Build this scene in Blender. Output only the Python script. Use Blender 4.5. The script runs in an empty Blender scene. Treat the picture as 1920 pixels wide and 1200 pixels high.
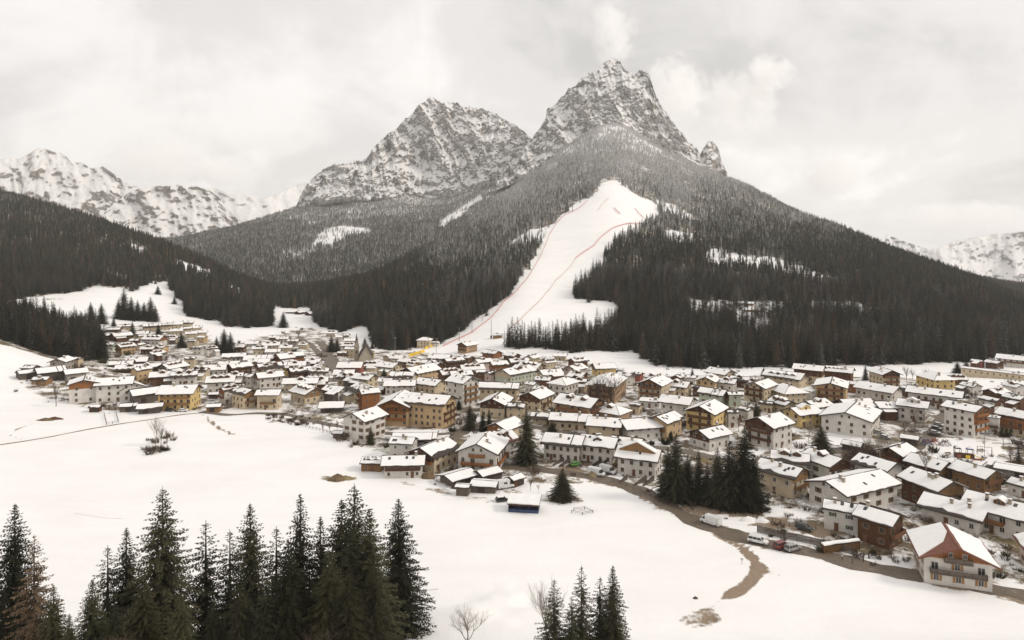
import bpy, math, random
import numpy as np
from mathutils import Vector, Matrix

# ------------------------------------------------------------------ camera, sky, sun, exposure
F, CX, HY, CAMZ = 1280.0, 960.0, 465.0, 78.0          # focal length and horizon of the photograph (1920 x 1200)
scene = bpy.context.scene
cam_data = bpy.data.cameras.new('camera')
cam_data.sensor_width = 36.0
cam_data.lens = 24.0
cam_data.shift_y = -(600.0 - HY) / 1920.0
cam_data.clip_start = 1.0
cam_data.clip_end = 40000.0
cam = bpy.data.objects.new('camera', cam_data)
scene.collection.objects.link(cam)
cam.location = (0, 0, CAMZ)
cam.rotation_euler = (math.radians(90), 0, 0)
scene.camera = cam

SUN_EL, SUN_AZ = math.radians(36), math.radians(98)   # azimuth clockwise from +Y: light from the right, a little behind
world = bpy.data.worlds.new('World')
scene.world = world
world.use_nodes = True
wn, wl = world.node_tree.nodes, world.node_tree.links
wn.clear()
w_out = wn.new('ShaderNodeOutputWorld')
w_bg = wn.new('ShaderNodeBackground')
w_bg.inputs['Strength'].default_value = 0.1
w_sky = wn.new('ShaderNodeTexSky')
w_sky.sky_type = 'NISHITA'
w_sky.sun_disc = False
w_sky.sun_elevation = SUN_EL
w_sky.sun_rotation = SUN_AZ
w_tc = wn.new('ShaderNodeTexCoord')
def wmath(op, a, b=None, c=None):
    n = wn.new('ShaderNodeMath'); n.operation = op
    for i, v in enumerate((a, b, c)):
        if v is None: continue
        if isinstance(v, (int, float)): n.inputs[i].default_value = v
        else: wl.new(v, n.inputs[i])
    return n.outputs[0]
def wnoise(vec, scale, detail, rough, dist=0.0):
    n = wn.new('ShaderNodeTexNoise')
    n.inputs['Scale'].default_value = scale; n.inputs['Detail'].default_value = detail
    n.inputs['Roughness'].default_value = rough; n.inputs['Distortion'].default_value = dist
    wl.new(vec, n.inputs['Vector'])
    return n.outputs['Fac']
w_sep = wn.new('ShaderNodeSeparateXYZ'); wl.new(w_tc.outputs['Generated'], w_sep.inputs[0])
# clouds lie on a layer overhead: project the direction on a flattened dome
zz = wmath('ADD', wmath('MAXIMUM', w_sep.outputs['Z'], 0.0), 0.22)
w_comb = wn.new('ShaderNodeCombineXYZ')
wl.new(wmath('DIVIDE', w_sep.outputs['X'], zz), w_comb.inputs['X'])
wl.new(wmath('DIVIDE', w_sep.outputs['Y'], zz), w_comb.inputs['Y'])
w_map = wn.new('ShaderNodeMapping'); w_map.inputs['Location'].default_value = (3.1, 1.7, 0.4)
wl.new(w_comb.outputs[0], w_map.inputs['Vector'])
n_big = wnoise(w_map.outputs[0], 0.75, 7.0, 0.52, 0.5)
n_small = wnoise(w_tc.outputs['Generated'], 5.5, 9.0, 0.6, 0.7)
fac = wmath('ADD', wmath('MULTIPLY', n_big, 0.72), wmath('MULTIPLY', n_small, 0.28))
w_ramp = wn.new('ShaderNodeValToRGB')
w_ramp.color_ramp.interpolation = 'EASE'
el = w_ramp.color_ramp.elements
el[0].position = 0.36; el[0].color = (6.3, 6.13, 5.95, 1)
el[1].position = 0.64; el[1].color = (10.4, 10.05, 9.7, 1)
e = el.new(0.50); e.color = (8.3, 8.02, 7.75, 1)
wl.new(fac, w_ramp.inputs['Fac'])
w_mix = wn.new('ShaderNodeMixRGB'); w_mix.inputs['Fac'].default_value = 0.96
# the cloud cover is brighter on the side of the hidden sun
w_dot = wn.new('ShaderNodeVectorMath'); w_dot.operation = 'DOT_PRODUCT'
wl.new(w_tc.outputs['Generated'], w_dot.inputs[0])
w_dot.inputs[1].default_value = (math.sin(SUN_AZ) * math.cos(SUN_EL), math.cos(SUN_AZ) * math.cos(SUN_EL), math.sin(SUN_EL))
w_glow = wn.new('ShaderNodeMixRGB'); w_glow.blend_type = 'MULTIPLY'; w_glow.inputs['Fac'].default_value = 1.0
w_k = wmath('ADD', wmath('MULTIPLY', wmath('ADD', w_dot.outputs['Value'], 1.0), 0.13), 0.86)
wl.new(w_ramp.outputs[0], w_glow.inputs['Color1']); wl.new(w_k, w_glow.inputs['Color2'])
wl.new(w_sky.outputs[0], w_mix.inputs['Color1']); wl.new(w_glow.outputs[0], w_mix.inputs['Color2'])
wl.new(w_mix.outputs[0], w_bg.inputs['Color'])
wl.new(w_bg.outputs[0], w_out.inputs['Surface'])

sun_data = bpy.data.lights.new('sun', 'SUN')
sun_data.energy = 1.5
sun_data.angle = math.radians(11)
sun_data.color = (1.0, 0.93, 0.83)
sun = bpy.data.objects.new('sun', sun_data)
scene.collection.objects.link(sun)
to_sun = Vector((math.sin(SUN_AZ) * math.cos(SUN_EL), math.cos(SUN_AZ) * math.cos(SUN_EL), math.sin(SUN_EL)))
sun.rotation_euler = to_sun.to_track_quat('Z', 'Y').to_euler()

scene.view_settings.view_transform = 'Standard'
scene.view_settings.look = 'None'
scene.view_settings.exposure = 0.10
scene.view_settings.gamma = 1.0
scene.view_settings.use_curve_mapping = False
scene.cycles.max_bounces = 28
scene.cycles.diffuse_bounces = 3
scene.cycles.glossy_bounces = 2
scene.cycles.transmission_bounces = 2
scene.cycles.volume_bounces = 24
scene.cycles.volume_step_rate = 5.0
scene.cycles.volume_max_steps = 64

# ------------------------------------------------------------------ helpers
rng = random.Random(7)
COL = scene.collection

def hash2(ix, iy, seed):
    h = (ix.astype(np.int64) * 374761393 + iy.astype(np.int64) * 668265263 + seed * 974634567) & 0xFFFFFFFF
    h = ((h ^ (h >> 13)) * 1274126177) & 0xFFFFFFFF
    h = h ^ (h >> 16)
    return (h & 0xFFFFFF) / float(0xFFFFFF)

def vnoise(x, y, seed=0):
    x = np.asarray(x, dtype=float); y = np.asarray(y, dtype=float)
    ix, iy = np.floor(x), np.floor(y)
    fx, fy = x - ix, y - iy
    fx = fx * fx * fx * (fx * (fx * 6 - 15) + 10); fy = fy * fy * fy * (fy * (fy * 6 - 15) + 10)
    a, b = hash2(ix, iy, seed), hash2(ix + 1, iy, seed)
    c, d = hash2(ix, iy + 1, seed), hash2(ix + 1, iy + 1, seed)
    return (a * (1 - fx) + b * fx) * (1 - fy) + (c * (1 - fx) + d * fx) * fy

def fbm(x, y, octaves=4, seed=0, gain=0.5):
    t, amp, tot = 0.0, 1.0, 0.0
    for o in range(octaves):
        t = t + amp * (vnoise(x * 2 ** o + 17.3 * o, y * 2 ** o - 9.1 * o, seed + o) * 2 - 1)
        tot += amp; amp *= gain
    return t / tot

def ridged(x, y, octaves=4, seed=0, gain=0.55):
    t, amp, tot = 0.0, 1.0, 0.0
    for o in range(octaves):
        t = t + amp * (1 - np.abs(vnoise(x * 2 ** o + 31.7 * o, y * 2 ** o + 5.3 * o, seed + o) * 2 - 1))
        tot += amp; amp *= gain
    return t / tot

def in_poly(u, v, poly):
    u = np.asarray(u, dtype=float); v = np.asarray(v, dtype=float)
    inside = np.zeros(u.shape, bool)
    n = len(poly)
    for i in range(n):
        x1, y1 = poly[i]; x2, y2 = poly[(i + 1) % n]
        if y1 == y2: continue
        c = ((y1 > v) != (y2 > v)) & (u < (x2 - x1) * (v - y1) / (y2 - y1) + x1)
        inside ^= c
    return inside

def seg_dist(u, v, pts):
    d = np.full(np.shape(u), 1e9)
    for (x1, y1), (x2, y2) in zip(pts[:-1], pts[1:]):
        dx, dy = x2 - x1, y2 - y1
        t = np.clip(((u - x1) * dx + (v - y1) * dy) / (dx * dx + dy * dy + 1e-9), 0, 1)
        d = np.minimum(d, np.hypot(u - x1 - t * dx, v - y1 - t * dy))
    return d

class MB:
    """Collects faces; build() links them as ONE mesh object."""
    def __init__(self): self.v, self.f, self.m = [], [], []
    def poly(self, pts, m=0):
        n = len(self.v); self.v += [tuple(p) for p in pts]
        self.f.append(tuple(range(n, n + len(pts)))); self.m.append(m)
    def box(self, x0, x1, y0, y1, z0, z1, m=0):
        n = len(self.v)
        self.v += [(x0, y0, z0), (x1, y0, z0), (x1, y1, z0), (x0, y1, z0), (x0, y0, z1), (x1, y0, z1), (x1, y1, z1), (x0, y1, z1)]
        for q in ((0, 3, 2, 1), (4, 5, 6, 7), (0, 1, 5, 4), (1, 2, 6, 5), (2, 3, 7, 6), (3, 0, 4, 7)):
            self.f.append(tuple(n + i for i in q)); self.m.append(m)
    def hexa(self, lo, hi, m=0):                      # bottom quad and top quad, same winding (ccw from above)
        n = len(self.v); self.v += [tuple(p) for p in lo] + [tuple(p) for p in hi]
        for q in ((0, 3, 2, 1), (4, 5, 6, 7), (0, 1, 5, 4), (1, 2, 6, 5), (2, 3, 7, 6), (3, 0, 4, 7)):
            self.f.append(tuple(n + i for i in q)); self.m.append(m)
    def tube(self, pts, radii, sides=6, m=0, cap=True):
        rings = []
        for i, p in enumerate(pts):
            p = Vector(p)
            a = Vector(pts[max(i - 1, 0)]); b = Vector(pts[min(i + 1, len(pts) - 1)])
            d = (b - a).normalized() if (b - a).length > 1e-9 else Vector((0, 0, 1))
            s = d.orthogonal().normalized(); t = d.cross(s)
            n = len(self.v)
            for k in range(sides):
                an = 2 * math.pi * k / sides
                self.v.append(tuple(p + (s * math.cos(an) + t * math.sin(an)) * radii[i]))
            rings.append(n)
        for r0, r1 in zip(rings[:-1], rings[1:]):
            for k in range(sides):
                k2 = (k + 1) % sides
                self.f.append((r0 + k, r0 + k2, r1 + k2, r1 + k)); self.m.append(m)
        if cap:
            self.f.append(tuple(rings[0] + k for k in reversed(range(sides)))); self.m.append(m)
            self.f.append(tuple(rings[-1] + k for k in range(sides))); self.m.append(m)
    def mesh(self, name, mats, smooth=False):
        me = bpy.data.meshes.new(name)
        me.from_pydata(self.v, [], self.f)
        if not isinstance(mats, (list, tuple)): mats = [mats]
        for mt in mats: me.materials.append(mt)
        if any(self.m): me.polygons.foreach_set('material_index', self.m)
        if smooth: me.polygons.foreach_set('use_smooth', [True] * len(self.f))
        me.update()
        return me
    def build(self, name, mats, parent=None, smooth=False, loc=None):
        return link(name, self.mesh(name, mats, smooth), parent, loc)

def link(name, data, parent=None, loc=None, rz=0.0):
    o = bpy.data.objects.new(name, data)
    COL.objects.link(o)
    if parent is not None: o.parent = parent
    if loc is not None: o.location = loc
    if rz: o.rotation_euler[2] = rz
    return o

def tag(o, label=None, cat=None, group=None, kind=None):
    if label: o['label'] = label
    if cat: o['category'] = cat
    if group: o['group'] = group
    if kind: o['kind'] = kind
    return o

def empty(name, loc, rz=0.0):
    return link(name, None, None, loc, rz)

# ------------------------------------------------------------------ materials
class NT:
    def __init__(self, name):
        self.mat = bpy.data.materials.new(name); self.mat.use_nodes = True
        self.n, self.l = self.mat.node_tree.nodes, self.mat.node_tree.links
        self.n.clear()
        self.out = self.n.new('ShaderNodeOutputMaterial')
        self.b = self.n.new('ShaderNodeBsdfPrincipled')
        self.l.new(self.b.outputs[0], self.out.inputs['Surface'])
        self.b.inputs['Roughness'].default_value = 0.8
        self.b.inputs['Specular IOR Level'].default_value = 0.25
    def set(self, inp, v, i=None):
        if hasattr(v, 'is_output'): self.l.new(v, inp)
        else: inp.default_value = v
    def node(self, t, **kw):
        n = self.n.new(t)
        for k, v in kw.items(): setattr(n, k, v)
        return n
    def coord(self, which='Object'):
        if which == 'Position': return self.node('ShaderNodeNewGeometry').outputs['Position']
        return self.node('ShaderNodeTexCoord').outputs[which]
    def scaled(self, vec, s):
        m = self.node('ShaderNodeMapping'); self.l.new(vec, m.inputs['Vector']); m.inputs['Scale'].default_value = s
        return m.outputs[0]
    def noise(self, vec, scale, detail=3.0, rough=0.55, dist=0.0):
        n = self.node('ShaderNodeTexNoise'); self.l.new(vec, n.inputs['Vector'])
        n.inputs['Scale'].default_value = scale; n.inputs['Detail'].default_value = detail
        n.inputs['Roughness'].default_value = rough; n.inputs['Distortion'].default_value = dist
        return n.outputs['Fac']
    def math(self, op, a, b=None, clamp=False):
        n = self.node('ShaderNodeMath', operation=op, use_clamp=clamp)
        self.set(n.inputs[0], a)
        if b is not None: self.set(n.inputs[1], b)
        return n.outputs[0]
    def ramp(self, fac, stops):
        n = self.node('ShaderNodeValToRGB'); e = n.color_ramp.elements
        for i, (p, c) in enumerate(stops):
            if i < 2: x = e[i]; x.position = p
            else: x = e.new(p)
            x.color = (c, c, c, 1) if isinstance(c, (int, float)) else (*c, 1)
        self.l.new(fac, n.inputs['Fac'])
        return n.outputs['Color']
    def mix(self, fac, a, b, mode='MIX'):
        n = self.node('ShaderNodeMixRGB', blend_type=mode)
        self.set(n.inputs['Fac'], fac)
        for i, v in ((1, a), (2, b)):
            if hasattr(v, 'is_output'): self.l.new(v, n.inputs[i])
            else: n.inputs[i].default_value = (*v, 1)
        return n.outputs[0]
    def attr(self, name, kind='GEOMETRY', out='Fac'):
        n = self.node('ShaderNodeAttribute', attribute_name=name, attribute_type=kind)
        return n.outputs[out]
    def bump(self, h, strength=0.3, dist=0.1):
        n = self.node('ShaderNodeBump'); n.inputs['Strength'].default_value = strength; n.inputs['Distance'].default_value = dist
        self.l.new(h, n.inputs['Height']); self.l.new(n.outputs[0], self.b.inputs['Normal'])
    def color(self, c): self.set(self.b.inputs['Base Color'], c if hasattr(c, 'is_output') else (*c, 1))

SNOW = (0.86, 0.845, 0.83)

def mat_plain(name, c, rough=0.7, var=0.18, scale=1.5, metal=0.0, bump=0.0):
    t = NT(name)
    n = t.noise(t.coord('Object'), scale, 4.0)
    rnd = t.node('ShaderNodeObjectInfo').outputs['Random']
    k = t.math('ADD', t.ramp(n, [(0.3, 1 - var), (0.7, 1 + var)]), t.math('MULTIPLY', t.math('SUBTRACT', rnd, 0.5), var))
    t.color(t.mix(1.0, c, k, 'MULTIPLY'))
    t.b.inputs['Roughness'].default_value = rough; t.b.inputs['Metallic'].default_value = metal
    if bump: t.bump(n, bump, 0.1)
    return t.mat

def mat_plaster(name, c):
    t = NT(name)
    co = t.coord('Object')
    n1 = t.noise(co, 0.35, 4.0)
    streak = t.noise(t.scaled(co, (1.6, 1.6, 0.12)), 1.3, 4.0)
    k = t.math('MULTIPLY', t.ramp(n1, [(0.3, 0.86), (0.7, 1.06)]), t.ramp(streak, [(0.32, 0.92), (0.6, 1.02)]))
    t.color(t.mix(1.0, c, k, 'MULTIPLY'))
    t.b.inputs['Roughness'].default_value = 0.9
    t.bump(t.noise(co, 9.0, 3.0), 0.15, 0.03)
    return t.mat

def mat_wood(name, c, vertical=True):
    t = NT(name)
    co = t.coord('Object')
    w = t.node('ShaderNodeTexWave', wave_type='BANDS', bands_direction='DIAGONAL')
    t.l.new(t.scaled(co, (1, 1, 0) if vertical else (0, 0, 1.4)), w.inputs['Vector']); w.inputs['Scale'].default_value = 1.6
    w.inputs['Distortion'].default_value = 0.4
    gr = t.noise(t.scaled(co, (6, 6, 0.4) if vertical else (0.5, 0.5, 7)), 1.0, 4.0)
    k = t.math('MULTIPLY', t.ramp(w.outputs['Fac'], [(0.05, 0.55), (0.2, 1.0)]), t.ramp(gr, [(0.3, 0.7), (0.7, 1.25)]))
    rnd = t.node('ShaderNodeObjectInfo').outputs['Random']
    k = t.math('MULTIPLY', k, t.math('ADD', 0.8, t.math('MULTIPLY', rnd, 0.4)))
    t.color(t.mix(1.0, c, k, 'MULTIPLY'))
    t.b.inputs['Roughness'].default_value = 0.75
    return t.mat

def mat_snow(name, dirt=0.0):
    t = NT(name)
    co = t.coord('Position')
    n = t.noise(co, 0.6, 5.0, 0.6)
    c = t.ramp(n, [(0.25, (0.80, 0.78, 0.765)), (0.6, SNOW)])
    if dirt:
        d = t.ramp(t.noise(co, 0.9, 5.0, 0.7), [(0.60, 0.0), (0.72, dirt)])
        c = t.mix(d, c, (0.16, 0.12, 0.09))
    t.color(c)
    t.b.inputs['Roughness'].default_value = 0.65
    t.bump(n, 0.25, 0.3)
    return t.mat

M = {}
M['snow'] = mat_snow('snow')
M['roof_snow'] = mat_snow('roof_snow', 0.0)
for k, c in {'white': (0.63, 0.595, 0.545), 'cream': (0.56, 0.46, 0.325), 'yellow': (0.68, 0.50, 0.225), 'ochre': (0.53, 0.375, 0.215),
             'grey': (0.34, 0.31, 0.27), 'mint': (0.47, 0.50, 0.40), 'pink': (0.54, 0.43, 0.38), 'tan': (0.40, 0.27, 0.17),
             'stone': (0.38, 0.33, 0.26), 'red': (0.30, 0.10, 0.07)}.items():
    M[k] = mat_plaster(k + '_plaster', c)
M['wood'] = mat_wood('brown_wood', (0.115, 0.054, 0.027))
M['orange'] = mat_wood('orange_wood', (0.30, 0.125, 0.045))
M['honey'] = mat_wood('honey_wood', (0.26, 0.145, 0.065))
M['greywood'] = mat_wood('grey_wood', (0.13, 0.105, 0.085))
M['rail'] = mat_wood('rail_wood', (0.20, 0.095, 0.048), False)
M['dark'] = mat_plain('dark_boards', (0.055, 0.042, 0.034), 0.7)
M['tile'] = mat_plain('roof_tile', (0.16, 0.065, 0.045), 0.7, 0.3, 2.0)
M['concrete'] = mat_plain('concrete', (0.33, 0.30, 0.27), 0.9)
M['metal'] = mat_plain('grey_metal', (0.22, 0.22, 0.22), 0.45, 0.1, 2.0, 0.6)
M['copper'] = mat_plain('copper_sheet', (0.10, 0.075, 0.06), 0.5)
M['frame'] = mat_plain('window_frame', (0.30, 0.22, 0.15), 0.6, 0.1)
M['framew'] = mat_plain('pale_window_frame', (0.55, 0.52, 0.48), 0.6, 0.1)
M['shutter'] = mat_plain('shutter_wood', (0.15, 0.075, 0.04), 0.6, 0.2)
M['shutter2'] = mat_plain('shutter_green', (0.07, 0.10, 0.07), 0.6, 0.2)
M['shutter3'] = mat_plain('shutter_honey', (0.34, 0.19, 0.08), 0.6, 0.2)
def mat_glass():
    t = NT('window_glass')
    r = t.node('ShaderNodeObjectInfo').outputs['Random']
    t.color(t.ramp(r, [(0.0, (0.018, 0.018, 0.02)), (1.0, (0.07, 0.065, 0.06))]))
    t.b.inputs['Roughness'].default_value = 0.12; t.b.inputs['Specular IOR Level'].default_value = 0.5
    return t.mat
M['glass'] = mat_glass()
M['rubber'] = mat_plain('tyre_rubber', (0.02, 0.02, 0.02), 0.8)
M['net'] = mat_plain('red_net', (0.50, 0.13, 0.10), 0.8, 0.25)
M['yellowpad'] = mat_plain('yellow_padding', (0.75, 0.50, 0.05), 0.6)
M['bark'] = mat_plain('bark', (0.085, 0.06, 0.045), 0.9, 0.3, 3.0)
M['twig'] = mat_plain('twig_bark', (0.12, 0.085, 0.062), 0.9, 0.3, 3.0)
M['palebark'] = mat_plain('pale_bark', (0.26, 0.22, 0.18), 0.9, 0.3, 3.0)
# ------------------------------------------------------------------ terrain of the valley
# Each column runs away from the viewpoint: (distance in m, row of the photograph where that ground shows) or ('z', distance, height)
FLAT = [('z', 25, 58), ('z', 60, 40), ('z', 90, 20), ('z', 115, 8), ('z', 137, 0), ('z', 200, 0), ('z', 330, 0)]
MID = FLAT + [('z', 400, -2.5)]
COLS = {
 -700: FLAT + [(400, 610), (445, 560), (560, 540), (1000, 450), (1850, 250), ('z', 2400, 260)],
 -300: FLAT + [(400, 640), (445, 590), (560, 575), (700, 555), (1000, 490), (1850, 300), ('z', 2400, 200)],
 0: FLAT + [(360, 730), (390, 690), (420, 655), (445, 628), (475, 632), (560, 604), (700, 572), (850, 550), (1000, 520), (1200, 460), (1500, 402), (1850, 352), ('z', 2400, 150)],
 100: FLAT + [(350, 748), (380, 715), (410, 688), (430, 667), (460, 672), (560, 645), (650, 615), (720, 600), (800, 582), (900, 557), (1000, 535), (1200, 478), (1500, 422), (1750, 378), ('z', 2200, 100)],
 180: FLAT + [(400, 707), (430, 684), (445, 677), (470, 682), (560, 657), (650, 630), (720, 608), (800, 582), (900, 557), (1000, 537), (1200, 485), (1450, 436), (1650, 404), ('z', 2000, 90)],
 250: FLAT + [(400, 713), (460, 690), (540, 665), (640, 640), (710, 620), (780, 600), (880, 572), (1000, 545), (1200, 497), (1400, 455), (1550, 436), ('z', 1900, 60)],
 330: FLAT + [(400, 714), (460, 692), (540, 668), (640, 645), (740, 622), (820, 602), (920, 574), (1050, 544), (1250, 503), (1450, 464), ('z', 1800, 40)],
 420: FLAT + [(400, 715), (460, 693), (540, 670), (640, 648), (760, 625), (850, 607), (950, 584), (1100, 552), (1300, 512), ('z', 1700, 0)],
 500: MID + [(460, 695), (540, 672), (640, 650), (760, 628), (880, 606), (1000, 590), (1200, 572), (1500, 560), (2000, 545)],
 570: MID + [(470, 697), (540, 676), (640, 656), (760, 633), (900, 607), (1050, 586), (1250, 568), (1500, 556), (2000, 540)],
 640: MID + [(480, 699), (540, 680), (640, 659), (760, 634), (860, 614), (960, 592), (1100, 568), (1300, 550), (1600, 540), (2000, 530)],
 700: MID + [(480, 700), (560, 678), (640, 662), (700, 650), (760, 637), (840, 612), (950, 582), (1100, 552), (1300, 532), (1500, 527), ('z', 1900, -20)],
 800: MID + [(480, 700), (560, 680), (620, 668), (680, 655), (740, 640), (800, 622), (900, 588), (1050, 548), (1250, 512), (1450, 484), (1700, 462), ('z', 2100, 40)],
 900: MID + [(480, 700), (560, 680), (620, 665), (680, 648), (740, 627), (850, 592), (1000, 547), (1200, 502), (1450, 455), (1750, 420), (2100, 392), ('z', 2500, 130)],
 960: MID + [(480, 700), (560, 680), (620, 662), (700, 632), (800, 590), (900, 557), (1050, 512), (1250, 458), (1500, 412), (1800, 378), (2250, 350), ('z', 2700, 220)],
 1050: MID + [(480, 700), (560, 681), (640, 653), (720, 622), (820, 584), (950, 546), (1100, 500), (1250, 452), (1400, 406), (1600, 368), (1900, 330), (2200, 300), (2450, 280), ('z', 2800, 330)],
 1150: MID + [(480, 700), (560, 680), (640, 656), (740, 615), (840, 577), (950, 545), (1100, 491), (1250, 433), (1400, 379), (1500, 349), (1800, 300), (2200, 248), (2600, 206), ('z', 3000, 440)],
 1250: MID + [(480, 700), (540, 690), (620, 662), (700, 632), (800, 592), (900, 560), (1050, 515), (1250, 460), (1500, 397), (1800, 348), (2150, 304), (2400, 277), ('z', 2800, 330)],
 1400: MID + [(480, 700), (530, 691), (600, 668), (700, 627), (800, 587), (850, 577), (950, 547), (1150, 497), (1400, 442), (1700, 392), (2000, 353), (2200, 341), ('z', 2600, 200)],
 1600: MID + [(470, 701), (540, 687), (620, 657), (700, 622), (790, 585), (840, 576), (1000, 542), (1300, 492), (1600, 452), (1850, 434), ('z', 2300, 40)],
 1750: MID + [(470, 702), (540, 687), (640, 652), (740, 616), (850, 584), (1050, 550), (1350, 517), (1650, 497), ('z', 2100, -20)],
 1920: MID + [(470, 703), (540, 688), (640, 664), (780, 634), (950, 608), (1200, 584), (1450, 573), ('z', 1900, -90)],
 2300: MID + [(470, 704), (540, 690), (700, 662), (1000, 622), (1450, 602), ('z', 1900, -110)],
 2700: MID + [(470, 704), (540, 690), (700, 662), (1000, 622), (1450, 605), ('z', 1900, -110)],
}
MIDCOLS = {   # the wooded slopes farther up the valley, below the rock faces
 150: [('z', 1300, -40), (1700, 545), (2300, 500), (2900, 475), ('z', 3400, -60)],
 330: [('z', 1300, -30), (1700, 548), (2300, 495), (2900, 450), ('z', 3400, 40)],
 430: [('z', 1300, -30), (1700, 552), (2300, 485), (2900, 430), (3050, 424), ('z', 3500, 90)],
 500: [('z', 1200, -30), (1600, 565), (2100, 505), (2700, 435), (3100, 404), ('z', 3600, 150)],
 560: [('z', 1200, -30), (1600, 570), (2100, 505), (2700, 430), (3150, 392), (3400, 372), ('z', 3900, 300)],
 640: [('z', 1200, -25), (1600, 565), (2100, 500), (2700, 425), (3150, 385), (3500, 352), ('z', 4000, 300)],
 740: [('z', 1200, -25), (1600, 555), (2100, 485), (2700, 415), (3150, 380), (3500, 355), ('z', 4000, 300)],
 840: [('z', 1200, -25), (1600, 545), (2100, 470), (2700, 405), (3150, 376), (3500, 350), ('z', 4000, 300)],
 960: [('z', 1200, -25), (1600, 530), (2100, 455), (2700, 385), (3150, 345), (3500, 320), ('z', 4000, 300)],
 1080: [('z', 1200, -25), (1600, 520), (2100, 445), (2700, 370), (3150, 320), (3500, 300), ('z', 4000, 300)],
}
def smooth_axis(a, k, axis):
    a = np.moveaxis(a, axis, 0)
    pad = np.concatenate([a[:1]] * k + [a] + [a[-1:]] * k, 0)
    cs = np.cumsum(np.concatenate([np.zeros_like(pad[:1]), pad], 0), 0)
    return np.moveaxis((cs[2 * k + 1:] - cs[:-2 * k - 1]) / (2 * k + 1), 0, axis)

class Sheet:
    def __init__(self, cols, u0, u1, du, d0, d1, nd, ksm):
        self.U = np.arange(u0, u1 + 0.1, du); self.D = np.exp(np.linspace(math.log(d0), math.log(d1), nd))
        cu = sorted(cols)
        prof = []
        for c in cu:
            ds, zs = [], []
            for q in cols[c]:
                if q[0] == 'z': ds.append(q[1]); zs.append(q[2])
                else: ds.append(q[0]); zs.append(CAMZ - (q[1] - HY) / F * q[0])
            z = np.interp(np.log(self.D), np.log(ds), zs)
            prof.append(z)
        prof = np.array(prof)
        Z = np.empty((len(self.U), nd))
        for j in range(nd): Z[:, j] = np.interp(self.U, cu, prof[:, j])
        for _ in range(2): Z = smooth_axis(Z, ksm, 1)
        for _ in range(2): Z = smooth_axis(Z, 3, 0)
        self.Z = Z
        self.Y = np.broadcast_to(self.D[None, :], Z.shape)
        self.X = (self.U[:, None] - CX) / F * self.Y
    def height(self, X, Y):
        X = np.asarray(X, float); Y = np.asarray(Y, float)
        u = CX + F * X / Y
        fi = np.clip((u - self.U[0]) / (self.U[1] - self.U[0]), 0, len(self.U) - 1.001)
        fj = np.clip((np.log(Y) - math.log(self.D[0])) / (math.log(self.D[-1]) - math.log(self.D[0])) * (len(self.D) - 1), 0, len(self.D) - 1.001)
        i = fi.astype(int); j = fj.astype(int); a = fi - i; b = fj - j
        Z = self.Z
        return (Z[i, j] * (1 - a) + Z[i + 1, j] * a) * (1 - b) + (Z[i, j + 1] * (1 - a) + Z[i + 1, j + 1] * a) * b
    def at(self, u, v, dmin=128.0):
        """The point of the ground that shows at a place of the photograph."""
        D = self.D
        z = self.height((u - CX) / F * D, D)
        ray = CAMZ - (v - HY) / F * D
        k = np.nonzero((ray <= z) & (D > dmin))[0]
        if len(k) == 0: k0 = len(D) - 1
        else: k0 = k[0]
        d = D[k0]
        if k0 > 0 and ray[k0] < z[k0] and ray[k0 - 1] > z[k0 - 1]:
            a, b = ray[k0 - 1] - z[k0 - 1], z[k0] - ray[k0]
            d = D[k0 - 1] + (D[k0] - D[k0 - 1]) * a / (a + b)
        x = (u - CX) / F * d
        return Vector((x, d, float(self.height(x, d))))
    def mesh(self, name, mat, attrs):
        nu, nd = self.Z.shape
        me = bpy.data.meshes.new(name)
        co = np.stack([self.X, self.Y, self.Z], -1).reshape(-1, 3)
        idx = np.arange(nu * nd).reshape(nu, nd)
        q = np.stack([idx[:-1, :-1], idx[1:, :-1], idx[1:, 1:], idx[:-1, 1:]], -1).reshape(-1, 4)
        me.vertices.add(len(co)); me.vertices.foreach_set('co', co.ravel())
        me.loops.add(q.size); me.loops.foreach_set('vertex_index', q.ravel().astype(np.int32))
        me.polygons.add(len(q)); me.polygons.foreach_set('loop_start', np.arange(0, q.size, 4, dtype=np.int32))
        me.polygons.foreach_set('use_smooth', np.ones(len(q), bool))
        me.update(calc_edges=True)
        for k, a in attrs.items():
            at = me.attributes.new(k, 'FLOAT', 'POINT'); at.data.foreach_set('value', a.ravel().astype(np.float32))
        me.materials.append(mat)
        return me

G = Sheet(COLS, -700, 2700, 10, 25, 3200, 460, 5)
# relief: slight undulation of the snow fields, rougher higher up
_amp = np.interp(G.Y, [100, 300, 700, 1500, 2500], [0.35, 0.5, 2.0, 9.0, 14.0])
_wl = np.interp(G.Y, [100, 400, 900, 2500], [1 / 40, 1 / 60, 1 / 120, 1 / 260])
G.Z = G.Z + fbm(G.X / 55, G.Y / 55, 4, 3) * np.interp(G.Y, [100, 300, 900], [0.75, 0.7, 2.2]) + fbm(G.X / 19, G.Y / 19, 3, 4) * np.interp(G.Y, [100, 350, 700], [0.28, 0.2, 0]) \
          + fbm(G.X / 240, G.Y / 240, 4, 9) * np.interp(G.Y, [500, 900, 1600, 2600], [0, 3, 11, 16])
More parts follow.
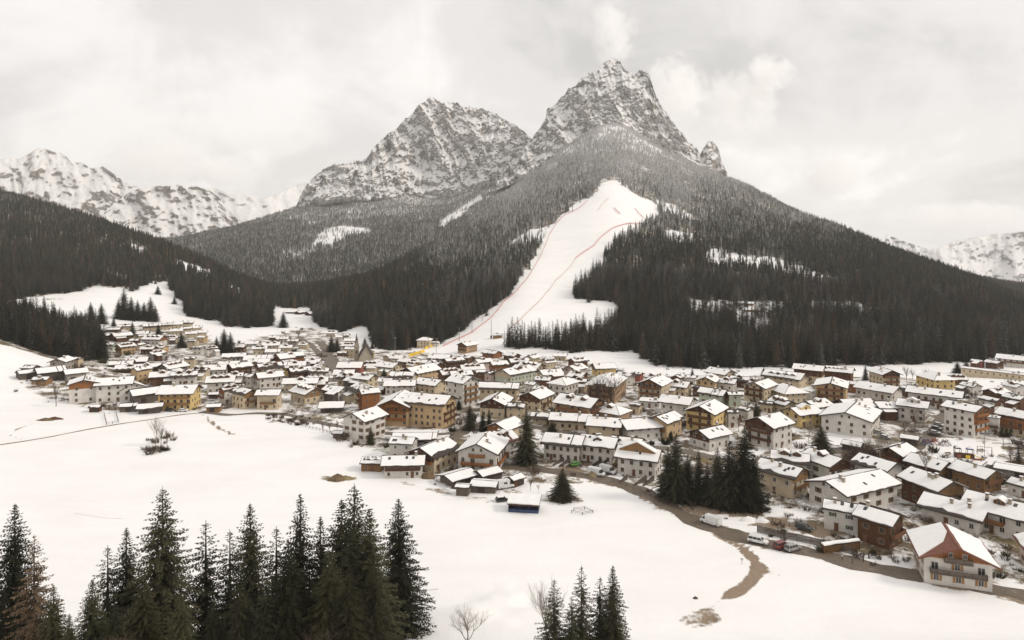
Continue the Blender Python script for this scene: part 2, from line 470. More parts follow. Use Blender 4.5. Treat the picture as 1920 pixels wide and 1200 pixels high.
# the bank that drops from the meadow at the foot of the picture
G.Z = G.Z + 3.2 * np.exp(-((G.Y - 148) / 9) ** 2) * np.clip(fbm(G.X / 12, G.Y / 9, 3, 21) + 0.35, 0, 1) * np.exp(-((CX + F * G.X / G.Y - 930) / 140) ** 2)
MS = Sheet(MIDCOLS, 150, 1080, 8, 1200, 4000, 200, 4)
MS.Z = MS.Z + fbm(MS.X / 300, MS.Y / 300, 5, 33) * np.interp(MS.Y, [1200, 2000, 3200], [4, 22, 34])
at = G.at
def ground(x, y): return float(G.height(x, y))
def px(X, Y, Z): return CX + F * X / Y, HY + F * (CAMZ - Z) / Y

GU, GV = px(G.X, G.Y, G.Z)
VILLAGE = [(20, 722), (110, 690), (165, 612), (330, 600), (420, 640), (590, 606), (640, 628), (700, 655), (1080, 668), (1200, 700), (1500, 702), (1690, 705), (1800, 712), (1960, 700), (1960, 1100),
           (1700, 1078), (1530, 1035), (1330, 970), (1220, 925), (1060, 893), (1000, 905), (900, 932), (790, 905), (690, 890), (700, 850), (640, 835), (560, 790), (480, 768), (380, 776), (170, 776), (30, 738)]
PISTE = [(850, 642), (890, 612), (930, 585), (968, 548), (998, 505), (1018, 462), (1035, 430), (1060, 405), (1092, 382), (1122, 368), (1130, 346), (1148, 342), (1164, 350), (1182, 368), (1226, 386),
         (1228, 402), (1206, 418), (1155, 445), (1128, 472), (1120, 500), (1092, 520), (1072, 548), (1066, 566), (1112, 570), (1150, 572), (1152, 602), (1115, 628), (1060, 643), (945, 643), (930, 662), (830, 662)]
FOREST_LEFT = [(-700, 575), (0, 566), (40, 560), (110, 551), (168, 545), (180, 532), (232, 550), (262, 540), (285, 528), (312, 530), (326, 556), (348, 566), (350, 594), (405, 600), (420, 613), (455, 613), (505, 613), (514, 592), (519, 560), (700, 500), (700, 0), (-700, 0)]
FOREST_NEAR = [(-400, 590), (0, 585), (60, 590), (120, 604), (150, 622), (188, 642), (196, 676), (100, 676), (-400, 655)]
FOREST_PL = [(592, 619), (640, 624), (668, 613), (690, 613), (700, 640), (716, 663), (770, 666), (782, 645), (826, 645), (850, 632), (886, 604), (925, 578), (964, 540), (994, 498), (1014, 458), (1030, 428), (1055, 402), (1088, 378), (1118, 364), (1126, 344), (1148, 338), (1168, 346),
             (1188, 364), (1232, 382), (1234, 404), (1210, 422), (1165, 448), (1138, 474), (1126, 503), (1098, 524), (1080, 550), (1074, 562), (1120, 564), (1150, 566), (1164, 580), (1160, 604), (1120, 632), (1060, 646), (945, 645), (946, 652), (1000, 650), (1060, 660), (1100, 659), (1180, 657), (1228, 684), (1300, 691), (1500, 688), (1700, 683), (1830, 676),
             (1920, 668), (2700, 684), (2700, 0), (470, 0), (470, 566), (515, 574), (585, 578), (590, 600)]
CLEARINGS = [[(935, 468), (985, 435), (1040, 424), (1022, 452), (955, 472)], [(1244, 432), (1298, 438), (1300, 456), (1248, 452)], [(1322, 478), (1345, 462), (1380, 474), (1408, 488), (1368, 500), (1326, 510)],
             [(1400, 476), (1460, 486), (1520, 505), (1572, 526), (1570, 540), (1500, 526), (1400, 500)], [(1290, 562), (1500, 565), (1600, 566), (1670, 575), (1672, 598), (1590, 597), (1450, 598), (1446, 634), (1386, 640), (1378, 598), (1296, 598)],
             [(1225, 372), (1262, 384), (1310, 415), (1295, 420), (1246, 396)],
             [(240, 457), (275, 468), (275, 478), (240, 468)], [(325, 484), (402, 508), (402, 524), (330, 500)], [(430, 530), (475, 548), (470, 560), (430, 545)], [(195, 505), (235, 515), (232, 530), (200, 522)],
             [(150, 540), (245, 540), (240, 560), (160, 560)], [(868, 372), (900, 360), (905, 368), (872, 384)]]
MID_CLEAR = [[(585, 462), (605, 432), (640, 424), (690, 428), (700, 438), (650, 446), (620, 462)], [(820, 418), (850, 400), (900, 366), (905, 372), (860, 410), (830, 428)], [(548, 526), (570, 520), (572, 530), (550, 536)], [(620, 508), (640, 504), (642, 512), (622, 516)]]

in_v = in_poly(GU, GV, VILLAGE) & (G.Y < 1000)
in_f = (in_poly(GU, GV, FOREST_LEFT) & (GU < 560) & (G.Y > 560)) | (in_poly(GU, GV, FOREST_NEAR) & (G.Y > 430) & (G.Y < 640)) | (in_poly(GU, GV, FOREST_PL) & (GU > 465) & (G.Y > 500))
in_f &= ~in_v
BARE_SPOTS = [((1315, 1160), 38, 14, 0.85), ((1270, 1175), 20, 8, 0.5), ((640, 897), 40, 7, 0.9), ((700, 902), 20, 4, 0.6), ((805, 1108), 25, 6, 0.6), ((1060, 938), 34, 7, 0.95), ((985, 953), 34, 5, 0.55), ((900, 937), 55, 6, 0.75), ((1100, 958), 22, 6, 0.5),
              ((1450, 960), 70, 10, 0.95), ((1320, 948), 90, 16, 0.9), ((20, 632), 40, 6, 0.55), ((295, 846), 28, 9, 0.6), ((95, 787), 22, 3, 0.6), ((1700, 1052), 26, 6, 0.9), ((1050, 900), 60, 10, 0.8), ((860, 828), 34, 14, 0.85), ((840, 800), 14, 10, 0.8),
              ((560, 790), 60, 7, 0.7), ((680, 800), 50, 8, 0.5), ((100, 560), 26, 4, 0.5), ((1880, 1090), 50, 10, 0.8), ((520, 595), 18, 4, 0.4), ((1000, 1125), 20, 4, 0.3), ((720, 840), 30, 6, 0.6)]
bare = np.zeros(G.Z.shape)
bare[in_v] = 0.565
bare = smooth_axis(smooth_axis(bare, 2, 0), 2, 1)
bare = np.where(in_f, np.interp(G.Z, [0, 120, 350, 460], [0.64, 0.62, 0.55, 0.22]), bare)
for (cu, cv), ru, rv, s in BARE_SPOTS:
    r = np.hypot((GU - cu) / ru, (GV - cv) / rv)
    bare = np.where(G.Y < 1000, np.maximum(bare, 0.60 * s ** 0.3 * np.clip(1.9 - r, 0, 1)), bare)
for c in CLEARINGS: bare = np.where(in_poly(GU, GV, c), 0.22, bare)
# muddy tracks and trampled verges
TRACKS = [([(1352, 1002), (1385, 1024), (1412, 1045), (1424, 1062), (1412, 1085), (1388, 1105), (1368, 1117)], 1.0, 1.9, .74), ([(1345, 1002), (1370, 1015), (1400, 1035), (1425, 1062), (1440, 1072)], .8, 2.5, .62), ([(1368, 1117), (1345, 1135), (1315, 1155), (1285, 1180)], .6, 3.5, .52), ([(1424, 1062), (1450, 1075), (1475, 1082)], .2, 1.6, .6),
          ([(1290, 955), (1340, 957), (1420, 975), (1480, 985), (1540, 997)], 2.5, 3.5, .72), ([(1990, 1140), (1850, 1103), (1680, 1073), (1540, 1041), (1420, 1016), (1330, 987), (1260, 953), (1180, 913), (1100, 893), (990, 877), (880, 866)], 2.6, 3.2, .62),
          ([(383, 777), (394, 790), (410, 803), (437, 815)], .3, 2.0, .72), ([(70, 793), (40, 800), (25, 810), (22, 818), (45, 824)], .2, 2.0, .6), ([(900, 905), (960, 925), (1010, 938), (1050, 940)], 1.0, 5.0, .58), ([(760, 905), (840, 925), (900, 938)], 1.0, 4.0, .55)]
mud = np.zeros(G.Z.shape)
for pts_, r0_, r1_, s_ in TRACKS:
    P_ = [at(u_, v_) for u_, v_ in pts_]
    d_ = seg_dist(G.X, G.Y, [(p_.x, p_.y) for p_ in P_])
    k_ = np.clip(1 - (d_ - r0_) / r1_, 0, 1) ** .6
    bare = np.maximum(bare, s_ * k_); mud = np.maximum(mud, k_)
bare = np.where(in_poly(GU, GV, PISTE) & (G.Y > 520), 0.0, bare)
for c in [[(1702, 852), (1720, 830), (1770, 820), (1880, 836), (1868, 858), (1828, 886), (1768, 870)], [(1605, 1044), (1660, 1040), (1712, 1058), (1700, 1072), (1625, 1060)], [(1432, 950), (1515, 955), (1515, 968), (1440, 968)], [(730, 806), (850, 808), (838, 824), (740, 826)], [(580, 788), (650, 800), (640, 815), (585, 802)],
          [(1860, 870), (1920, 872), (1920, 892), (1868, 890)], [(1335, 965), (1440, 972), (1440, 982), (1345, 980)], [(1690, 705), (1960, 712), (1960, 740), (1830, 735)], [(1470, 828), (1540, 830), (1535, 850), (1470, 850)], [(880, 812), (960, 808), (950, 820), (890, 826)], [(1560, 800), (1640, 826), (1620, 840), (1550, 830)]]:
    bare = np.where(in_poly(GU, GV, c) & (G.Y < 700), np.minimum(bare, .33), bare)

def mat_ground():
    t = NT('snowy_ground')
    co = t.coord('Position')
    b = t.attr('bare')
    n1 = t.noise(co, 0.11, 7.0, 0.68, 0.4)
    n2 = t.noise(co, 0.9, 5.0, 0.65)
    nn = t.math('ADD', t.math('MULTIPLY', n1, 0.85), t.math('MULTIPLY', n2, 0.25)); nn = t.math('SUBTRACT', nn, 0.05)
    m = t.math('MULTIPLY', t.math('SUBTRACT', t.math('ADD', nn, b), 1.0), 9.0, True)
    # a few grass tips through the snow of the open fields
    tips = t.ramp(t.noise(co, 1.7, 6.0, 0.75), [(0.69, 0.0), (0.76, 0.6)])
    field = t.ramp(t.noise(co, 0.012, 3.0, 0.5), [(0.47, 0.0), (0.60, 1.0)])
    m = t.math('MAXIMUM', m, t.math('MULTIPLY', tips, field))
    earth = t.mix(n2, (0.065, 0.046, 0.032), (0.20, 0.145, 0.095))
    earth = t.mix(t.ramp(t.noise(co, 0.05, 4.0), [(0.45, 0.0), (0.6, 1.0)]), earth, (0.17, 0.13, 0.06))
    earth = t.mix(t.attr('mud'), earth, t.mix(n2, (0.20, 0.145, 0.10), (0.34, 0.26, 0.185)))
    drift = t.noise(t.scaled(co, (0.02, 0.06, 0.05)), 1.0, 6.0, 0.6, 0.8)
    snow = t.ramp(drift, [(0.3, (0.83, 0.815, 0.80)), (0.62, (0.885, 0.87, 0.855))])
    t.color(t.mix(m, snow, earth))
    t.b.inputs['Roughness'].default_value = 0.7
    h = t.math('ADD', t.math('MULTIPLY', t.noise(co, 0.35, 6.0, 0.6), 1.0), t.math('MULTIPLY', t.noise(t.scaled(co, (0.3, 1.0, 1.0)), 0.12, 4.0), 1.6))
    t.bump(h, 0.5, 0.35)
    return t.mat
M['ground'] = mat_ground()
go = link('ground', G.mesh('ground', M['ground'], {'bare': bare, 'mud': mud}))
tag(go, kind='structure')

mbare = np.full(MS.Z.shape, 0.5)
MU, MV = px(MS.X, MS.Y, MS.Z)
for c in MID_CLEAR: mbare = np.where(in_poly(MU, MV, c), 0.15, mbare)
mo = link('hillside', MS.mesh('hillside', M['ground'], {'bare': mbare}))
tag(mo, kind='structure')

# ------------------------------------------------------------------ rock faces and far ranges
def mat_rock(name, rock_a, rock_b, snow_bias):
    t = NT(name)
    co = t.coord('Position')
    geo = t.node('ShaderNodeNewGeometry')
    sep = t.node('ShaderNodeSeparateXYZ'); t.l.new(geo.outputs['Normal'], sep.inputs[0])
    nz = t.math('ABSOLUTE', sep.outputs['Z'])
    n1 = t.noise(t.scaled(co, (1, 1, 0.55)), 0.0095, 9.0, 0.66, 0.6)
    n2 = t.noise(t.scaled(co, (1, 1, 0.18)), 0.032, 8.0, 0.68, 0.8)
    tan = t.ramp(t.noise(t.scaled(co, (1, 1, 0.35)), 0.0045, 5.0, 0.6), [(0.46, 0.0), (0.62, 1.0)])
    rock = t.mix(n2, rock_a, rock_b)
    rock = t.mix(t.math('MULTIPLY', tan, 0.42), rock, (0.38, 0.30, 0.23))
    rock = t.mix(1.0, rock, t.ramp(t.noise(t.scaled(co, (1, 1, 0.12)), 0.05, 6.0, 0.7), [(0.3, 0.55), (0.65, 1.15)]), 'MULTIPLY')
    s = t.math('ADD', t.math('MULTIPLY', nz, 1.55), t.math('MULTIPLY', t.math('SUBTRACT', n1, 0.5), 1.35))
    s = t.math('ADD', s, t.math('MULTIPLY', t.math('SUBTRACT', n2, 0.5), 0.95))
    fine = t.noise(co, 0.06, 6.0, 0.75)
    s = t.math('ADD', s, t.math('MULTIPLY', t.math('SUBTRACT', fine, 0.5), 0.85))
    m = t.ramp(s, [(snow_bias, 0.0), (snow_bias + 0.30, 1.0)])
    t.color(t.mix(m, rock, SNOW))
    t.b.inputs['Roughness'].default_value = 0.85
    t.bump(t.math('ADD', n2, t.math('MULTIPLY', fine, 0.5)), 0.9, 14.0)
    return t.mat
M['rock'] = mat_rock('dolomite_rock', (0.28, 0.265, 0.25), (0.50, 0.475, 0.445), 0.46)
M['far_rock'] = mat_rock('snowy_far_rock', (0.22, 0.205, 0.19), (0.40, 0.37, 0.345), 0.53)
M['pale_rock'] = mat_rock('pale_far_slope', (0.20, 0.20, 0.21), (0.42, 0.42, 0.43), 0.34)

def massif(name, sil, base_v, dist, lean, relief, wl, seed, mat, du=2.0, jag=3.0, label=None, rows=110, cliff=None):
    """A mountain face: its crest line sil, its foot at row base_v, standing dist metres away and leaning back lean metres per row."""
    us = np.arange(sil[0][0], sil[-1][0] + 0.1, du)
    top = np.interp(us, [p[0] for p in sil], [p[1] for p in sil])
    top = top + fbm(us / 14, us * 0 + seed, 4, seed, 0.6) * jag - np.clip(ridged(us / 9, us * 0 + 3.3, 3, seed + 5) - 0.6, 0, 1) * jag * 1.6
    bv = np.interp(us, [p[0] for p in base_v], [p[1] for p in base_v]) if not isinstance(base_v, (int, float)) else np.full(len(us), float(base_v))
    bv = np.maximum(bv, top + 2)
    t = np.linspace(0, 1, rows)
    V = bv[:, None] + (top - bv)[:, None] * t[None, :]
    U = np.broadcast_to(us[:, None], V.shape)
    D = dist + lean * (bv[:, None] - V)
    s = dist / F
    wx, wz = (U - CX) * s, -(V - HY) * s                      # metres across and up the face
    warp = fbm(wx / (wl * 2.2), wz / (wl * 2.2), 3, seed + 40) * wl * 0.8
    but = ridged((wx + warp + wz * 0.25) / wl, wz / (wl * 3.2), 5, seed)            # buttresses and gullies
    led = fbm((wx + warp) / (wl * 0.6), wz / (wl * 0.5), 4, seed + 11)         # ledges
    led2 = np.abs(((wz + fbm(wx / wl, wz / wl, 3, seed + 17) * wl * 0.5) / (wl * 0.42)) % 1.0 - 0.5) * 2
    fade = np.clip(t[None, :] * 6, 0, 1)
    D = D - relief * (but - 0.5) * 2.0 * fade - relief * 0.28 * led * fade - relief * 0.30 * ridged((wx * 0.8 + wz * 0.6) / (wl * 0.55), (wz * 0.8 - wx * 0.6) / (wl * 0.8), 4, seed + 61) * fade
    D = D - relief * 0.30 * fbm(wx / (wl * 0.16), wz / (wl * 0.22), 4, seed + 23, 0.62) * fade - relief * 0.30 * ridged((wx + warp * .4) / (wl * 0.22), wz / (wl * 1.0), 4, seed + 29, 0.62) * fade - relief * 0.10 * fbm(wx / (wl * .05), wz / (wl * .08), 3, seed + 37, .6) * fade
    X = (U - CX) / F * D; Z = CAMZ - (V - HY) / F * D
    # the far side falls away behind the crest
    nb = 10
    k = np.linspace(0.1, 1, nb)[None, :]
    Yb = D[:, -1:] + k * 700
    Zb = Z[:, -1:] - k ** 1.3 * (Z[:, -1:] + 50) * 0.75
    Xb = X[:, -1:] * (Yb / D[:, -1:])
    X = np.concatenate([X, Xb], 1); Y = np.concatenate([D, Yb], 1); Z = np.concatenate([Z, Zb], 1)
    nu, nd = X.shape
    co = np.stack([X, Y, Z], -1).reshape(-1, 3)
    idx = np.arange(nu * nd).reshape(nu, nd)
    q = np.stack([idx[:-1, :-1], idx[1:, :-1], idx[1:, 1:], idx[:-1, 1:]], -1).reshape(-1, 4)
    me = bpy.data.meshes.new(name)
    me.from_pydata(co.tolist(), [], q.tolist())
    me.materials.append(mat); me.polygons.foreach_set('use_smooth', np.ones(len(q), bool)); me.update()
    o = link(name, me)
    tag(o, label, None, None, 'structure')
    return o

massif('mountain', [(520, 415), (552, 392), (562, 368), (576, 345), (592, 328), (606, 318), (622, 309), (645, 308), (662, 304), (682, 300), (690, 294), (700, 276), (716, 262), (732, 249), (748, 236), (762, 222), (776, 208), (786, 198), (795, 189), (806, 183), (816, 184),
       (828, 191), (838, 189), (852, 194), (866, 200), (880, 198), (892, 202), (905, 204), (918, 211), (932, 214), (946, 224), (960, 234), (975, 243), (990, 254), (1010, 268), (1040, 300), (1080, 330)],
       [(520, 420), (560, 405), (640, 385), (700, 392), (800, 395), (880, 375), (960, 350), (1080, 345)], 3250, 2.3, 125, 165, 5, M['rock'], 1.4, 4.5,
       'broad snow-dusted rock massif left of the higher peak', 200)
massif('mountain', [(930, 345), (960, 325), (975, 300), (984, 278), (1000, 258), (1014, 238), (1024, 222), (1022, 212), (1032, 200), (1046, 192), (1058, 178), (1066, 168), (1080, 158), (1092, 147), (1104, 139), (1114, 143), (1122, 132), (1130, 122), (1140, 112), (1152, 109), (1162, 116),
       (1170, 128), (1178, 136), (1190, 139), (1198, 133), (1208, 132), (1217, 142), (1222, 158), (1227, 172), (1236, 190), (1246, 207), (1258, 226), (1272, 244), (1288, 262), (1300, 276), (1314, 286), (1322, 270), (1332, 262), (1342, 266), (1348, 280), (1353, 302), (1365, 330)],
       [(930, 360), (1000, 330), (1060, 290), (1120, 262), (1180, 255), (1240, 280), (1300, 310), (1365, 345)], 2980, 2.2, 110, 145, 71, M['rock'], 1.4, 6.0,
       'highest jagged peak above the ski slope, cloud trailing on its right', 200)
massif('mountain', [(-260, 300), (-150, 315), (-60, 300), (0, 300), (18, 294), (34, 299), (52, 290), (70, 280), (84, 279), (100, 284), (118, 290), (136, 302), (152, 304), (170, 314), (190, 313), (204, 318), (214, 326), (232, 340), (260, 352), (300, 366), (340, 380)],
       470, 4300, 3.6, 150, 330, 91, M['far_rock'], 3.0, 3.0, 'snowy range above the wooded hill at the left', 80)
massif('mountain', [(170, 420), (210, 385), (240, 362), (262, 352), (300, 349), (330, 346), (352, 350), (372, 349), (392, 357), (410, 370), (425, 386), (440, 402), (470, 430)],
       480, 3700, 3.4, 130, 260, 57, M['far_rock'], 3.0, 2.0, 'lower snowy ridge in the gap of the valley', 80)
massif('mountain', [(330, 360), (400, 352), (440, 362), (470, 366), (495, 372), (520, 364), (545, 352), (575, 340), (620, 350), (680, 380)],
       460, 6800, 5.0, 120, 500, 58, M['pale_rock'], 4.0, 2.0, 'pale far snow ridge at the head of the valley', 50)
massif('mountain', [(1660, 440), (1685, 448), (1700, 455), (1722, 461), (1745, 468), (1765, 462), (1790, 452), (1815, 446), (1840, 444), (1870, 438), (1900, 436), (1930, 430), (2000, 425), (2150, 440), (2300, 460)],
       580, 5200, 5.0, 210, 420, 58, M['pale_rock'], 3.0, 1.2, 'pale snowy mountain beyond the hill at the right edge', 80)
# ------------------------------------------------------------------ conifers
def mat_needles(name, dark, light, frosty, snowy=0.0):
    t = NT(name)
    r = t.node('ShaderNodeObjectInfo').outputs['Random']
    co = t.coord('Object')
    geo = t.node('ShaderNodeNewGeometry')
    n = t.noise(geo.outputs['Position'], 0.9, 4.0, 0.7)
    c = t.mix(r, dark, light)
    c = t.mix(1.0, c, t.ramp(n, [(0.3, 0.65), (0.7, 1.35)]), 'MULTIPLY')
    c = t.mix(1.0, c, t.ramp(t.math('FRACT', t.math('MULTIPLY', r, 17.3)), [(0.0, 0.6), (1.0, 1.5)]), 'MULTIPLY')
    if frosty or snowy:
        sep = t.node('ShaderNodeSeparateXYZ'); t.l.new(geo.outputs['True Normal'], sep.inputs[0])
        up = t.math('ABSOLUTE', sep.outputs['Z'])
        f = t.attr('frost', 'INSTANCER') if frosty else snowy
        s = t.math('ADD', t.math('MULTIPLY', up, 0.45), t.noise(geo.outputs['Position'], 0.55, 3.0, 0.7))
        m = t.math('MULTIPLY', t.math('SUBTRACT', t.math('ADD', s, f), 1.12), 2.6, True)
        m = t.math('MULTIPLY', m, 0.9)
        c = t.mix(m, c, (0.66, 0.645, 0.63))
    t.color(c)
    t.b.inputs['Roughness'].default_value = 0.9
    t.b.inputs['Specular IOR Level'].default_value = 0.08
    return t.mat
M['forest_spruce'] = mat_needles('frosted_spruce_needles', (0.022, 0.026, 0.017), (0.044, 0.043, 0.029), True)
M['forest_larch'] = mat_needles('bare_larch_twigs', (0.068, 0.046, 0.030), (0.105, 0.070, 0.043), True)
M['spruce'] = mat_needles('spruce_needles', (0.026, 0.029, 0.017), (0.046, 0.043, 0.024), False, 0.0)
M['spruce_dry'] = mat_needles('olive_spruce_needles', (0.040, 0.041, 0.021), (0.060, 0.053, 0.027), False, 0.0)
M['larch'] = mat_needles('brown_larch_twigs', (0.085, 0.060, 0.038), (0.105, 0.072, 0.045), False, 0.0)

def star_conifer(name, tiers, points, width, seed, mat, base=0.06, airy=0.0):
    """Low detail conifer of unit height for the far wood: ragged drooping tiers round a stem."""
    r = random.Random(seed); mb = MB()
    mb.tube([(0, 0, -0.08), (0, 0, 0.5), (0, 0, 0.97)], [0.016, 0.010, 0.003], 4, 1, False)
    for k in range(tiers):
        t = k / (tiers - 1)
        zt = base + (1 - base) * (t ** 0.92) + (1 - base) / tiers * 0.55
        zt = min(zt, 1.0)
        rad = width * ((1 - t) ** 0.85 * 0.92 + 0.05) * r.uniform(0.85, 1.12)
        drop = (1 - base) / tiers * r.uniform(1.25, 1.75) + 0.02
        cx, cy = r.uniform(-.006, .006), r.uniform(-.006, .006)
        a0 = r.random() * 6.28
        ring = []
        for j in range(points * 2):
            a = a0 + math.pi * j / points + r.uniform(-.12, .12)
            if j % 2 == 0:
                q = rad * r.uniform(0.72, 1.12); z = zt - drop * r.uniform(0.9, 1.25)
            else:
                q = rad * r.uniform(0.32, 0.52); z = zt - drop * 0.45
            ring.append((cx + q * math.cos(a), cy + q * math.sin(a), z))
        n = len(mb.v); mb.v.append((cx, cy, zt)); mb.v += ring
        for j in range(points * 2):
            if airy and r.random() < airy: continue
            mb.f.append((n, n + 1 + j, n + 1 + (j + 1) % (points * 2))); mb.m.append(0)
    return mb.mesh(name, [mat, M['bark']])

protos = bpy.data.collections.new('forest_forms')
FORMS = []
def form(me):
    o = bpy.data.objects.new('form_%02d' % len(FORMS), me); protos.objects.link(o); FORMS.append(o); return len(FORMS) - 1
# detailed spruces for the foreground and the village
def spruce(name, H, Rw, seed, mat, dens=1.0, low=0.04, sag=0.35, gap=0.0, tw=1.0, step=0.40):
    r = random.Random(seed); tr, cr = MB(), MB()
    tr.tube([(0, 0, -1.5), (0, 0, H * .35), (0, 0, H * .7), (0, 0, H * .985)], [H * .014, H * .0105, H * .006, H * .0015], 7)
    cr.tube([(0, 0, H * .93), (0, 0, H * 1.0)], [.09, .03], 4)
    z = H * low
    def quad(p, d, l, w, s):
        q = p + d * l
        cr.poly([p - s * w * .35, p + d * (l * .5) - s * w, q, p + d * (l * .5) + s * w])
    while z < H * 0.985:
        t = z / H
        prof = (1 - t) ** 0.86 * (0.85 + 0.3 * min(1, t * 5)) + 0.004
        nb = max(4, int((5 + 4 * (1 - t)) * dens))
        a0 = r.random() * 6.28
        wob = r.uniform(0.82, 1.12)
        for b in range(nb):
            if r.random() < gap: continue
            a = a0 + 6.283 * b / nb + r.uniform(-.28, .28)
            L = Rw * prof * wob * r.uniform(0.62, 1.12)
            if L < 0.10: L = 0.10
            rise = 0.75 * t ** 1.5 - 0.08 + r.uniform(-.12, .1)
            dirh = Vector((math.cos(a), math.sin(a), 0)); side = Vector((-math.sin(a), math.cos(a), 0))
            n = max(2, int(L / step))
            p0 = Vector((0, 0, z + r.uniform(-.12, .12)))
            prev = p0
            for i in range(1, n + 1):
                f = i / n
                p = p0 + dirh * (L * f) + Vector((0, 0, L * (rise * f - sag * f * f + 0.18 * sag * f ** 4)))
                if i % 2 == 0 or n < 6:
                    d = (p - prev)
                    cr.poly([prev - side * .05, prev + side * .05, p + side * .03, p - side * .03])
                ll = (0.42 * tw ** .5 + 0.62 * L * 0.22) * (1 - f * 0.45) * r.uniform(0.7, 1.25) * min(1.0, 0.22 + 0.42 * L) + 0.05
                for sgn in (-1, 1):
                    dd = (dirh * r.uniform(.45, .8) + side * sgn * r.uniform(.6, .9) + Vector((0, 0, -r.uniform(.15, .55)))).normalized()
                    quad(p, dd, ll, (0.10 + 0.05 * ll) * tw, (Vector((0, 0, 1)).cross(dd) * 0.8 + Vector((0, 0, r.uniform(-.5, .5)))).normalized())
                dd = (dirh * r.uniform(.1, .5) + Vector((0, 0, -1))).normalized()
                quad(p, dd, ll * r.uniform(.6, 1.1), 0.14 * tw, (side + dirh * r.uniform(-.6, .6)).normalized())
                prev = p
            quad(prev, (dirh + Vector((0, 0, -.15))).normalized(), min(0.35, 0.1 + .2 * L) + .05 * L, 0.10 * tw, side)
        z += H * 0.0165 * r.uniform(.8, 1.3) / dens
    return tr.mesh('trunk', M['bark']), cr.mesh('crown', mat)


def wood_form(name, Rw, seed, mat, dens, low, sag, gap):
    """A middling detailed tree of unit height for the wood nearest the village."""
    tr, cr = spruce(name, 26, Rw, seed, mat, dens, low, sag, gap, 2.3, 0.75)
    me = MB()
    for src, mi in ((cr, 0), (tr, 1)):
        for p in src.polygons: me.poly([src.vertices[i].co / 26.0 for i in p.vertices], mi)
    return me.mesh(name, [mat, M['bark']])
SP_NEAR = [form(wood_form('spruce', rw, 100 + i, M['forest_spruce'], dn, 0.04, 0.4, 0.05)) for i, (rw, dn) in enumerate([(4.6, .62), (5.4, .6), (4.0, .6), (5.0, .55)])]
LA_NEAR = [form(wood_form('larch', 4.8, 120 + i, M['forest_larch'], 0.5, 0.1, 0.2, 0.22)) for i in range(2)]
SP_FAR = [form(star_conifer('spruce', 8, 6, 0.20 + 0.025 * i, 140 + i, M['forest_spruce'])) for i in range(3)]
LA_FAR = [form(star_conifer('larch', 8, 6, 0.21, 150 + i, M['forest_larch'], 0.08, 0.25)) for i in range(2)]

def forest_tree_nodes():
    ng = bpy.data.node_groups.new('forest', 'GeometryNodeTree')
    ng.interface.new_socket('Geometry', in_out='INPUT', socket_type='NodeSocketGeometry')
    ng.interface.new_socket('Geometry', in_out='OUTPUT', socket_type='NodeSocketGeometry')
    N, L = ng.nodes, ng.links
    gi, go_ = N.new('NodeGroupInput'), N.new('NodeGroupOutput')
    ci = N.new('GeometryNodeCollectionInfo'); ci.inputs['Collection'].default_value = protos
    ci.inputs['Separate Children'].default_value = True; ci.inputs['Reset Children'].default_value = True
    iop = N.new('GeometryNodeInstanceOnPoints'); iop.inputs['Pick Instance'].default_value = True
    def na(name, typ):
        n = N.new('GeometryNodeInputNamedAttribute'); n.data_type = typ; n.inputs['Name'].default_value = name
        return [o for o in n.outputs if o.enabled and o.name == 'Attribute'][0]
    L.new(gi.outputs[0], iop.inputs['Points']); L.new(ci.outputs[0], iop.inputs['Instance'])
    L.new(na('form', 'INT'), iop.inputs['Instance Index'])
    comb = N.new('ShaderNodeCombineXYZ'); L.new(na('turn', 'FLOAT'), comb.inputs['Z'])
    e2r = N.new('FunctionNodeEulerToRotation'); L.new(comb.outputs[0], e2r.inputs[0])
    L.new(e2r.outputs[0], iop.inputs['Rotation'])
    L.new(na('size', 'FLOAT_VECTOR'), iop.inputs['Scale'])
    L.new(iop.outputs[0], go_.inputs[0])
    return ng
FOREST_NG = forest_tree_nodes()

def forest_object(name, P, form_i, size, turn, frost, label):
    me = bpy.data.meshes.new(name)
    me.vertices.add(len(P)); me.vertices.foreach_set('co', np.asarray(P, np.float32).ravel())
    for nm, typ, arr, key in (('form', 'INT', np.asarray(form_i, np.int32), 'value'), ('turn', 'FLOAT', np.asarray(turn, np.float32), 'value'),
                              ('frost', 'FLOAT', np.asarray(frost, np.float32), 'value'), ('size', 'FLOAT_VECTOR', np.asarray(size, np.float32).ravel(), 'vector')):
        a = me.attributes.new(nm, typ, 'POINT'); a.data.foreach_set(key, arr)
    me.update()
    o = link(name, me)
    md = o.modifiers.new('trees', 'NODES'); md.node_group = FOREST_NG
    tag(o, label, 'forest', None, 'stuff')
    return o

R = np.random.RandomState(11)
def scatter(sheet, d0, d1, u0, u1, per):
    n = int((u1 - u0) / F * (d1 ** 2 - d0 ** 2) / 2 / per)
    D = np.sqrt(R.uniform(d0 ** 2, d1 ** 2, n)); U = R.uniform(u0, u1, n)
    X = (U - CX) / F * D; Z = sheet.height(X, D)
    return X, D, Z, U, HY + F * (CAMZ - Z) / D

def seen(sheet, U, D, V, hpx, margin=14):
    """Keeps the trees whose tops rise above the ground in front of them (plus a margin for a step aside)."""
    vs = HY + F * (CAMZ - sheet.Z) / sheet.Y
    run = np.minimum.accumulate(np.where(sheet.Y > 120, vs, 9999), axis=1)
    i = np.clip(np.round((U - sheet.U[0]) / (sheet.U[1] - sheet.U[0])).astype(int), 0, len(sheet.U) - 1)
    j = np.clip(np.searchsorted(sheet.D, D) - 1, 0, len(sheet.D) - 1)
    return V - hpx < run[i, j] + margin

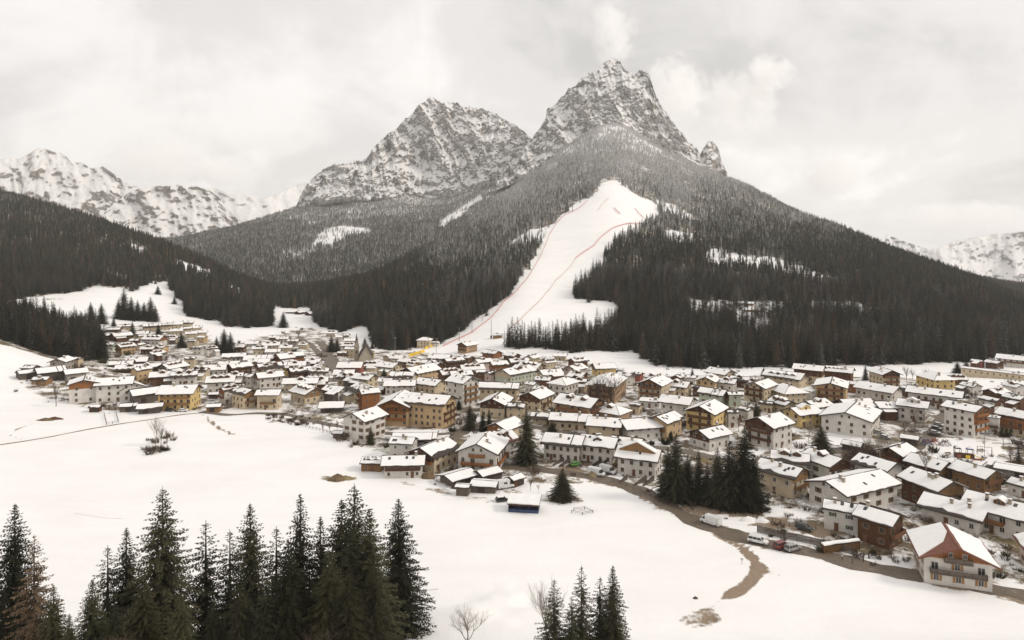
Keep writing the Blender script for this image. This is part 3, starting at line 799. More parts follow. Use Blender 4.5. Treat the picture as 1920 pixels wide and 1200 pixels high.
def wood(sheet, where, d0, d1, u0, u1, per, hfun, larch, frostfun, density=None):
    X, D, Z, U, V = scatter(sheet, d0, d1, u0, u1, per)
    H = hfun(D, Z) * np.clip(R.normal(0.9, 0.22, len(D)), 0.35, 1.4)
    k = where(U, V, D) & seen(sheet, U, D, V, H * F / D)
    if density is not None: k &= R.uniform(0, 1, len(D)) < density(U, V, D, X)
    X, D, Z, U, V, H = (a[k] for a in (X, D, Z, U, V, H))
    lar = R.uniform(0, 1, len(D)) < np.clip(larch(U, V, D) * np.clip(0.45 + 1.6 * (fbm(X / 90, D / 90, 3, 77) + 0.3), 0.1, 2.4), 0, 0.85)
    far = D > 1050
    frm = np.where(far, np.where(lar, R.choice(LA_FAR, len(D)), R.choice(SP_FAR, len(D))), np.where(lar, R.choice(LA_NEAR, len(D)), R.choice(SP_NEAR, len(D))))
    w = H * R.uniform(0.85, 1.25, len(D)) * np.where(lar, 0.9, 1.0)
    size = np.stack([w, w, H], -1)
    frost = np.clip(frostfun(Z, V, U, D) + R.uniform(-0.14, 0.14, len(D)), 0, 1)
    return dict(P=np.stack([X, D, Z - 0.3], -1), form=frm, size=size, turn=R.uniform(0, 6.28, len(D)), frost=frost, lar=lar, app=H * F / D, U=U, V=V)

hfun = lambda D, Z: np.interp(Z, [-20, 60, 150, 300, 600], [23, 19, 16, 13, 10])
def where_main(U, V, D):
    U = U + fbm(U / 14, V / 9, 3, 201) * 9; V = V + fbm(U / 14, V / 9, 3, 202) * 7
    k = in_poly(U, V, FOREST_PL) & (U > 465) & (D > 500)
    for c in CLEARINGS: k &= ~(in_poly(U, V, c) & (R.uniform(0, 1, len(U)) < 0.86))
    return k & ~(in_poly(U, V, VILLAGE) & (D < 900))
def where_left(U, V, D):
    U = U + fbm(U / 14, V / 9, 3, 203) * 9; V = V + fbm(U / 14, V / 9, 3, 204) * 6
    k = in_poly(U, V, FOREST_LEFT) & (U < 560) & (D > 700)
    for c in CLEARINGS: k &= ~(in_poly(U, V, c) & (R.uniform(0, 1, len(U)) < 0.97))
    return k
def where_near(U, V, D): return in_poly(U, V, FOREST_NEAR) & (D > 450) & (D < 640)
def where_mid(U, V, D):
    k = np.ones(len(U), bool)
    for c in MID_CLEAR: k &= ~(in_poly(U, V, c) & (R.uniform(0, 1, len(U)) < 0.92))
    return k
frost_main = lambda Z, V, U, D: np.interp(Z, [0, 60, 160, 320, 520], [0.14, 0.32, 0.58, 0.77, 0.86]) + 0.10 * fbm(U / 60, V / 40, 3, 5) + 0.16 * np.clip((1010 - U) / 120, 0, 1) * np.clip((560 - V) / 60, 0, 1)
frost_left = lambda Z, V, U, D: np.interp(Z, [0, 60, 150, 260], [0.10, 0.18, 0.34, 0.46])
frost_mid = lambda Z, V, U, D: np.interp(Z, [-20, 100, 300, 500], [0.46, 0.52, 0.62, 0.74])
larch_main = lambda U, V, D: np.where(V > 540, 0.20, 0.10) * np.where(U > 1250, 1.15, 1.0)
dens_main = lambda U, V, D, X: np.where(V < 245, 0.6, 1.0) * np.clip(1.1 + 1.7 * fbm(X / 60, D / 60, 3, 91), 0.35, 1.0)
def cat(*ws): return {k: np.concatenate([w[k] for w in ws]) for k in ws[0]}
W_MAIN = cat(wood(G, where_main, 500, 1000, 500, 2300, 24, hfun, larch_main, frost_main),
             wood(G, where_main, 1000, 1700, 460, 2300, 28, hfun, larch_main, frost_main, dens_main),
             wood(G, where_main, 1700, 2850, 620, 2100, 30, hfun, larch_main, frost_main, dens_main))
W_LEFT = cat(wood(G, where_near, 450, 640, -350, 260, 18, hfun, lambda U, V, D: 0.1 + 0 * U, frost_left),
             wood(G, where_left, 700, 1050, -350, 560, 24, hfun, lambda U, V, D: 0.22 + 0 * U, frost_left),
             wood(G, where_left, 1050, 2150, -350, 560, 38, hfun, lambda U, V, D: 0.2 + 0 * U, frost_left))
W_MID = wood(MS, where_mid, 1350, 3350, 210, 1080, 27, lambda D, Z: np.interp(Z, [-20, 200, 400], [20, 15, 9]), lambda U, V, D: 0.08 + 0 * U, frost_mid,
             lambda U, V, D, X: np.interp(D, [2700, 3300], [1.0, 0.45]) * np.clip(1.25 + 1.2 * fbm(X / 120, D / 120, 3, 14), 0.3, 1))

# the trees that show largest stand as single trees, the rest as one wood each
def single_forms():
    d = {}
    for f in SP_NEAR + LA_NEAR:
        me = FORMS[f].data
        d[f] = me
    return d
def split_tree_mesh(me, mat):
    """The same form as two meshes: stem and crown."""
    cr, st = MB(), MB()
    for p in me.polygons:
        (st if p.material_index == 1 else cr).poly([me.vertices[i].co for i in p.vertices])
    return st.mesh('trunk', M['bark']), cr.mesh('crown', mat)
SPLIT = {f: split_tree_mesh(FORMS[f].data, M['forest_spruce'] if f in SP_NEAR else M['forest_larch']) for f in SP_NEAR + LA_NEAR}
TREES = []
def place_tree(name, trunk, crown, loc, rz, scale):
    r = empty(name, loc, rz); r.scale = scale
    link('trunk', trunk, r); link('crown', crown, r)
    return r
def take_singles(W, n, pred, lab_sp, lab_la, group):
    cand = np.nonzero(pred(W['U'], W['V'], W['P'][:, 1]) & np.isin(W['form'], SP_NEAR + LA_NEAR))[0]
    cand = cand[np.argsort(-W['app'][cand])][:n]
    for i in cand:
        f = int(W['form'][i])
        o = place_tree('larch_tree' if W['lar'][i] else 'spruce_tree', *SPLIT[f], W['P'][i].tolist(), float(W['turn'][i]), W['size'][i].tolist())
        tag(o, lab_la if W['lar'][i] else lab_sp, 'tree', group)
    keep = np.ones(len(W['form']), bool); keep[cand] = False
    return {k: v[keep] for k, v in W.items()}
infr = lambda U: (U > 0) & (U < 1920)
W_LEFT = take_singles(W_LEFT, 60, lambda U, V, D: infr(U) & (D < 640), 'dark spruce in the dense wood above the snowy bank at the left edge', 'brown larch in the dense wood above the snowy bank at the left edge', 'trees of the wood at the left edge')
W_MAIN = take_singles(W_MAIN, 130, lambda U, V, D: infr(U) & (U > 1150), 'dark spruce in the front of the wood behind the right half of the village', 'bare brown larch in the front of the wood behind the right half of the village', 'trees of the wood behind the village')
W_MAIN = take_singles(W_MAIN, 50, lambda U, V, D: (U > 935) & (U < 1150) & (V > 630), 'dark spruce in the tree row between ski slope and village', 'bare brown larch in the tree row between ski slope and village', 'trees between ski slope and village')
W_MAIN = take_singles(W_MAIN, 50, lambda U, V, D: (U > 690) & (U < 860) & (V > 590), 'dark spruce in the wood left of the foot of the ski slope', 'bare brown larch in the wood left of the foot of the ski slope', 'trees left of the ski slope')
print('forest', len(W_MAIN['form']), len(W_LEFT['form']), len(W_MID['form']))
for W, lab in ((W_MAIN, 'dense dark conifer wood covering the main hill on both sides of the ski slope'), (W_LEFT, 'dark conifer wood covering the hill at the left'), (W_MID, 'grey frosted conifer wood on the slopes below the rock massif')):
    forest_object('forest', W['P'], W['form'], W['size'], W['turn'], W['frost'], lab)

SPR = [spruce('s', 26, 6.3, 1, M['spruce'], 1.2), spruce('s', 26, 5.2, 2, M['spruce'], 1.15, 0.05, 0.4), spruce('s', 26, 6.8, 3, M['spruce'], 1.15, 0.04, 0.3, 0.08),
       spruce('s', 26, 6.4, 4, M['spruce_dry'], 1.2, 0.03, 0.5), spruce('s', 26, 5.4, 5, M['spruce'], 0.85, 0.06, 0.32, 0.2)]
SPR_LARCH = spruce('s', 26, 6.4, 6, M['larch'], 0.75, 0.08, 0.25, 0.15)
def hand_tree(u, v_top, v_base=None, D=None, kind=0, label='', group=None, width=1.0, name='spruce_tree'):
    """A spruce whose tip shows at (u, v_top), rooted at row v_base or at distance D."""
    if D is None:
        p = at(u, v_base); D = p.y
    x = (u - CX) / F * D; zg = ground(x, D)
    H = CAMZ - (v_top - HY) / F * D - zg
    tr, cr = SPR_LARCH if kind == 9 else SPR[kind]
    s = H / 26.0
    o = place_tree(name if kind != 9 else 'larch_tree', tr, cr, (x, D, zg), rng.random() * 6.28, (s * width, s * width, s))
    tag(o, label, 'tree', group)
    return o
# ------------------------------------------------------------------ roads and tracks
def mat_road(name, a, b, wet):
    t = NT(name)
    co = t.coord('Position')
    n = t.noise(co, 0.25, 6.0, 0.65); n2 = t.noise(co, 1.6, 5.0, 0.7)
    c = t.mix(n, a, b)
    slush = t.ramp(t.math('ADD', t.math('MULTIPLY', n, 0.5), t.math('MULTIPLY', n2, 0.5)), [(0.585, 0.0), (0.66, 0.8)])
    t.color(t.mix(slush, c, (0.62, 0.58, 0.53)))
    t.set(t.b.inputs['Roughness'], t.ramp(n2, [(0.4, 0.95 - wet), (0.62, 0.95)]))
    t.b.inputs['Specular IOR Level'].default_value = 0.4
    return t.mat
M['asphalt'] = mat_road('wet_asphalt', (0.095, 0.073, 0.054), (0.18, 0.14, 0.102), 0.5)
M['track'] = mat_road('muddy_track', (0.15, 0.105, 0.068), (0.25, 0.18, 0.12), 0.2)
M['lane'] = mat_road('village_lane', (0.11, 0.09, 0.072), (0.20, 0.165, 0.13), 0.3)

def road(name, pts, width, mat, lift=0.14, step=3.0):
    P = [at(u, v) for u, v in pts]
    ctr = [Vector((p.x, p.y)) for p in P]
    dense = []
    for i in range(len(ctr) - 1):
        a, b = ctr[i], ctr[i + 1]
        a0 = ctr[max(i - 1, 0)]; b1 = ctr[min(i + 2, len(ctr) - 1)]
        n = max(1, int((b - a).length / step))
        for k in range(n):
            t = k / n
            dense.append(0.5 * ((2 * a) + (b - a0) * t + (2 * a0 - 5 * a + 4 * b - b1) * t * t + (3 * a - a0 - 3 * b + b1) * t ** 3))
    dense.append(ctr[-1])
    mb = MB(); rows = []
    for i, p in enumerate(dense):
        d = (dense[min(i + 1, len(dense) - 1)] - dense[max(i - 1, 0)]).normalized()
        s = Vector((-d.y, d.x))
        row = []
        w = width * (0.5 + 0.09 * math.sin(i * 1.7) + 0.08 * math.sin(i * 0.61 + 1) + rng.uniform(-.05, .05))
        if name == 'track': w *= min(1.0, 0.25 + 0.25 * (len(dense) - 1 - i))
        for k in range(-2, 3):
            q = p + s * (w * k / 2)
            e = -0.12 if abs(k) == 2 else 0.0
            row.append(len(mb.v)); mb.v.append((q.x, q.y, ground(q.x, q.y) + lift + e))
        rows.append(row)
    for r0, r1 in zip(rows[:-1], rows[1:]):
        for k in range(4):
            mb.f.append((r0[k], r0[k + 1], r1[k + 1], r1[k])); mb.m.append(0)
    o = mb.build(name, mat, smooth=True)
    tag(o, kind='structure')
    return o
road('road', [(1990, 1140), (1920, 1116), (1850, 1103), (1760, 1086), (1680, 1073), (1600, 1056), (1540, 1041), (1480, 1027), (1420, 1016), (1370, 1001), (1330, 987), (1300, 975), (1260, 953), (1220, 930), (1180, 913), (1140, 901), (1100, 893), (1040, 884), (990, 877), (930, 872), (880, 866), (850, 858), (832, 846), (838, 830), (862, 812), (880, 800)], 6.4, M['asphalt'])
road('track', [(0, 834), (60, 825), (120, 814), (200, 799), (280, 787), (345, 777), (400, 774)], 1.5, M['greywood'] if False else M['track'], 0.12)
road('road', [(1700, 850), (1735, 826), (1755, 805), (1768, 785), (1775, 770)], 5.5, M['lane'])
road('road', [(1960, 862), (1890, 870), (1872, 885), (1850, 902), (1830, 920)], 5.0, M['track'], 0.16)
road('road', [(600, 640), (610, 655), (622, 672), (632, 690), (640, 705), (650, 720)], 9.0, M['asphalt'], 0.3, 8.0)
road('road', [(560, 632), (585, 650), (605, 668), (625, 690), (640, 705)], 7.0, M['lane'], 0.35, 8.0)
road('road', [(380, 772), (430, 778), (480, 775), (540, 778), (590, 790), (640, 800), (720, 812), (800, 815), (850, 812)], 4.0, M['lane'], 0.2)
road('road', [(880, 800), (930, 790), (1000, 800), (1060, 812), (1140, 830), (1240, 840), (1300, 850), (1400, 868), (1460, 860), (1540, 850), (1640, 838), (1700, 850)], 5.0, M['lane'], 0.2)
road('road', [(660, 735), (720, 748), (800, 758), (880, 768), (960, 760), (1060, 768), (1180, 770), (1300, 768), (1420, 770), (1560, 775), (1680, 795), (1740, 800)], 5.0, M['lane'], 0.25)

# ------------------------------------------------------------------ houses
def window_mesh(w, h, frame):
    mb = MB(); b = 0.09
    mb.box(-w / 2, -w / 2 + b, -.07, 0.02, 0, h, 0); mb.box(w / 2 - b, w / 2, -.07, 0.02, 0, h, 0)
    mb.box(-w / 2 + b, w / 2 - b, -.07, 0.02, h - b, h, 0); mb.box(-w / 2 - .08, w / 2 + .08, -.12, 0.02, -.06, 0.0, 0)
    mb.box(-w / 2 + b, w / 2 - b, -.07, 0.02, 0, b, 0)
    mb.box(-.035, .035, -.05, 0.02, b, h - b, 0)
    mb.poly([(-w / 2 + b, -.02, b), (w / 2 - b, -.02, b), (w / 2 - b, -.02, h - b), (-w / 2 + b, -.02, h - b)], 1)
    return mb.mesh('window', [frame, M['glass']])
WIN = {(k, f): window_mesh(w, h, M[f]) for k, (w, h) in {'std': (1.15, 1.45), 'small': (0.9, 1.1), 'door': (1.5, 2.1), 'wide': (1.9, 1.4)}.items() for f in ('frame', 'framew')}
SHUT = {}
for k, (w, h) in {'std': (0.56, 1.45), 'small': (0.46, 1.1)}.items():
    for c in ('shutter', 'shutter2', 'shutter3'):
        mb = MB(); mb.box(-w / 2, w / 2, -.06, 0.0, 0, h)
        for i in range(5): mb.box(-w / 2 + .06, w / 2 - .06, -.085, -.06, .1 + i * (h - .2) / 5, .1 + (i + .6) * (h - .2) / 5)
        SHUT[(k, c)] = mb.mesh('shutter', M[c])
DOOR = MB(); DOOR.box(-.55, .55, -.06, .02, 0, 2.1); DOOR.box(-.65, .65, -.1, .02, 2.1, 2.2)
DOOR = DOOR.mesh('door', M['shutter'])

CODE = {'w': 'white', 'c': 'cream', 'y': 'yellow', 'o': 'ochre', 'g': 'grey', 'm': 'mint', 'p': 'pink', 't': 'tan', 'b': 'wood', 's': 'stone', 'r': 'red', 'G': 'greywood', 'h': 'honey', 'O': 'orange'}
WORDS = {'w': 'white plastered', 'c': 'cream plastered', 'y': 'yellow', 'o': 'ochre', 'g': 'grey', 'm': 'pale green', 'p': 'pale pink', 't': 'tan', 'b': 'dark brown timber', 's': 'stone', 'r': 'red-brown', 'G': 'weathered grey timber', 'h': 'light timber', 'O': 'orange timber'}

class House: pass
HOUSES = []

def snow_slab(hb, x0, x1, ya, za, yb, zb, th, rr, m=0, nseg=None, jit=.32):
    """A snow blanket on a roof plane between the eave (ya, za) and the ridge (yb, zb)."""
    n = nseg or max(4, int((x1 - x0) / 1.6))
    base = len(hb.v)
    dy, dz = yb - ya, zb - za
    L = math.hypot(dy, dz); uy, uz = dy / L, dz / L
    for i in range(n + 1):
        x = x0 + (x1 - x0) * i / n
        j = rr.uniform(-.05, jit); k = rr.uniform(-.08, .12)
        if 0 < i < n: x += rr.uniform(-.3, .3)
        lo = (ya + uy * j, za + uz * j); hi = (yb - uy * k, zb - uz * k)
        md = ((lo[0] + hi[0]) / 2, (lo[1] + hi[1]) / 2)
        t2 = th * rr.uniform(0.75, 1.25)
        hb.v += [(x, lo[0], lo[1]), (x, lo[0] + uy * .1, lo[1] + uz * .1 + t2 * .8), (x, md[0], md[1] + t2), (x, hi[0], hi[1] + t2 * .8), (x, hi[0], hi[1])]
    for i in range(n):
        a, b = base + i * 5, base + (i + 1) * 5
        for q in range(4):
            hb.f.append((a + q, b + q, b + q + 1, a + q + 1) if ya < yb else (a + q, a + q + 1, b + q + 1, b + q)); hb.m.append(m)
    for e in (base, base + n * 5):
        hb.f.append(tuple(e + q for q in range(5))); hb.m.append(m)

def make_house(spec):
    xl, xm, xr, yb, gs, st, code, opt = spec[:8]
    kw = spec[8] if len(spec) > 8 else {}
    rr = random.Random(int(xl * 7 + yb * 13))
    P = at(xm, yb)
    D = P.y
    az = math.atan((xm - CX) / F)
    kp = F / (D * math.cos(az))
    gl, gr = (xm - xl) / kp, (xr - xm) / kp
    g, s = (gl, gr) if gs == 'L' else (gr, gl)
    g = max(g, 0.05); s = max(s, 0.05)
    r = kw.get('r', 1.25)
    a = math.atan2(r * g, s)
    if a < math.radians(60): L = s / math.cos(a); B = L / r
    else: B = g / math.sin(a); L = B * r
    cap = max(12.5, 1.03 * g)
    if B > cap:
        B = cap; a = math.asin(min(0.995, g / B)); L = s / max(math.cos(a), 0.35)
    B = max(B, 3.0) * 1.05; L = max(L, 3.0) * 1.05
    if L > 3 * B and 'n' not in opt: pass
    Rv = Vector((math.cos(az), -math.sin(az))); Fv = Vector((math.sin(az), math.cos(az)))
    sg = 1 if gs == 'L' else -1
    er = Rv * math.cos(a) + Fv * (math.sin(a) * sg)
    nv = Rv * (math.sin(a) * sg) - Fv * math.cos(a)
    C = Vector((P.x, P.y)) + er * (L / 2 * sg) - nv * (B / 2)
    rz = math.atan2(er.y, er.x)
    H = House()
    H.spec, H.D, H.u, H.v, H.L, H.B, H.C, H.rz = spec, D, (xl + xr) / 2, yb, L, B, C, rz
    hw = st * 2.85
    root = empty(kw.get('name', 'house' if 'n' not in opt else 'barn'), (C.x, C.y, P.z), rz)
    H.root = root
    near = D < 330
    vx = -1 if gs == 'L' else 1                       # the gable end that is seen
    pitch = math.radians(kw.get('pitch', 23 if B < 16 else 18))
    rise = B / 2 * math.tan(pitch)
    x0, x1, y0, y1 = -L / 2, L / 2, -B / 2, B / 2
    wall_m = M[CODE[code]]
    hip = 'h' in opt
    # walls with their gables
    mb = MB()
    low = -4.0
    if 'o' in opt:                                    # open carport: posts only
        for px_ in np.linspace(x0 + .2, x1 - .2, max(2, int(L / 4) + 1)):
            for py_ in (y0 + .2, y1 - .2): mb.box(px_ - .12, px_ + .12, py_ - .12, py_ + .12, low, hw)
        mb.box(x0 + .1, x1 - .1, y1 - .1, y1, low, hw - .02)
    else:
        def pent(x):
            return [(x, y0, low), (x, y1, low), (x, y1, hw), (x, 0, hw + rise), (x, y0, hw)] if not (hip or 'f' in opt) else [(x, y0, low), (x, y1, low), (x, y1, hw), (x, y0, hw)]
        mb.poly(list(reversed(pent(x0)))); mb.poly(pent(x1))
        mb.poly([(x0, y0, low), (x1, y0, low), (x1, y0, hw), (x0, y0, hw)]); mb.poly([(x1, y1, low), (x0, y1, low), (x0, y1, hw), (x1, y1, hw)])
    mb.build('wall', wall_m, root)
    clad = kw.get('clad', 'wood')
    cl0 = None
    if 'w' in opt and 'o' not in opt:                 # timber cladding of the upper gable (and upper storey)
        zc = hw - (2.85 * kw.get('cs', 0.75)); cl0 = zc
        for xs in ((vx,) if not near else (-1, 1)):
            mb = MB(); x = x0 if xs < 0 else x1; e = 0.07 * xs
            a_, b_ = sorted((x - e * .3, x + e))
            face = [(y0 + .01, zc), (y1 - .01, zc), (y1 - .01, hw), (0, hw + rise - .03), (y0 + .01, hw)]
            if hip: face = [(y0, zc), (y1, zc), (y1, hw), (y0, hw)]
            f0 = [(a_, y, z) for y, z in face]; f1 = [(b_, y, z) for y, z in face]
            mb.poly(list(reversed(f0))); mb.poly(f1)
            for i in range(len(face)):
                j = (i + 1) % len(face); mb.poly([f0[i], f0[j], f1[j], f1[i]])
            mb.build('timber_cladding', M[clad], root)
        if 'W' in opt:
            mb = MB(); mb.box(x0 - .02, x1 + .02, y0 - .07, y0 + .02, zc, hw - .02); mb.build('timber_cladding', M[clad], root)
    # roof: two dark boarded planes, each carrying its blanket of snow
    eo, go_ = kw.get('eave', 1.2 if B > 7 else 0.5), kw.get('gout', 1.25 if B > 7 else 0.5)
    th = 0.22
    roof_m = M[kw.get('roof', 'dark')]
    dep = rr.uniform(.08, .20)
    slip = kw.get('slip', rr.uniform(.05, .22) if rr.random() < (.12 if 'lab' in kw else .4) else 0.0)
    gaps = rr.random() < (.15 if 'lab' in kw else .38) and not kw.get('tri')
    rb = MB(); snow_parts = []
    tp = math.tan(pitch)
    if 'f' in opt:
        rb.box(x0 - .4, x1 + .4, y0 - .4, y1 + .4, hw, hw + .25)
        sb = MB(); snow_slab(sb, x0 - .3, x1 + .3, y0 - .3, hw + .25, y1 + .3, hw + .27, dep, rr); snow_parts.append(sb)
        top = lambda x, y: hw + .25
    elif hip:
        ex0, ex1, ey0, ey1 = x0 - eo, x1 + eo, y0 - eo, y1 + eo
        hr = max(0.2, L / 2 - B / 2 * 0.85)
        ze, zr = hw - eo * tp, hw + rise
        E = [(ex0, ey0, ze), (ex1, ey0, ze), (ex1, ey1, ze), (ex0, ey1, ze)]; T = [(-hr, 0, zr), (hr, 0, zr)]
        planes = [[E[0], E[1], T[1], T[0]], [E[2], E[3], T[0], T[1]], [E[1], E[2], T[1]], [E[3], E[0], T[0]]]
        for pl in planes: rb.poly(pl)
        rb.poly(list(reversed(E)))
        for pl in planes:
            sb = MB(); c = Vector((0, 0, 0))
            for p_ in pl: c += Vector(p_)
            c /= len(pl)
            lo = [tuple(c + (Vector(p_) - c) * .965 + Vector((0, 0, .01))) for p_ in pl]
            hi = [tuple(c + (Vector(p_) - c) * .95 + Vector((0, 0, dep))) for p_ in pl]
            sb.poly(hi)
            for i in range(len(pl)):
                j = (i + 1) % len(pl); sb.poly([lo[i], lo[j], hi[j], hi[i]])
            snow_parts.append(sb)
        top = lambda x, y: hw + rise - abs(y) * tp
    else:
        bare_side = kw.get('bare', '')
        for sd in (-1, 1):
            ye = sd * (B / 2 + eo); ze = hw - eo * tp
            lo = [(x0 - go_, ye, ze), (x1 + go_, ye, ze), (x1 + go_, 0, hw + rise), (x0 - go_, 0, hw + rise)]
            hi = [(p_[0], p_[1], p_[2] + th) for p_ in lo]
            if sd > 0: lo = [lo[1], lo[0], lo[3], lo[2]]; hi = [hi[1], hi[0], hi[3], hi[2]]
            rb.hexa(lo, hi)
            if not (sd > 0 and bare_side == 'back'):
                xa, xb = x0 - go_ + .12, x1 + go_ - .12
                if 'seg' in kw and sd < 0:
                    xa, xb = x0 - go_ + .12 + L * kw['seg'][0], x0 - go_ + L * kw['seg'][1]
                rg = rr.uniform(.16, .34) if rr.random() < .7 else rr.uniform(.4, .9)
                sb = MB()
                if kw.get('tri') and sd < 0:          # only the outer triangle of this roof plane still carries snow
                    T3 = [(x0 - go_ + .1, ye + .1), (x1 + go_ - .3, ye + .1), (x0 + L * .72, -B * .16), (x0 + L * .35, -B * .03), (x0 - go_ + .1, -B * .03)]
                    zq = lambda y_: hw + rise + th - abs(y_) * tp
                    lo3 = [(q_[0], q_[1], zq(q_[1])) for q_ in T3]; hi3 = [(q_[0], q_[1], q_[2] + .22) for q_ in lo3]
                    sb.poly(hi3)
                    for i in range(5): sb.poly([lo3[i], lo3[(i + 1) % 5], hi3[(i + 1) % 5], hi3[i]])
                    snow_parts.append(sb); continue
                fr_ = .10 + slip * (B / 2 + eo) * (1 if sd < 0 else .4)
                cuts = [xa, xb]
                if gaps and sd < 0 and xb - xa > 7: cuts = [xa] + sorted(rr.uniform(xa + 1.5, xb - 1.5) for _ in range(rr.randint(1, 2))) + [xb]
                for c0, c1 in zip(cuts[:-1], cuts[1:]):
                    g0 = rr.uniform(.15, .5) if c0 != xa else 0; fr2 = fr_ + (rr.uniform(0, .22) * (B / 2) if len(cuts) > 2 else 0)
                    if c1 - c0 - g0 < 1: continue
                    snow_slab(sb, c0 + g0, c1, ye - sd * fr2, ze + th + fr2 * tp, sd * rg, hw + rise + th - rg * tp, dep, rr, jit=.32 if slip == 0 else 1.3)
                snow_parts.append(sb)
        for xs in (x0 - go_, x1 + go_):                # barge boards
            rb.hexa([(xs - .05, -B / 2 - eo, hw - eo * tp - .12), (xs + .05, -B / 2 - eo, hw - eo * tp - .12), (xs + .05, 0, hw + rise - .12), (xs - .05, 0, hw + rise - .12)],
                    [(xs - .05, -B / 2 - eo, hw - eo * tp + th + .05), (xs + .05, -B / 2 - eo, hw - eo * tp + th + .05), (xs + .05, 0, hw + rise + th + .05), (xs - .05, 0, hw + rise + th + .05)])
            rb.hexa([(xs + .05, B / 2 + eo, hw - eo * tp - .12), (xs - .05, B / 2 + eo, hw - eo * tp - .12), (xs - .05, 0, hw + rise - .125), (xs + .05, 0, hw + rise - .125)],
                    [(xs + .05, B / 2 + eo, hw - eo * tp + th + .05), (xs - .05, B / 2 + eo, hw - eo * tp + th + .05), (xs - .05, 0, hw + rise + th + .055), (xs + .05, 0, hw + rise + th + .055)])
        rb.box(x0 - go_ + .06, x1 + go_ - .06, -.14, .14, hw + rise + th - .05, hw + rise + th + .07)
        if near:
            rb.box(x0 - go_, x1 + go_, -B / 2 - eo - .12, -B / 2 - eo - .003, hw - eo * tp - .02, hw - eo * tp + .12)
        top = lambda x, y: hw + rise + th - abs(y) * tp
    roof = rb.build('roof', roof_m, root)
    for sb in snow_parts: sb.build('snow_cover', M['roof_snow'], roof)
    # chimneys, skylights and dormers stand on the roof
    nch = kw.get('ch', 0 if ('n' in opt or 'o' in opt) else (1 + (rr.random() < .55) if B > 6 else 0))
    for i in range(nch):
        cx_ = rr.uniform(-.36, .36) * L; cy_ = -rr.uniform(.08, .5) * B / 2
        zt = top(cx_, cy_)
        mb = MB(); w = .38
        mb.box(cx_ - w, cx_ + w, cy_ - w, cy_ + w, zt - 1.0, zt + 1.0, 0); mb.box(cx_ - w - .12, cx_ + w + .12, cy_ - w - .12, cy_ + w + .12, zt + 1.25, zt + 1.36, 1)
        for sx in (-1, 1):
            for sy in (-1, 1): mb.box(cx_ + sx * (w - .08) - .07, cx_ + sx * (w - .08) + .07, cy_ + sy * (w - .08) - .07, cy_ + sy * (w - .08) + .07, zt + 1.0, zt + 1.25, 0)
        mb.box(cx_ - w - .08, cx_ + w + .08, cy_ - w - .08, cy_ + w + .08, zt + 1.36, zt + 1.52, 2)
        mb.build('chimney', [M['stone'], M['copper'], M['roof_snow']], roof)
    for i in range(kw.get('sky', (rr.randint(0, 3) if not ('n' in opt or 'o' in opt or hip) and D < 480 else 0))):
        cx_ = rr.uniform(-.4, .4) * L; cy_ = -rr.uniform(.3, .75) * B / 2
        z_ = top(cx_, cy_) + dep; w, h = .42, .6
        mb = MB()
        lo = [(cx_ - w, cy_ - h, z_ - h * tp - .3), (cx_ + w, cy_ - h, z_ - h * tp - .3), (cx_ + w, cy_ + h, z_ + h * tp - .3), (cx_ - w, cy_ + h, z_ + h * tp - .3)]
        mb.hexa(lo, [(p_[0], p_[1], p_[2] + .38) for p_ in lo])
        mb.build('skylight', M['glass'], roof)
    auto = 'lab' not in kw and 'terr' not in kw and not ('n' in opt or 'o' in opt or hip or 'f' in opt) and st > 1.3 and L > 7
    nd_ = kw.get('dorm', rr.choice([0, 0, 0, 1, 1, 2, 3]) if auto else 0)
    for i in range(nd_):
        cx_ = (-.5 + (i + .5) / nd_) * L * .8 + rr.uniform(-.3, .3); cy_ = -B * kw.get('dy', .27)
        w = kw.get('dw', 1.3); zb_ = top(cx_, cy_) - .3; hh = kw.get('dh', 1.5); back = cy_ + (hh + .9) / max(tp, .2)
        back = min(back, -.1)
        mb = MB()
        mb.poly([(cx_ - w, cy_, zb_), (cx_ + w, cy_, zb_), (cx_ + w, cy_, zb_ + hh), (cx_, cy_, zb_ + hh + w * .45), (cx_ - w, cy_, zb_ + hh)])
        for sx in (-1, 1): mb.poly([(cx_ + sx * w, cy_, zb_), (cx_ + sx * w, back, zb_), (cx_ + sx * w, back, zb_ + hh), (cx_ + sx * w, cy_, zb_ + hh)])
        dm = mb.build('dormer', M[kw.get('dmat', 'wood')], roof)
        mb = MB()
        for sx in (-1, 1):
            f = [(cx_ + sx * (w + .35), cy_ - .4, zb_ + hh - .16), (cx_ + sx * (w + .35), back, zb_ + hh - .16), (cx_, back, zb_ + hh + w * .45), (cx_, cy_ - .4, zb_ + hh + w * .45)]
            g_ = [(p_[0], p_[1], p_[2] + .3) for p_ in f]
            if sx < 0: f = list(reversed(f)); g_ = list(reversed(g_))
            mb.hexa(f, g_)
        mb.build('dormer_snow', M['roof_snow'], roof)
        if near: link('window', WIN[('small', 'frame')], root, (cx_, cy_ - .02, zb_ + .4))
    if auto and rr.random() < .45:                     # a lower annex at the side
        al, ab, ah = L * rr.uniform(.35, .6), rr.uniform(3.0, 5.0), min(hw - .6, rr.uniform(2.4, 4.2))
        ax = rr.choice([-1, 1]) * (L - al) / 2 * .9
        mb = MB(); mb.box(ax - al / 2, ax + al / 2, y0 - ab, y0 + .02, -4, ah); an = mb.build('annex', M[rr.choice([CODE[code], 'wood', 'greywood'])], root)
        mb = MB(); f_ = [(ax - al / 2 - .4, y0 - ab - .6, ah - .05), (ax + al / 2 + .4, y0 - ab - .6, ah - .05), (ax + al / 2 + .4, y0 - .01, ah + .25 * ab), (ax - al / 2 - .4, y0 - .01, ah + .25 * ab)]
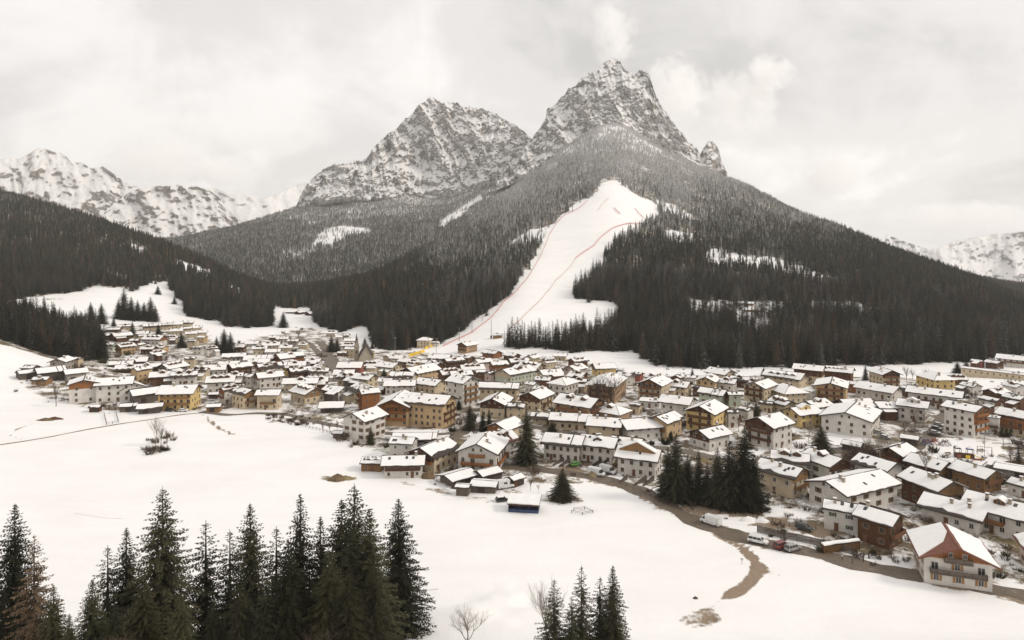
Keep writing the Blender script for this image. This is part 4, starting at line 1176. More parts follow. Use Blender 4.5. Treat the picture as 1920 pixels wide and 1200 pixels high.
        mb.hexa(f_, [(q_[0], q_[1], q_[2] + .16) for q_ in f_]); mb.build('annex_roof', M['dark'], an)
        sb = MB(); snow_slab(sb, ax - al / 2 - .3, ax + al / 2 + .3, y0 - ab - .5, ah + .12, y0 - .05, ah + .25 * ab + .15, .18, rr); sb.build('snow_cover', M['roof_snow'], an)
    # windows on the two faces that look to the valley
    if 'n' in opt or 'o' in opt:
        if 'n' in opt and L > 4:
            mb = MB(); mb.box(-1.2, 1.2, -.08, .02, 0, min(2.6, hw - .3)); mb.build('door', M['dark'], root, loc=(rr.uniform(-.2, .2) * L, y0, 0))
        return H
    fr = 'framew' if rr.random() < .35 else 'frame'
    sh = kw.get('shut', None if 's' not in opt else rr.choice(['shutter', 'shutter', 'shutter2']))
    rows = int(st + 0.35)
    gap = kw.get('gap', rr.uniform(2.7, 3.4))
    def put(kind, face, c, z, shut=True):
        if face == 'e': loc, rot = (c, y0, z), 0
        else: loc, rot = ((x0 if vx < 0 else x1), c, z), (-math.pi / 2 if vx < 0 else math.pi / 2)
        off = 0.07 if (cl0 is not None and z > cl0 - .8 and (face == 'g' or 'W' in opt)) else 0.0
        if off: loc = (loc[0] + (vx * off if face == 'g' else 0), loc[1] - (off if face == 'e' else 0), z)
        w = link('window', WIN[(kind, fr)], root, loc, rot)
        if sh and shut and near and kind in ('std', 'small'):
            for sx in (-1, 1):
                link('shutter', SHUT[(kind, sh)], w, (sx * (0.86 if kind == 'std' else 0.68), 0, 0))
    small = B < 8
    for face, W_ in (('e', L), ('g', B)):
        vis = (s if face == 'e' else g) * kp
        if vis < 5: continue
        n = max(1, int(W_ / gap))
        for row in range(rows):
            z = row * 2.85 + 0.95
            if z + 1.3 > hw + (0 if face == 'e' else 9): continue
            balc = (face == 'g' and 'b' in opt and row >= 1) or (face == 'e' and 'B' in opt and row >= 1)
            for i in range(n):
                if rr.random() < (.12 if D < 400 else .2): continue
                c = (i + .5) / n * W_ - W_ / 2 + rr.uniform(-.15, .15)
                if balc and i % 2 == 0: put('door', face, c, row * 2.85 + .25, False)
                else: put('small' if small else 'std', face, c, z)
        if face == 'g' and not hip and 'f' not in opt and rise > 1.5:
            if B > 9:
                for c in (-1.4, 1.4): put('small', 'g', c, hw + .15, False)
            else: put('small', 'g', 0, hw + .1, False)
    if D < 420:
        link('door', DOOR, root, (rr.uniform(-.35, .35) * L, y0, 0.0))
    # balconies
    bm = M[kw.get('bal', 'rail')]
    def balcony(face, c, z, W_):
        mb = MB(); dp = 1.15
        if face == 'g':
            x = x0 if vx < 0 else x1
            T_ = lambda q, o, zz: (x + vx * o, q, zz)
        else: T_ = lambda q, o, zz: (q, y0 - o, zz)
        def bx(q0, q1, o0, o1, z0, z1):
            lo = [T_(q0, o0, z0), T_(q1, o0, z0), T_(q1, o1, z0), T_(q0, o1, z0)]
            a_ = [Vector(p_) for p_ in lo]
            if ((a_[1] - a_[0]).cross(a_[2] - a_[1])).z < 0: lo.reverse()
            mb.hexa(lo, [(p_[0], p_[1], z1) for p_ in lo])
        bx(c - W_ / 2, c + W_ / 2, 0.0, dp, z - .18, z)
        bx(c - W_ / 2, c + W_ / 2, dp - .08, dp, z + .95, z + 1.05)
        nn = int(W_ / (.34 if near else .9))
        for i in range(nn):
            q = c - W_ / 2 + (i + .5) * W_ / nn; hwid = W_ / nn * (.40 if near else .46)
            bx(q - hwid, q + hwid, dp - .05, dp - .01, z + .06, z + .95)
        for q in (c - W_ / 2, c + W_ / 2 - .08):
            bx(q, q + .08, 0, dp - .05, z + .06, z + 1.0)
        mb.build('balcony', bm, root)
    if 'b' in opt:
        for row in range(1, rows + (1 if rise > 2.6 and B > 10 else 0)):
            W_ = B * (.84 if row < rows else .42)
            balcony('g', 0, row * 2.85 + .1, W_)
    if 'B' in opt:
        for row in range(1, rows):
            balcony('e', kw.get('bc', 0) * L, row * 2.85 + .1, L * kw.get('bw', .6))
    return H
# left corner, near corner, right corner, foot row, which visible face is the gable, storeys, wall, features
HL = [
 # nearest houses, lower right
 (1712, 1733, 1851, 1092, 'R', 2.3, 'w', 'wbs', {'r': .95, 'roof': 'tile', 'clad': 'orange', 'cs': .15, 'shut': 'shutter3', 'bal': 'greywood', 'gout': 1.6, 'eave': 1.4, 'pitch': 22.5, 'tri': 1, 'slip': .0, 'ch': 0, 'sky': 0, 'gap': 3.6, 'lab': 'white house with partly bare red tiled roof and balconies beside the road'}),
 (1912, 1935, 2000, 1078, 'R', 2, 'p', 's', {'roof': 'tile', 'bare': 'back', 'lab': 'pale pink house with red roof cut off by the right edge'}),
 (1547, 1609, 1612, 1003, 'R', 2, 'w', 's', {'r': 1.3, 'ch': 1, 'lab': 'white half with brown shutters of the double house behind the road fence'}),
 (1609, 1668, 1692, 1032, 'R', 2.4, 'b', 'bs', {'r': 1.0, 'ch': 1, 'lab': 'dark timber half of the double house behind the road fence'}),
 (1517, 1588, 1682, 968, 'L', 2.2, 'w', 's', {'r': 1.1, 'pitch': 17, 'gap': 4.6, 'ch': 2, 'lab': 'wide white house with low gable behind the white and timber double house'}),
 (1603, 1660, 1690, 925, 'R', 2.6, 'w', 's', {'ch': 0, 'lab': 'white house with snow roof right behind the wide low gabled house'}),
 (1690, 1757, 1805, 962, 'R', 2.4, 'b', 'wb', {'clad': 'honey', 'ch': 3, 'lab': 'dark timber house with three chimneys and honey gable balconies'}),
 (1786, 1845, 1876, 925, 'R', 1.8, 'h', 'wb', {'clad': 'honey', 'ch': 1, 'lab': 'low timber house with snow roof beside the playground footbridge'}),
 (1727, 1835, 1860, 1002, 'R', 1.4, 'w', '', {'ch': 3, 'sky': 0, 'lab': 'long low white house with three snow-capped chimneys behind the red roofed house'}),
 (1806, 1925, 1950, 1018, 'R', 2.1, 'w', 'B', {'bal': 'orange', 'bw': .3, 'ch': 2, 'dorm': 1, 'lab': 'large white house with broad snow roof and orange balcony at the right edge'}),
 (1890, 1940, 1960, 940, 'R', 1.2, 'w', '', {'lab': 'low white house at the right edge below the flat shed roof'}),
 (1872, 1935, 1940, 903, 'R', .9, 'g', 'n', {'pitch': 9, 'lab': 'long grey shed with ribbed snow roof at the right edge'}),
 (1702, 1760, 1785, 905, 'R', 1.6, 'b', 'w', {'clad': 'honey', 'lab': 'small timber house with snow roof in front of the playground'}),
 (1648, 1690, 1716, 882, 'L', 1.9, 'b', 'b', {'lab': 'dark timber chalet left of the playground'}),
 (1505, 1555, 1592, 914, 'R', 2.5, 'w', 'wb', {'clad': 'wood', 'dorm': 1, 'shut': 'shutter2', 'lab': 'white house with green windows and timber balconied gable'}),
 (1452, 1511, 1514, 905, 'R', 2.3, 'w', '', {'dorm': 2, 'lab': 'white wing with small dormers left of the green windowed house'}),
 (1420, 1486, 1514, 936, 'R', 2.4, 'c', 'wb', {'clad': 'honey', 'sky': 4, 'bal': 'honey', 'lab': 'cream house with roof windows right of the dark spruce clump'}),
 # centre front
 (645, 684, 722, 829, 'L', 3, 'w', 's', {'ch': 1, 'r': 1.1, 'lab': 'white three-storey house with dark shutters standing alone at the field edge'}),
 (708, 766, 794, 800, 'L', 3, 'o', 'wbW', {'clad': 'orange', 'dorm': 2, 'dw': 3.2, 'dh': 1.2, 'dy': .36, 'dmat': 'orange', 'bal': 'orange', 'r': .95, 'lab': 'large ochre hotel with orange timber twin gables and balconies'}),
 (766, 830, 854, 804, 'R', 3.6, 'o', 'b', {'r': 1.3, 'bal': 'wood', 'lab': 'tan four-storey block joined to the right of the timber gabled hotel'}),
 (672, 679, 711, 770, 'L', 2.8, 'O', 'b', {'lab': 'red-brown all-timber chalet left of the large ochre hotel'}),
 (724, 790, 793, 896, 'R', 1.7, 'w', 'BW', {'r': 1.6, 'bal': 'wood', 'bw': .95, 'clad': 'greywood', 'lab': 'white farmhouse wing with a long timber terrace facing the field'}),
 (768, 814, 858, 887, 'L', 2.0, 'c', 'wb', {'clad': 'wood', 'bal': 'orange', 'lab': 'cream farmhouse with broad snow roof and orange balcony'}),
 (732, 772, 782, 862, 'R', 2, 'w', '', {'lab': 'low white house roof behind the farmhouse terrace'}),
 (679, 715, 723, 885, 'R', 1, 'h', '', {'dorm': 2, 'dw': .9, 'dh': .6, 'ch': 0, 'lab': 'small light timber chalet at the edge of the open field'}),
 (862, 930, 957, 890, 'L', 2.6, 'w', 'bB', {'r': 1.0, 'bal': 'orange', 'bw': .8, 'ch': 2, 'lab': 'white house with bright orange balconies on both faces'}),
 (900, 925, 967, 866, 'L', 2.4, 'w', '', {'dorm': 2, 'roof': 'tile', 'lab': 'white house with dormers and bare red roof strips behind the orange balconies'}),
 (915, 950, 979, 838, 'L', 2.4, 'c', 'w', {'clad': 'orange', 'ch': 0, 'sky': 0, 'lab': 'cream house with orange timber gable left of the tall single spruce'}),
 (1022, 1085, 1098, 868, 'R', 2.2, 'w', '', {'gap': 2.6, 'ch': 1, 'r': 1.25, 'lab': 'left unit of the white row houses with garage ramps'}),
 (1090, 1147, 1160, 871, 'R', 2.2, 'w', '', {'gap': 2.6, 'dorm': 1, 'dh': 1, 'r': 1.25, 'lab': 'middle unit of the white row houses, one dormer on its roof'}),
 (1150, 1196, 1205, 866, 'R', 2.1, 'w', '', {'gap': 2.6, 'lab': 'right unit of the white row houses, half hidden by the next house'}),
 (1160, 1228, 1240, 898, 'R', 2.2, 'w', '', {'gap': 2.8, 'dorm': 1, 'dw': 6.2, 'dh': 1.1, 'dmat': 'honey', 'lab': 'white row house with a wide honey timber dormer beside the dark spruces'}),
 (742, 813, 817, 836, 'R', .9, 'G', 'o', {'pitch': 8, 'name': 'carport', 'lab': 'open carport with long flat snow roof between farmhouse and hotel'}),
 (826, 850, 889, 914, 'L', .8, 'G', 'n', {'pitch': 14, 'lab': 'broad low barn with plain snow roof below the orange balcony house'}),
 (886, 906, 940, 907, 'L', .8, 'G', 'n', {'pitch': 20, 'lab': 'barn with cross gabled snow roof right of the broad low barn'}),
 (884, 928, 936, 926, 'R', .7, 'G', 'n', {'pitch': 12, 'lab': 'green-grey lean-to shed in front of the farm barns'}),
 (856, 877, 881, 931, 'R', .95, 'G', 'n', {'pitch': 12, 'lab': 'tiny grey hut at the field corner of the farm'}),
 (948, 964, 982, 915, 'L', .8, 'b', 'n', {'lab': 'small dark barn with firewood beside the camper van'}),
 (625, 640, 646, 823, 'R', .7, 'G', 'n', {'lab': 'small grey shed left of the lone white house'}),
 # centre
 (1042, 1105, 1132, 800, 'R', 3, 't', 'wBb', {'clad': 'wood', 'bw': .9, 'bal': 'rail', 'dorm': 2, 'r': 1.1, 'lab': 'large brown hotel with rows of balconies in the village centre'}),
 (1116, 1160, 1180, 800, 'R', 2, 't', 'h', {'dorm': 1, 'lab': 'tan wing with hipped snow roof right of the brown hotel'}),
 (1036, 1104, 1108, 808, 'R', 1.4, 'c', '', {'r': 1.8, 'lab': 'long low cream wing in front of the brown hotel'}),
 (1106, 1160, 1165, 826, 'R', 2, 'c', '', {'lab': 'cream house with snow roof behind the middle row house'}),
 (1155, 1178, 1236, 828, 'L', 1.8, 'w', '', {'lab': 'low white house with long snow roof behind the right row house'}),
 (975, 1012, 1036, 773, 'L', 2.3, 'c', 'wB', {'clad': 'wood', 'bw': .5, 'lab': 'cream house with timber gable above the tall single spruce'}),
 (902, 945, 959, 784, 'L', 2.2, 'c', 'w', {'clad': 'wood', 'lab': 'cream house with brown timber gable right of the three dark spruces'}),
 (951, 981, 987, 786, 'R', 1.8, 'c', '', {}),
 (840, 868, 896, 764, 'R', 4.2, 'w', 'b', {'r': 1.0, 'bal': 'honey', 'lab': 'tall white five-storey block with balconies behind the hotel'}),
 (902, 968, 973, 753, 'R', 2.3, 'c', '', {'r': 1.9, 'lab': 'long cream house right of the tall white block'}),
 (1030, 1060, 1084, 746, 'L', 2.5, 'w', 'h', {'lab': 'white hipped house above the brown hotel'}),
 (1102, 1152, 1184, 757, 'L', 3.2, 't', 'hb', {'bal': 'wood', 'lab': 'big dark brown building behind tall bare trees'}),
 (1198, 1240, 1258, 752, 'L', 2.8, 'c', 'wb', {'clad': 'wood', 'lab': 'cream gabled house with timber balconies right of the bare trees'}),
 (1245, 1285, 1296, 745, 'R', 1.9, 'c', '', {}),
 (1200, 1236, 1240, 766, 'R', 1, 'w', 'f', {'lab': 'flat white garage block below the cream gabled house'}),
 (1240, 1290, 1302, 786, 'R', 2.4, 'w', '', {'lab': 'white house with timber left end above the ochre house'}),
 (1213, 1250, 1277, 824, 'L', 2.4, 'o', 'b', {'lab': 'ochre house with large roof window left of the dark spruce clump'}),
 (1000, 1036, 1042, 797, 'R', 1, 'c', '', {}),
 (1288, 1338, 1361, 813, 'L', 2.9, 'y', 'wb', {'clad': 'wood', 'cs': .1, 'bal': 'wood', 'lab': 'bright yellow house with brown balconies behind the dark spruces'}),
 (1294, 1330, 1367, 845, 'L', 1.8, 'w', 'w', {'clad': 'wood', 'sky': 3, 'lab': 'white house with roof windows right behind the dark spruce clump'}),
 (1362, 1366, 1383, 802, 'L', 2.3, 'w', '', {}),
 (1398, 1450, 1484, 844, 'L', 3.1, 'w', 'wb', {'clad': 'wood', 'bal': 'wood', 'r': 1.0, 'lab': 'white hotel with dark timber gable right of the spruce clump'}),
 (1312, 1352, 1366, 762, 'R', 1.9, 'm', '', {'lab': 'pale green house in the middle of the right half of the village'}),
 (1362, 1367, 1389, 762, 'L', 2.0, 'm', 'wb', {}),
 (1396, 1433, 1454, 756, 'L', 2.7, 'c', 'b', {'bal': 'wood', 'lab': 'cream gabled house with three brown balconies right of the pale green houses'}),
 (1438, 1472, 1511, 758, 'R', 2, 'c', 'hW', {}),
 (1500, 1520, 1536, 753, 'L', 1.9, 'w', 'h', {}),
 (1530, 1586, 1589, 756, 'L', 2.7, 'o', 'b', {'bal': 'rail', 'pitch': 14, 'lab': 'ochre block with a broad low gable and balconies'}),
 (1425, 1446, 1451, 775, 'R', 1.4, 'c', '', {}), (1442, 1470, 1491, 777, 'R', 1.5, 'c', '', {}),
 (1470, 1500, 1537, 802, 'L', 2, 'y', 'b', {'bal': 'cream', 'dorm': 1, 'dw': 2.6, 'dmat': 'yellow', 'lab': 'yellow villa with twin gables right of the white hotel'}),
 (1500, 1530, 1558, 787, 'L', 2, 'w', '', {}),
 (1541, 1632, 1650, 822, 'L', 2.4, 'w', '', {'pitch': 15, 'gap': 3.9, 'lab': 'long white house with a very broad low gable'}),
 (1565, 1592, 1639, 785, 'L', 1.9, 'y', 'w', {'clad': 'wood', 'lab': 'yellow house with dark brown gable above the long white gabled house'}),
 (1635, 1652, 1689, 786, 'L', 1.9, 'b', '', {}),
 (1686, 1735, 1741, 793, 'R', 2.4, 'w', '', {'dorm': 1, 'dw': 2, 'dmat': 'white', 'lab': 'white house with front gable behind the bare trees by the car park'}),
 (1771, 1826, 1851, 822, 'R', 3.9, 'w', 'wb', {'clad': 'orange', 'cs': 2.0, 'bal': 'orange', 'r': 1.05, 'pitch': 17, 'lab': 'tall white hotel with timber balconies above the playground'}),
 (1850, 1873, 1875, 816, 'R', 2.4, 'w', 'fB', {'bw': .9, 'bal': 'wood', 'lab': 'flat roofed white link with loggias right of the tall hotel'}),
 (1872, 1922, 1940, 820, 'R', 2.8, 'c', 'wWB', {'clad': 'orange', 'cs': 1.9, 'bw': .9, 'lab': 'timber clad building at the right edge beside the tall white hotel'}),
 (1703, 1800, 1805, 772, 'R', 2.4, 'w', 'B', {'r': 2.4, 'bw': .7, 'bal': 'wood', 'lab': 'very long white building with brown balconies behind the tall hotel'}),
 (1605, 1672, 1691, 752, 'R', 1.5, 'w', '', {'r': 1.7, 'lab': 'long white house with hipped looking snow roof left of the very long building'}),
 (1843, 1870, 1892, 754, 'L', 1.5, 'b', '', {}), (1838, 1865, 1881, 777, 'R', 2, 'w', 'w', {}),
 (1718, 1752, 1789, 730, 'R', 2, 'y', 'h', {'lab': 'yellow house with hipped snow roof at the far right of the village'}),
 (1775, 1783, 1813, 726, 'L', 1.6, 'b', 'b', {}),
 (1630, 1655, 1686, 727, 'R', 2.7, 'c', 'wb', {'clad': 'wood', 'lab': 'cream house with dark gable beside a dark spruce near the far meadow'}),
 (1490, 1540, 1546, 717, 'R', 2.5, 'c', 'wW', {'cs': 1.4, 'r': 1.4, 'lab': 'large chalet with a tall snow roof at the far edge of the meadow'}),
 (1546, 1595, 1600, 716, 'R', 2, 'b', '', {'dorm': 5, 'dw': .8, 'dh': .8, 'r': 1.5, 'lab': 'brown house with a row of five small dormers by the far meadow'}),
 (1432, 1498, 1513, 729, 'R', 1.8, 'c', '', {'dorm': 4, 'dw': 1.8, 'dh': .7, 'dy': .3, 'r': 1.3, 'lab': 'large building with four low dormers on its snow roof'}),
 (1800, 1930, 1935, 714, 'R', 1.1, 'c', 'B', {'r': 6, 'bw': .02, 'pitch': 14, 'lab': 'long low pavilion with snow roof at the far right'}),
 (1870, 1935, 1940, 691, 'R', 2, 'w', 'B', {'r': 2, 'lab': 'white building under the wood at the far right edge'}),
 (1820, 1838, 1846, 690, 'R', 1.5, 'r', '', {}), (1848, 1868, 1881, 692, 'R', 1.5, 'b', '', {}),
 (1325, 1358, 1377, 718, 'R', 1.8, 'c', 'b', {'lab': 'cream house standing alone before the far snow meadow'}),
 (1307, 1340, 1348, 735, 'L', 2, 'o', '', {}), (1258, 1276, 1283, 723, 'L', 1.5, 'b', '', {}), (1282, 1303, 1307, 722, 'R', 1.4, 'w', '', {}),
 (1346, 1375, 1381, 733, 'R', 1.5, 'w', '', {}), (1372, 1400, 1406, 727, 'R', 1.4, 'b', '', {}), (1405, 1428, 1434, 735, 'R', 1.5, 'c', '', {}),
 (1590, 1612, 1618, 738, 'R', 1.6, 'O', '', {}), (1690, 1704, 1716, 745, 'R', 1.5, 'b', '', {}), (1800, 1824, 1840, 740, 'R', 1.4, 'w', '', {}),
 (1880, 1905, 1925, 742, 'R', 1.5, 'w', '', {}), (1880, 1912, 1930, 770, 'R', 1.8, 'b', '', {}), (1385, 1402, 1412, 790, 'R', 1.6, 'w', '', {}), (1248, 1262, 1276, 800, 'R', 1.5, 'o', '', {}),
 (1182, 1198, 1204, 778, 'R', 1.4, 'c', '', {}), (1580, 1612, 1620, 850, 'R', .8, 'G', 'n', {}), (1690, 1720, 1724, 838, 'R', .9, 'G', 'n', {}),
 # left front
 (133, 184, 186, 753, 'L', 3.4, 'w', 'w', {'clad': 'orange', 'cs': .9, 'pitch': 16, 'r': 1.0, 'gap': 4.2, 'lab': 'tall white house with brown timber top at the left end of the village'}),
 (184, 245, 251, 752, 'R', 3.2, 'w', '', {'r': 1.3, 'gap': 3.6, 'lab': 'white block joined to the right of the timber topped house'}),
 (214, 228, 272, 752, 'R', 2.1, 'w', '', {'lab': 'white gabled house in front of the white block'}),
 (242, 252, 301, 758, 'L', 1.6, 'G', 'n', {'lab': 'large grey barn left of the yellow balconied house'}),
 (300, 359, 376, 769, 'R', 2.9, 'y', 'B', {'bw': .85, 'bal': 'honey', 'r': 1.2, 'lab': 'pale yellow house with balconies at the left field edge'}),
 (168, 185, 191, 773, 'R', .8, 'b', 'n', {}), (226, 255, 261, 772, 'R', .9, 'G', 'n', {}), (262, 300, 305, 774, 'R', .9, 'G', 'n', {}),
 (30, 37, 68, 713, 'L', 1.2, 'G', 'n', {'lab': 'low grey barn at the left end of the farm on the bank'}), (60, 86, 98, 723, 'R', 1, 'h', '', {'lab': 'small ochre timber house of the farm on the bank'}), (66, 74, 120, 716, 'L', 1.7, 'G', 'n', {'lab': 'long grey farm barn on the bank at the left'}), (40, 60, 75, 703, 'R', 1.3, 'G', '', {}),
 (95, 122, 138, 696, 'L', 2, 'g', '', {'lab': 'grey gabled house on the bank above the left farm'}), (135, 146, 156, 688, 'R', 1.6, 'c', '', {}), (120, 126, 161, 717, 'L', 1.7, 'g', 'n', {'lab': 'grey barn left of the timber topped white house'}),
 (246, 258, 285, 720, 'L', 2.6, 'o', '', {'lab': 'ochre house behind the white block'}), (285, 325, 328, 721, 'R', 1.8, 'b', '', {}), (325, 366, 369, 721, 'R', 1.8, 'w', '', {}),
 (208, 245, 251, 693, 'R', 1.2, 'b', '', {}), (238, 273, 278, 686, 'R', 1.2, 'b', '', {}), (222, 297, 301, 702, 'R', 1.5, 'b', '', {'r': 2.5}),
 (295, 318, 351, 704, 'L', 1.5, 'G', '', {}), (347, 364, 367, 692, 'R', 2.4, 'c', '', {}), (360, 385, 393, 712, 'R', 1.8, 'c', '', {}), (383, 420, 424, 704, 'R', 1.4, 'w', '', {}),
 (391, 436, 440, 736, 'R', 2.2, 'w', 'wW', {'cs': .3}), (429, 454, 458, 723, 'R', 1.9, 'w', '', {'dorm': 1}), (411, 421, 448, 758, 'L', 2.3, 'w', 'wb', {'clad': 'orange'}),
 (436, 457, 486, 768, 'R', 2.6, 'c', 'wb', {'clad': 'honey', 'bal': 'honey', 'lab': 'cream house with honey timber balconies at the field edge'}), (484, 520, 528, 768, 'R', 2.6, 'c', 'B', {'bw': .7, 'bal': 'honey', 'lab': 'cream house joined right of the honey balconied house'}),
 (388, 412, 416, 773, 'R', .9, 'h', 'n', {}), (392, 408, 411, 748, 'R', .8, 'G', 'n', {}),
 (118, 135, 163, 607, 'R', 1.8, 'c', '', {'lab': 'long house on the snowy slope above the wood'}), (155, 180, 182, 622, 'R', 1.4, 'b', '', {}), (190, 200, 216, 638, 'L', 1.5, 'b', '', {}), (208, 216, 246, 641, 'L', 1.8, 'b', 'b', {}),
 (200, 222, 227, 624, 'R', 1.1, 'b', '', {}), (225, 244, 247, 619, 'R', 1.4, 'c', '', {}), (251, 276, 279, 634, 'R', 1.5, 'c', '', {}), (268, 298, 313, 647, 'R', 1.8, 'w', 'w', {'clad': 'orange'}), (310, 330, 334, 645, 'R', 1.8, 'c', '', {}),
 (272, 300, 301, 621, 'R', 1.8, 'c', '', {'terr': 1}), (300, 321, 322, 619, 'R', 1.8, 'c', '', {'terr': 1}), (321, 341, 342, 616, 'R', 1.8, 'c', '', {'terr': 1}), (341, 361, 362, 614, 'R', 1.8, 'c', '', {'terr': 1}),
 (322, 341, 342, 628, 'R', 1.6, 'c', '', {'terr': 1}), (341, 358, 359, 624, 'R', 1.6, 'c', '', {'terr': 1}), (359, 377, 378, 622, 'R', 1.6, 'c', '', {'terr': 1}), (350, 368, 369, 633, 'R', 1.6, 'c', '', {'terr': 1}), (369, 387, 388, 631, 'R', 1.6, 'c', '', {'terr': 1}),
 (196, 212, 217, 658, 'R', 1.8, 'm', '', {}), (217, 228, 253, 664, 'L', 1.9, 'o', 'b', {}), (252, 262, 273, 659, 'L', 1.8, 'c', '', {}), (243, 258, 263, 646, 'R', 1.2, 'b', '', {}), (265, 285, 293, 664, 'R', 1.5, 'b', '', {}), (290, 305, 316, 662, 'R', 1.5, 'o', '', {}),
 (277, 288, 309, 677, 'L', 1.7, 'g', '', {}), (352, 365, 373, 654, 'R', 2.2, 'c', '', {}), (370, 382, 389, 643, 'R', 1.8, 'o', '', {}), (362, 378, 382, 665, 'R', 1.9, 'w', '', {}), (383, 389, 408, 668, 'L', 1.9, 'w', '', {}),
 (420, 458, 461, 678, 'R', 1.2, 'w', '', {}), (461, 510, 514, 684, 'R', 1.5, 'c', '', {'r': 1.8}), (513, 527, 569, 686, 'L', 1.9, 'O', 'b', {}), (494, 522, 526, 655, 'R', 1.4, 'c', '', {}), (475, 498, 501, 665, 'R', 1.8, 'c', '', {}), (500, 523, 525, 667, 'R', 1.2, 'w', '', {}), (462, 482, 487, 651, 'R', 1.2, 'w', '', {}),
 (440, 456, 462, 660, 'R', 1.3, 'b', '', {}), (526, 545, 550, 660, 'R', 1.4, 'c', '', {}), (540, 556, 562, 648, 'R', 1.4, 'g', '', {}), (560, 575, 580, 655, 'R', 1.4, 'c', '', {}), (520, 538, 543, 643, 'R', 1.4, 'w', '', {}), (505, 520, 526, 640, 'R', 1.3, 'b', '', {}),
 (412, 445, 449, 694, 'R', 1.2, 'w', '', {}), (427, 438, 471, 704, 'L', 1.6, 'b', '', {}), (468, 502, 506, 692, 'R', 1.5, 'c', '', {}), (480, 490, 528, 708, 'L', 1.9, 'c', 'w', {}), (525, 540, 544, 705, 'R', 1.8, 'y', '', {}), (536, 570, 574, 696, 'R', 1.4, 'b', '', {}), (540, 549, 583, 712, 'L', 1.6, 'b', '', {}), (583, 612, 616, 715, 'R', 2, 'w', '', {}),
 (456, 470, 483, 724, 'R', 1.8, 'w', '', {}), (480, 487, 528, 729, 'L', 2.2, 'w', 'w', {'clad': 'orange'}), (535, 592, 597, 735, 'R', 1.8, 'c', '', {'r': 1.9}), (570, 611, 614, 730, 'R', 1.4, 'o', '', {}), (546, 572, 607, 758, 'R', 1.8, 'c', 'w', {'clad': 'honey'}), (607, 634, 653, 753, 'R', 1.8, 'w', '', {}), (655, 674, 712, 758, 'R', 2.0, 'c', '', {}),
 (574, 596, 604, 689, 'R', 1.4, 'w', '', {}), (588, 600, 612, 700, 'R', 1.4, 'c', '', {}),
 (628, 660, 665, 714, 'R', 1.5, 'w', '', {}), (634, 665, 679, 724, 'R', 1.5, 'c', '', {}), (663, 690, 709, 729, 'R', 1.9, 'c', '', {}), (635, 675, 682, 700, 'R', 1.5, 'r', '', {'lab': 'red-brown house in front of the church'}), (680, 707, 712, 696, 'R', 1.4, 'c', '', {}), (708, 735, 753, 704, 'R', 1.9, 'c', '', {}),
 (710, 733, 737, 737, 'R', 2.2, 'w', '', {}), (733, 770, 779, 724, 'R', 1.8, 'w', '', {}), (725, 775, 778, 740, 'R', 1.8, 'w', '', {'r': 1.7}), (752, 779, 824, 719, 'L', 2.1, 'o', 'wb', {'clad': 'wood', 'lab': 'ochre house with dark timber gable in the middle of the left centre'}), (780, 815, 836, 740, 'R', 1.8, 'c', '', {}),
 (822, 832, 863, 722, 'L', 2.2, 'b', '', {}), (843, 850, 883, 724, 'L', 2.1, 'p', '', {}), (603, 640, 644, 773, 'R', .9, 'G', 'n', {}),
 # behind the church and along the foot of the slope
 (612, 630, 633, 632, 'R', 1.6, 'c', '', {}), (630, 652, 655, 638, 'R', 1.6, 'w', '', {'dorm': 5, 'dw': .6, 'dh': .6}), (647, 666, 669, 647, 'R', 1.6, 'c', '', {}), (633, 648, 651, 669, 'R', 1, 'b', '', {}), (647, 664, 668, 668, 'R', 2.2, 'c', '', {'lab': 'cream house just left of the church tower'}), (678, 690, 701, 672, 'R', 1.8, 'y', 'b', {'bal': 'honey', 'lab': 'yellow house just behind the church nave'}), (643, 664, 667, 656, 'R', 1.4, 'w', '', {}),
 (783, 805, 810, 653, 'R', 2.9, 'c', 'h', {'lab': 'cream hipped hotel at the wood edge beside the ski slope'}), (808, 822, 825, 650, 'R', 1.2, 'w', '', {}), (859, 875, 894, 663, 'L', 2.6, 't', 'bw', {'bal': 'wood', 'lab': 'tall brown chalet standing on the snow at the foot of the ski slope'}), (925, 940, 942, 634, 'R', .9, 'h', '', {'lab': 'small timber hut on the ski slope beside the lift mast'}),
 (536, 556, 560, 588, 'R', .9, 'b', 'n', {'lab': 'leftmost dark barn of the hamlet on the far meadow'}), (553, 562, 574, 590, 'L', 1, 'b', 'n', {'lab': 'middle dark barn of the hamlet on the far meadow'}), (572, 582, 597, 592, 'L', .9, 'b', 'n', {'lab': 'rightmost dark barn of the hamlet on the far meadow'}), (631, 652, 655, 594, 'R', 1.4, 'w', '', {'lab': 'white house at the wood edge right of the far meadow'}),
 (719, 730, 738, 680, 'L', 1.5, 'c', '', {}), (732, 752, 758, 682, 'R', 1.5, 'w', '', {}), (748, 764, 776, 690, 'R', 1.6, 'b', '', {}), (762, 775, 785, 698, 'R', 1.6, 'y', '', {}), (780, 798, 806, 693, 'R', 1.7, 'c', '', {}), (800, 815, 832, 697, 'R', 1.5, 'b', '', {}), (805, 840, 845, 681, 'R', 1.2, 'w', '', {}),
 (830, 842, 870, 692, 'L', 1.7, 'b', '', {}), (862, 869, 906, 708, 'L', 1.8, 'O', '', {}), (887, 898, 921, 694, 'L', 2, 'p', '', {}), (918, 926, 951, 698, 'L', 1.8, 'O', '', {}), (862, 876, 890, 682, 'R', 1.4, 'b', '', {}), (889, 895, 911, 716, 'L', 1.9, 'b', '', {}), (909, 920, 933, 724, 'L', 2.4, 'p', '', {}),
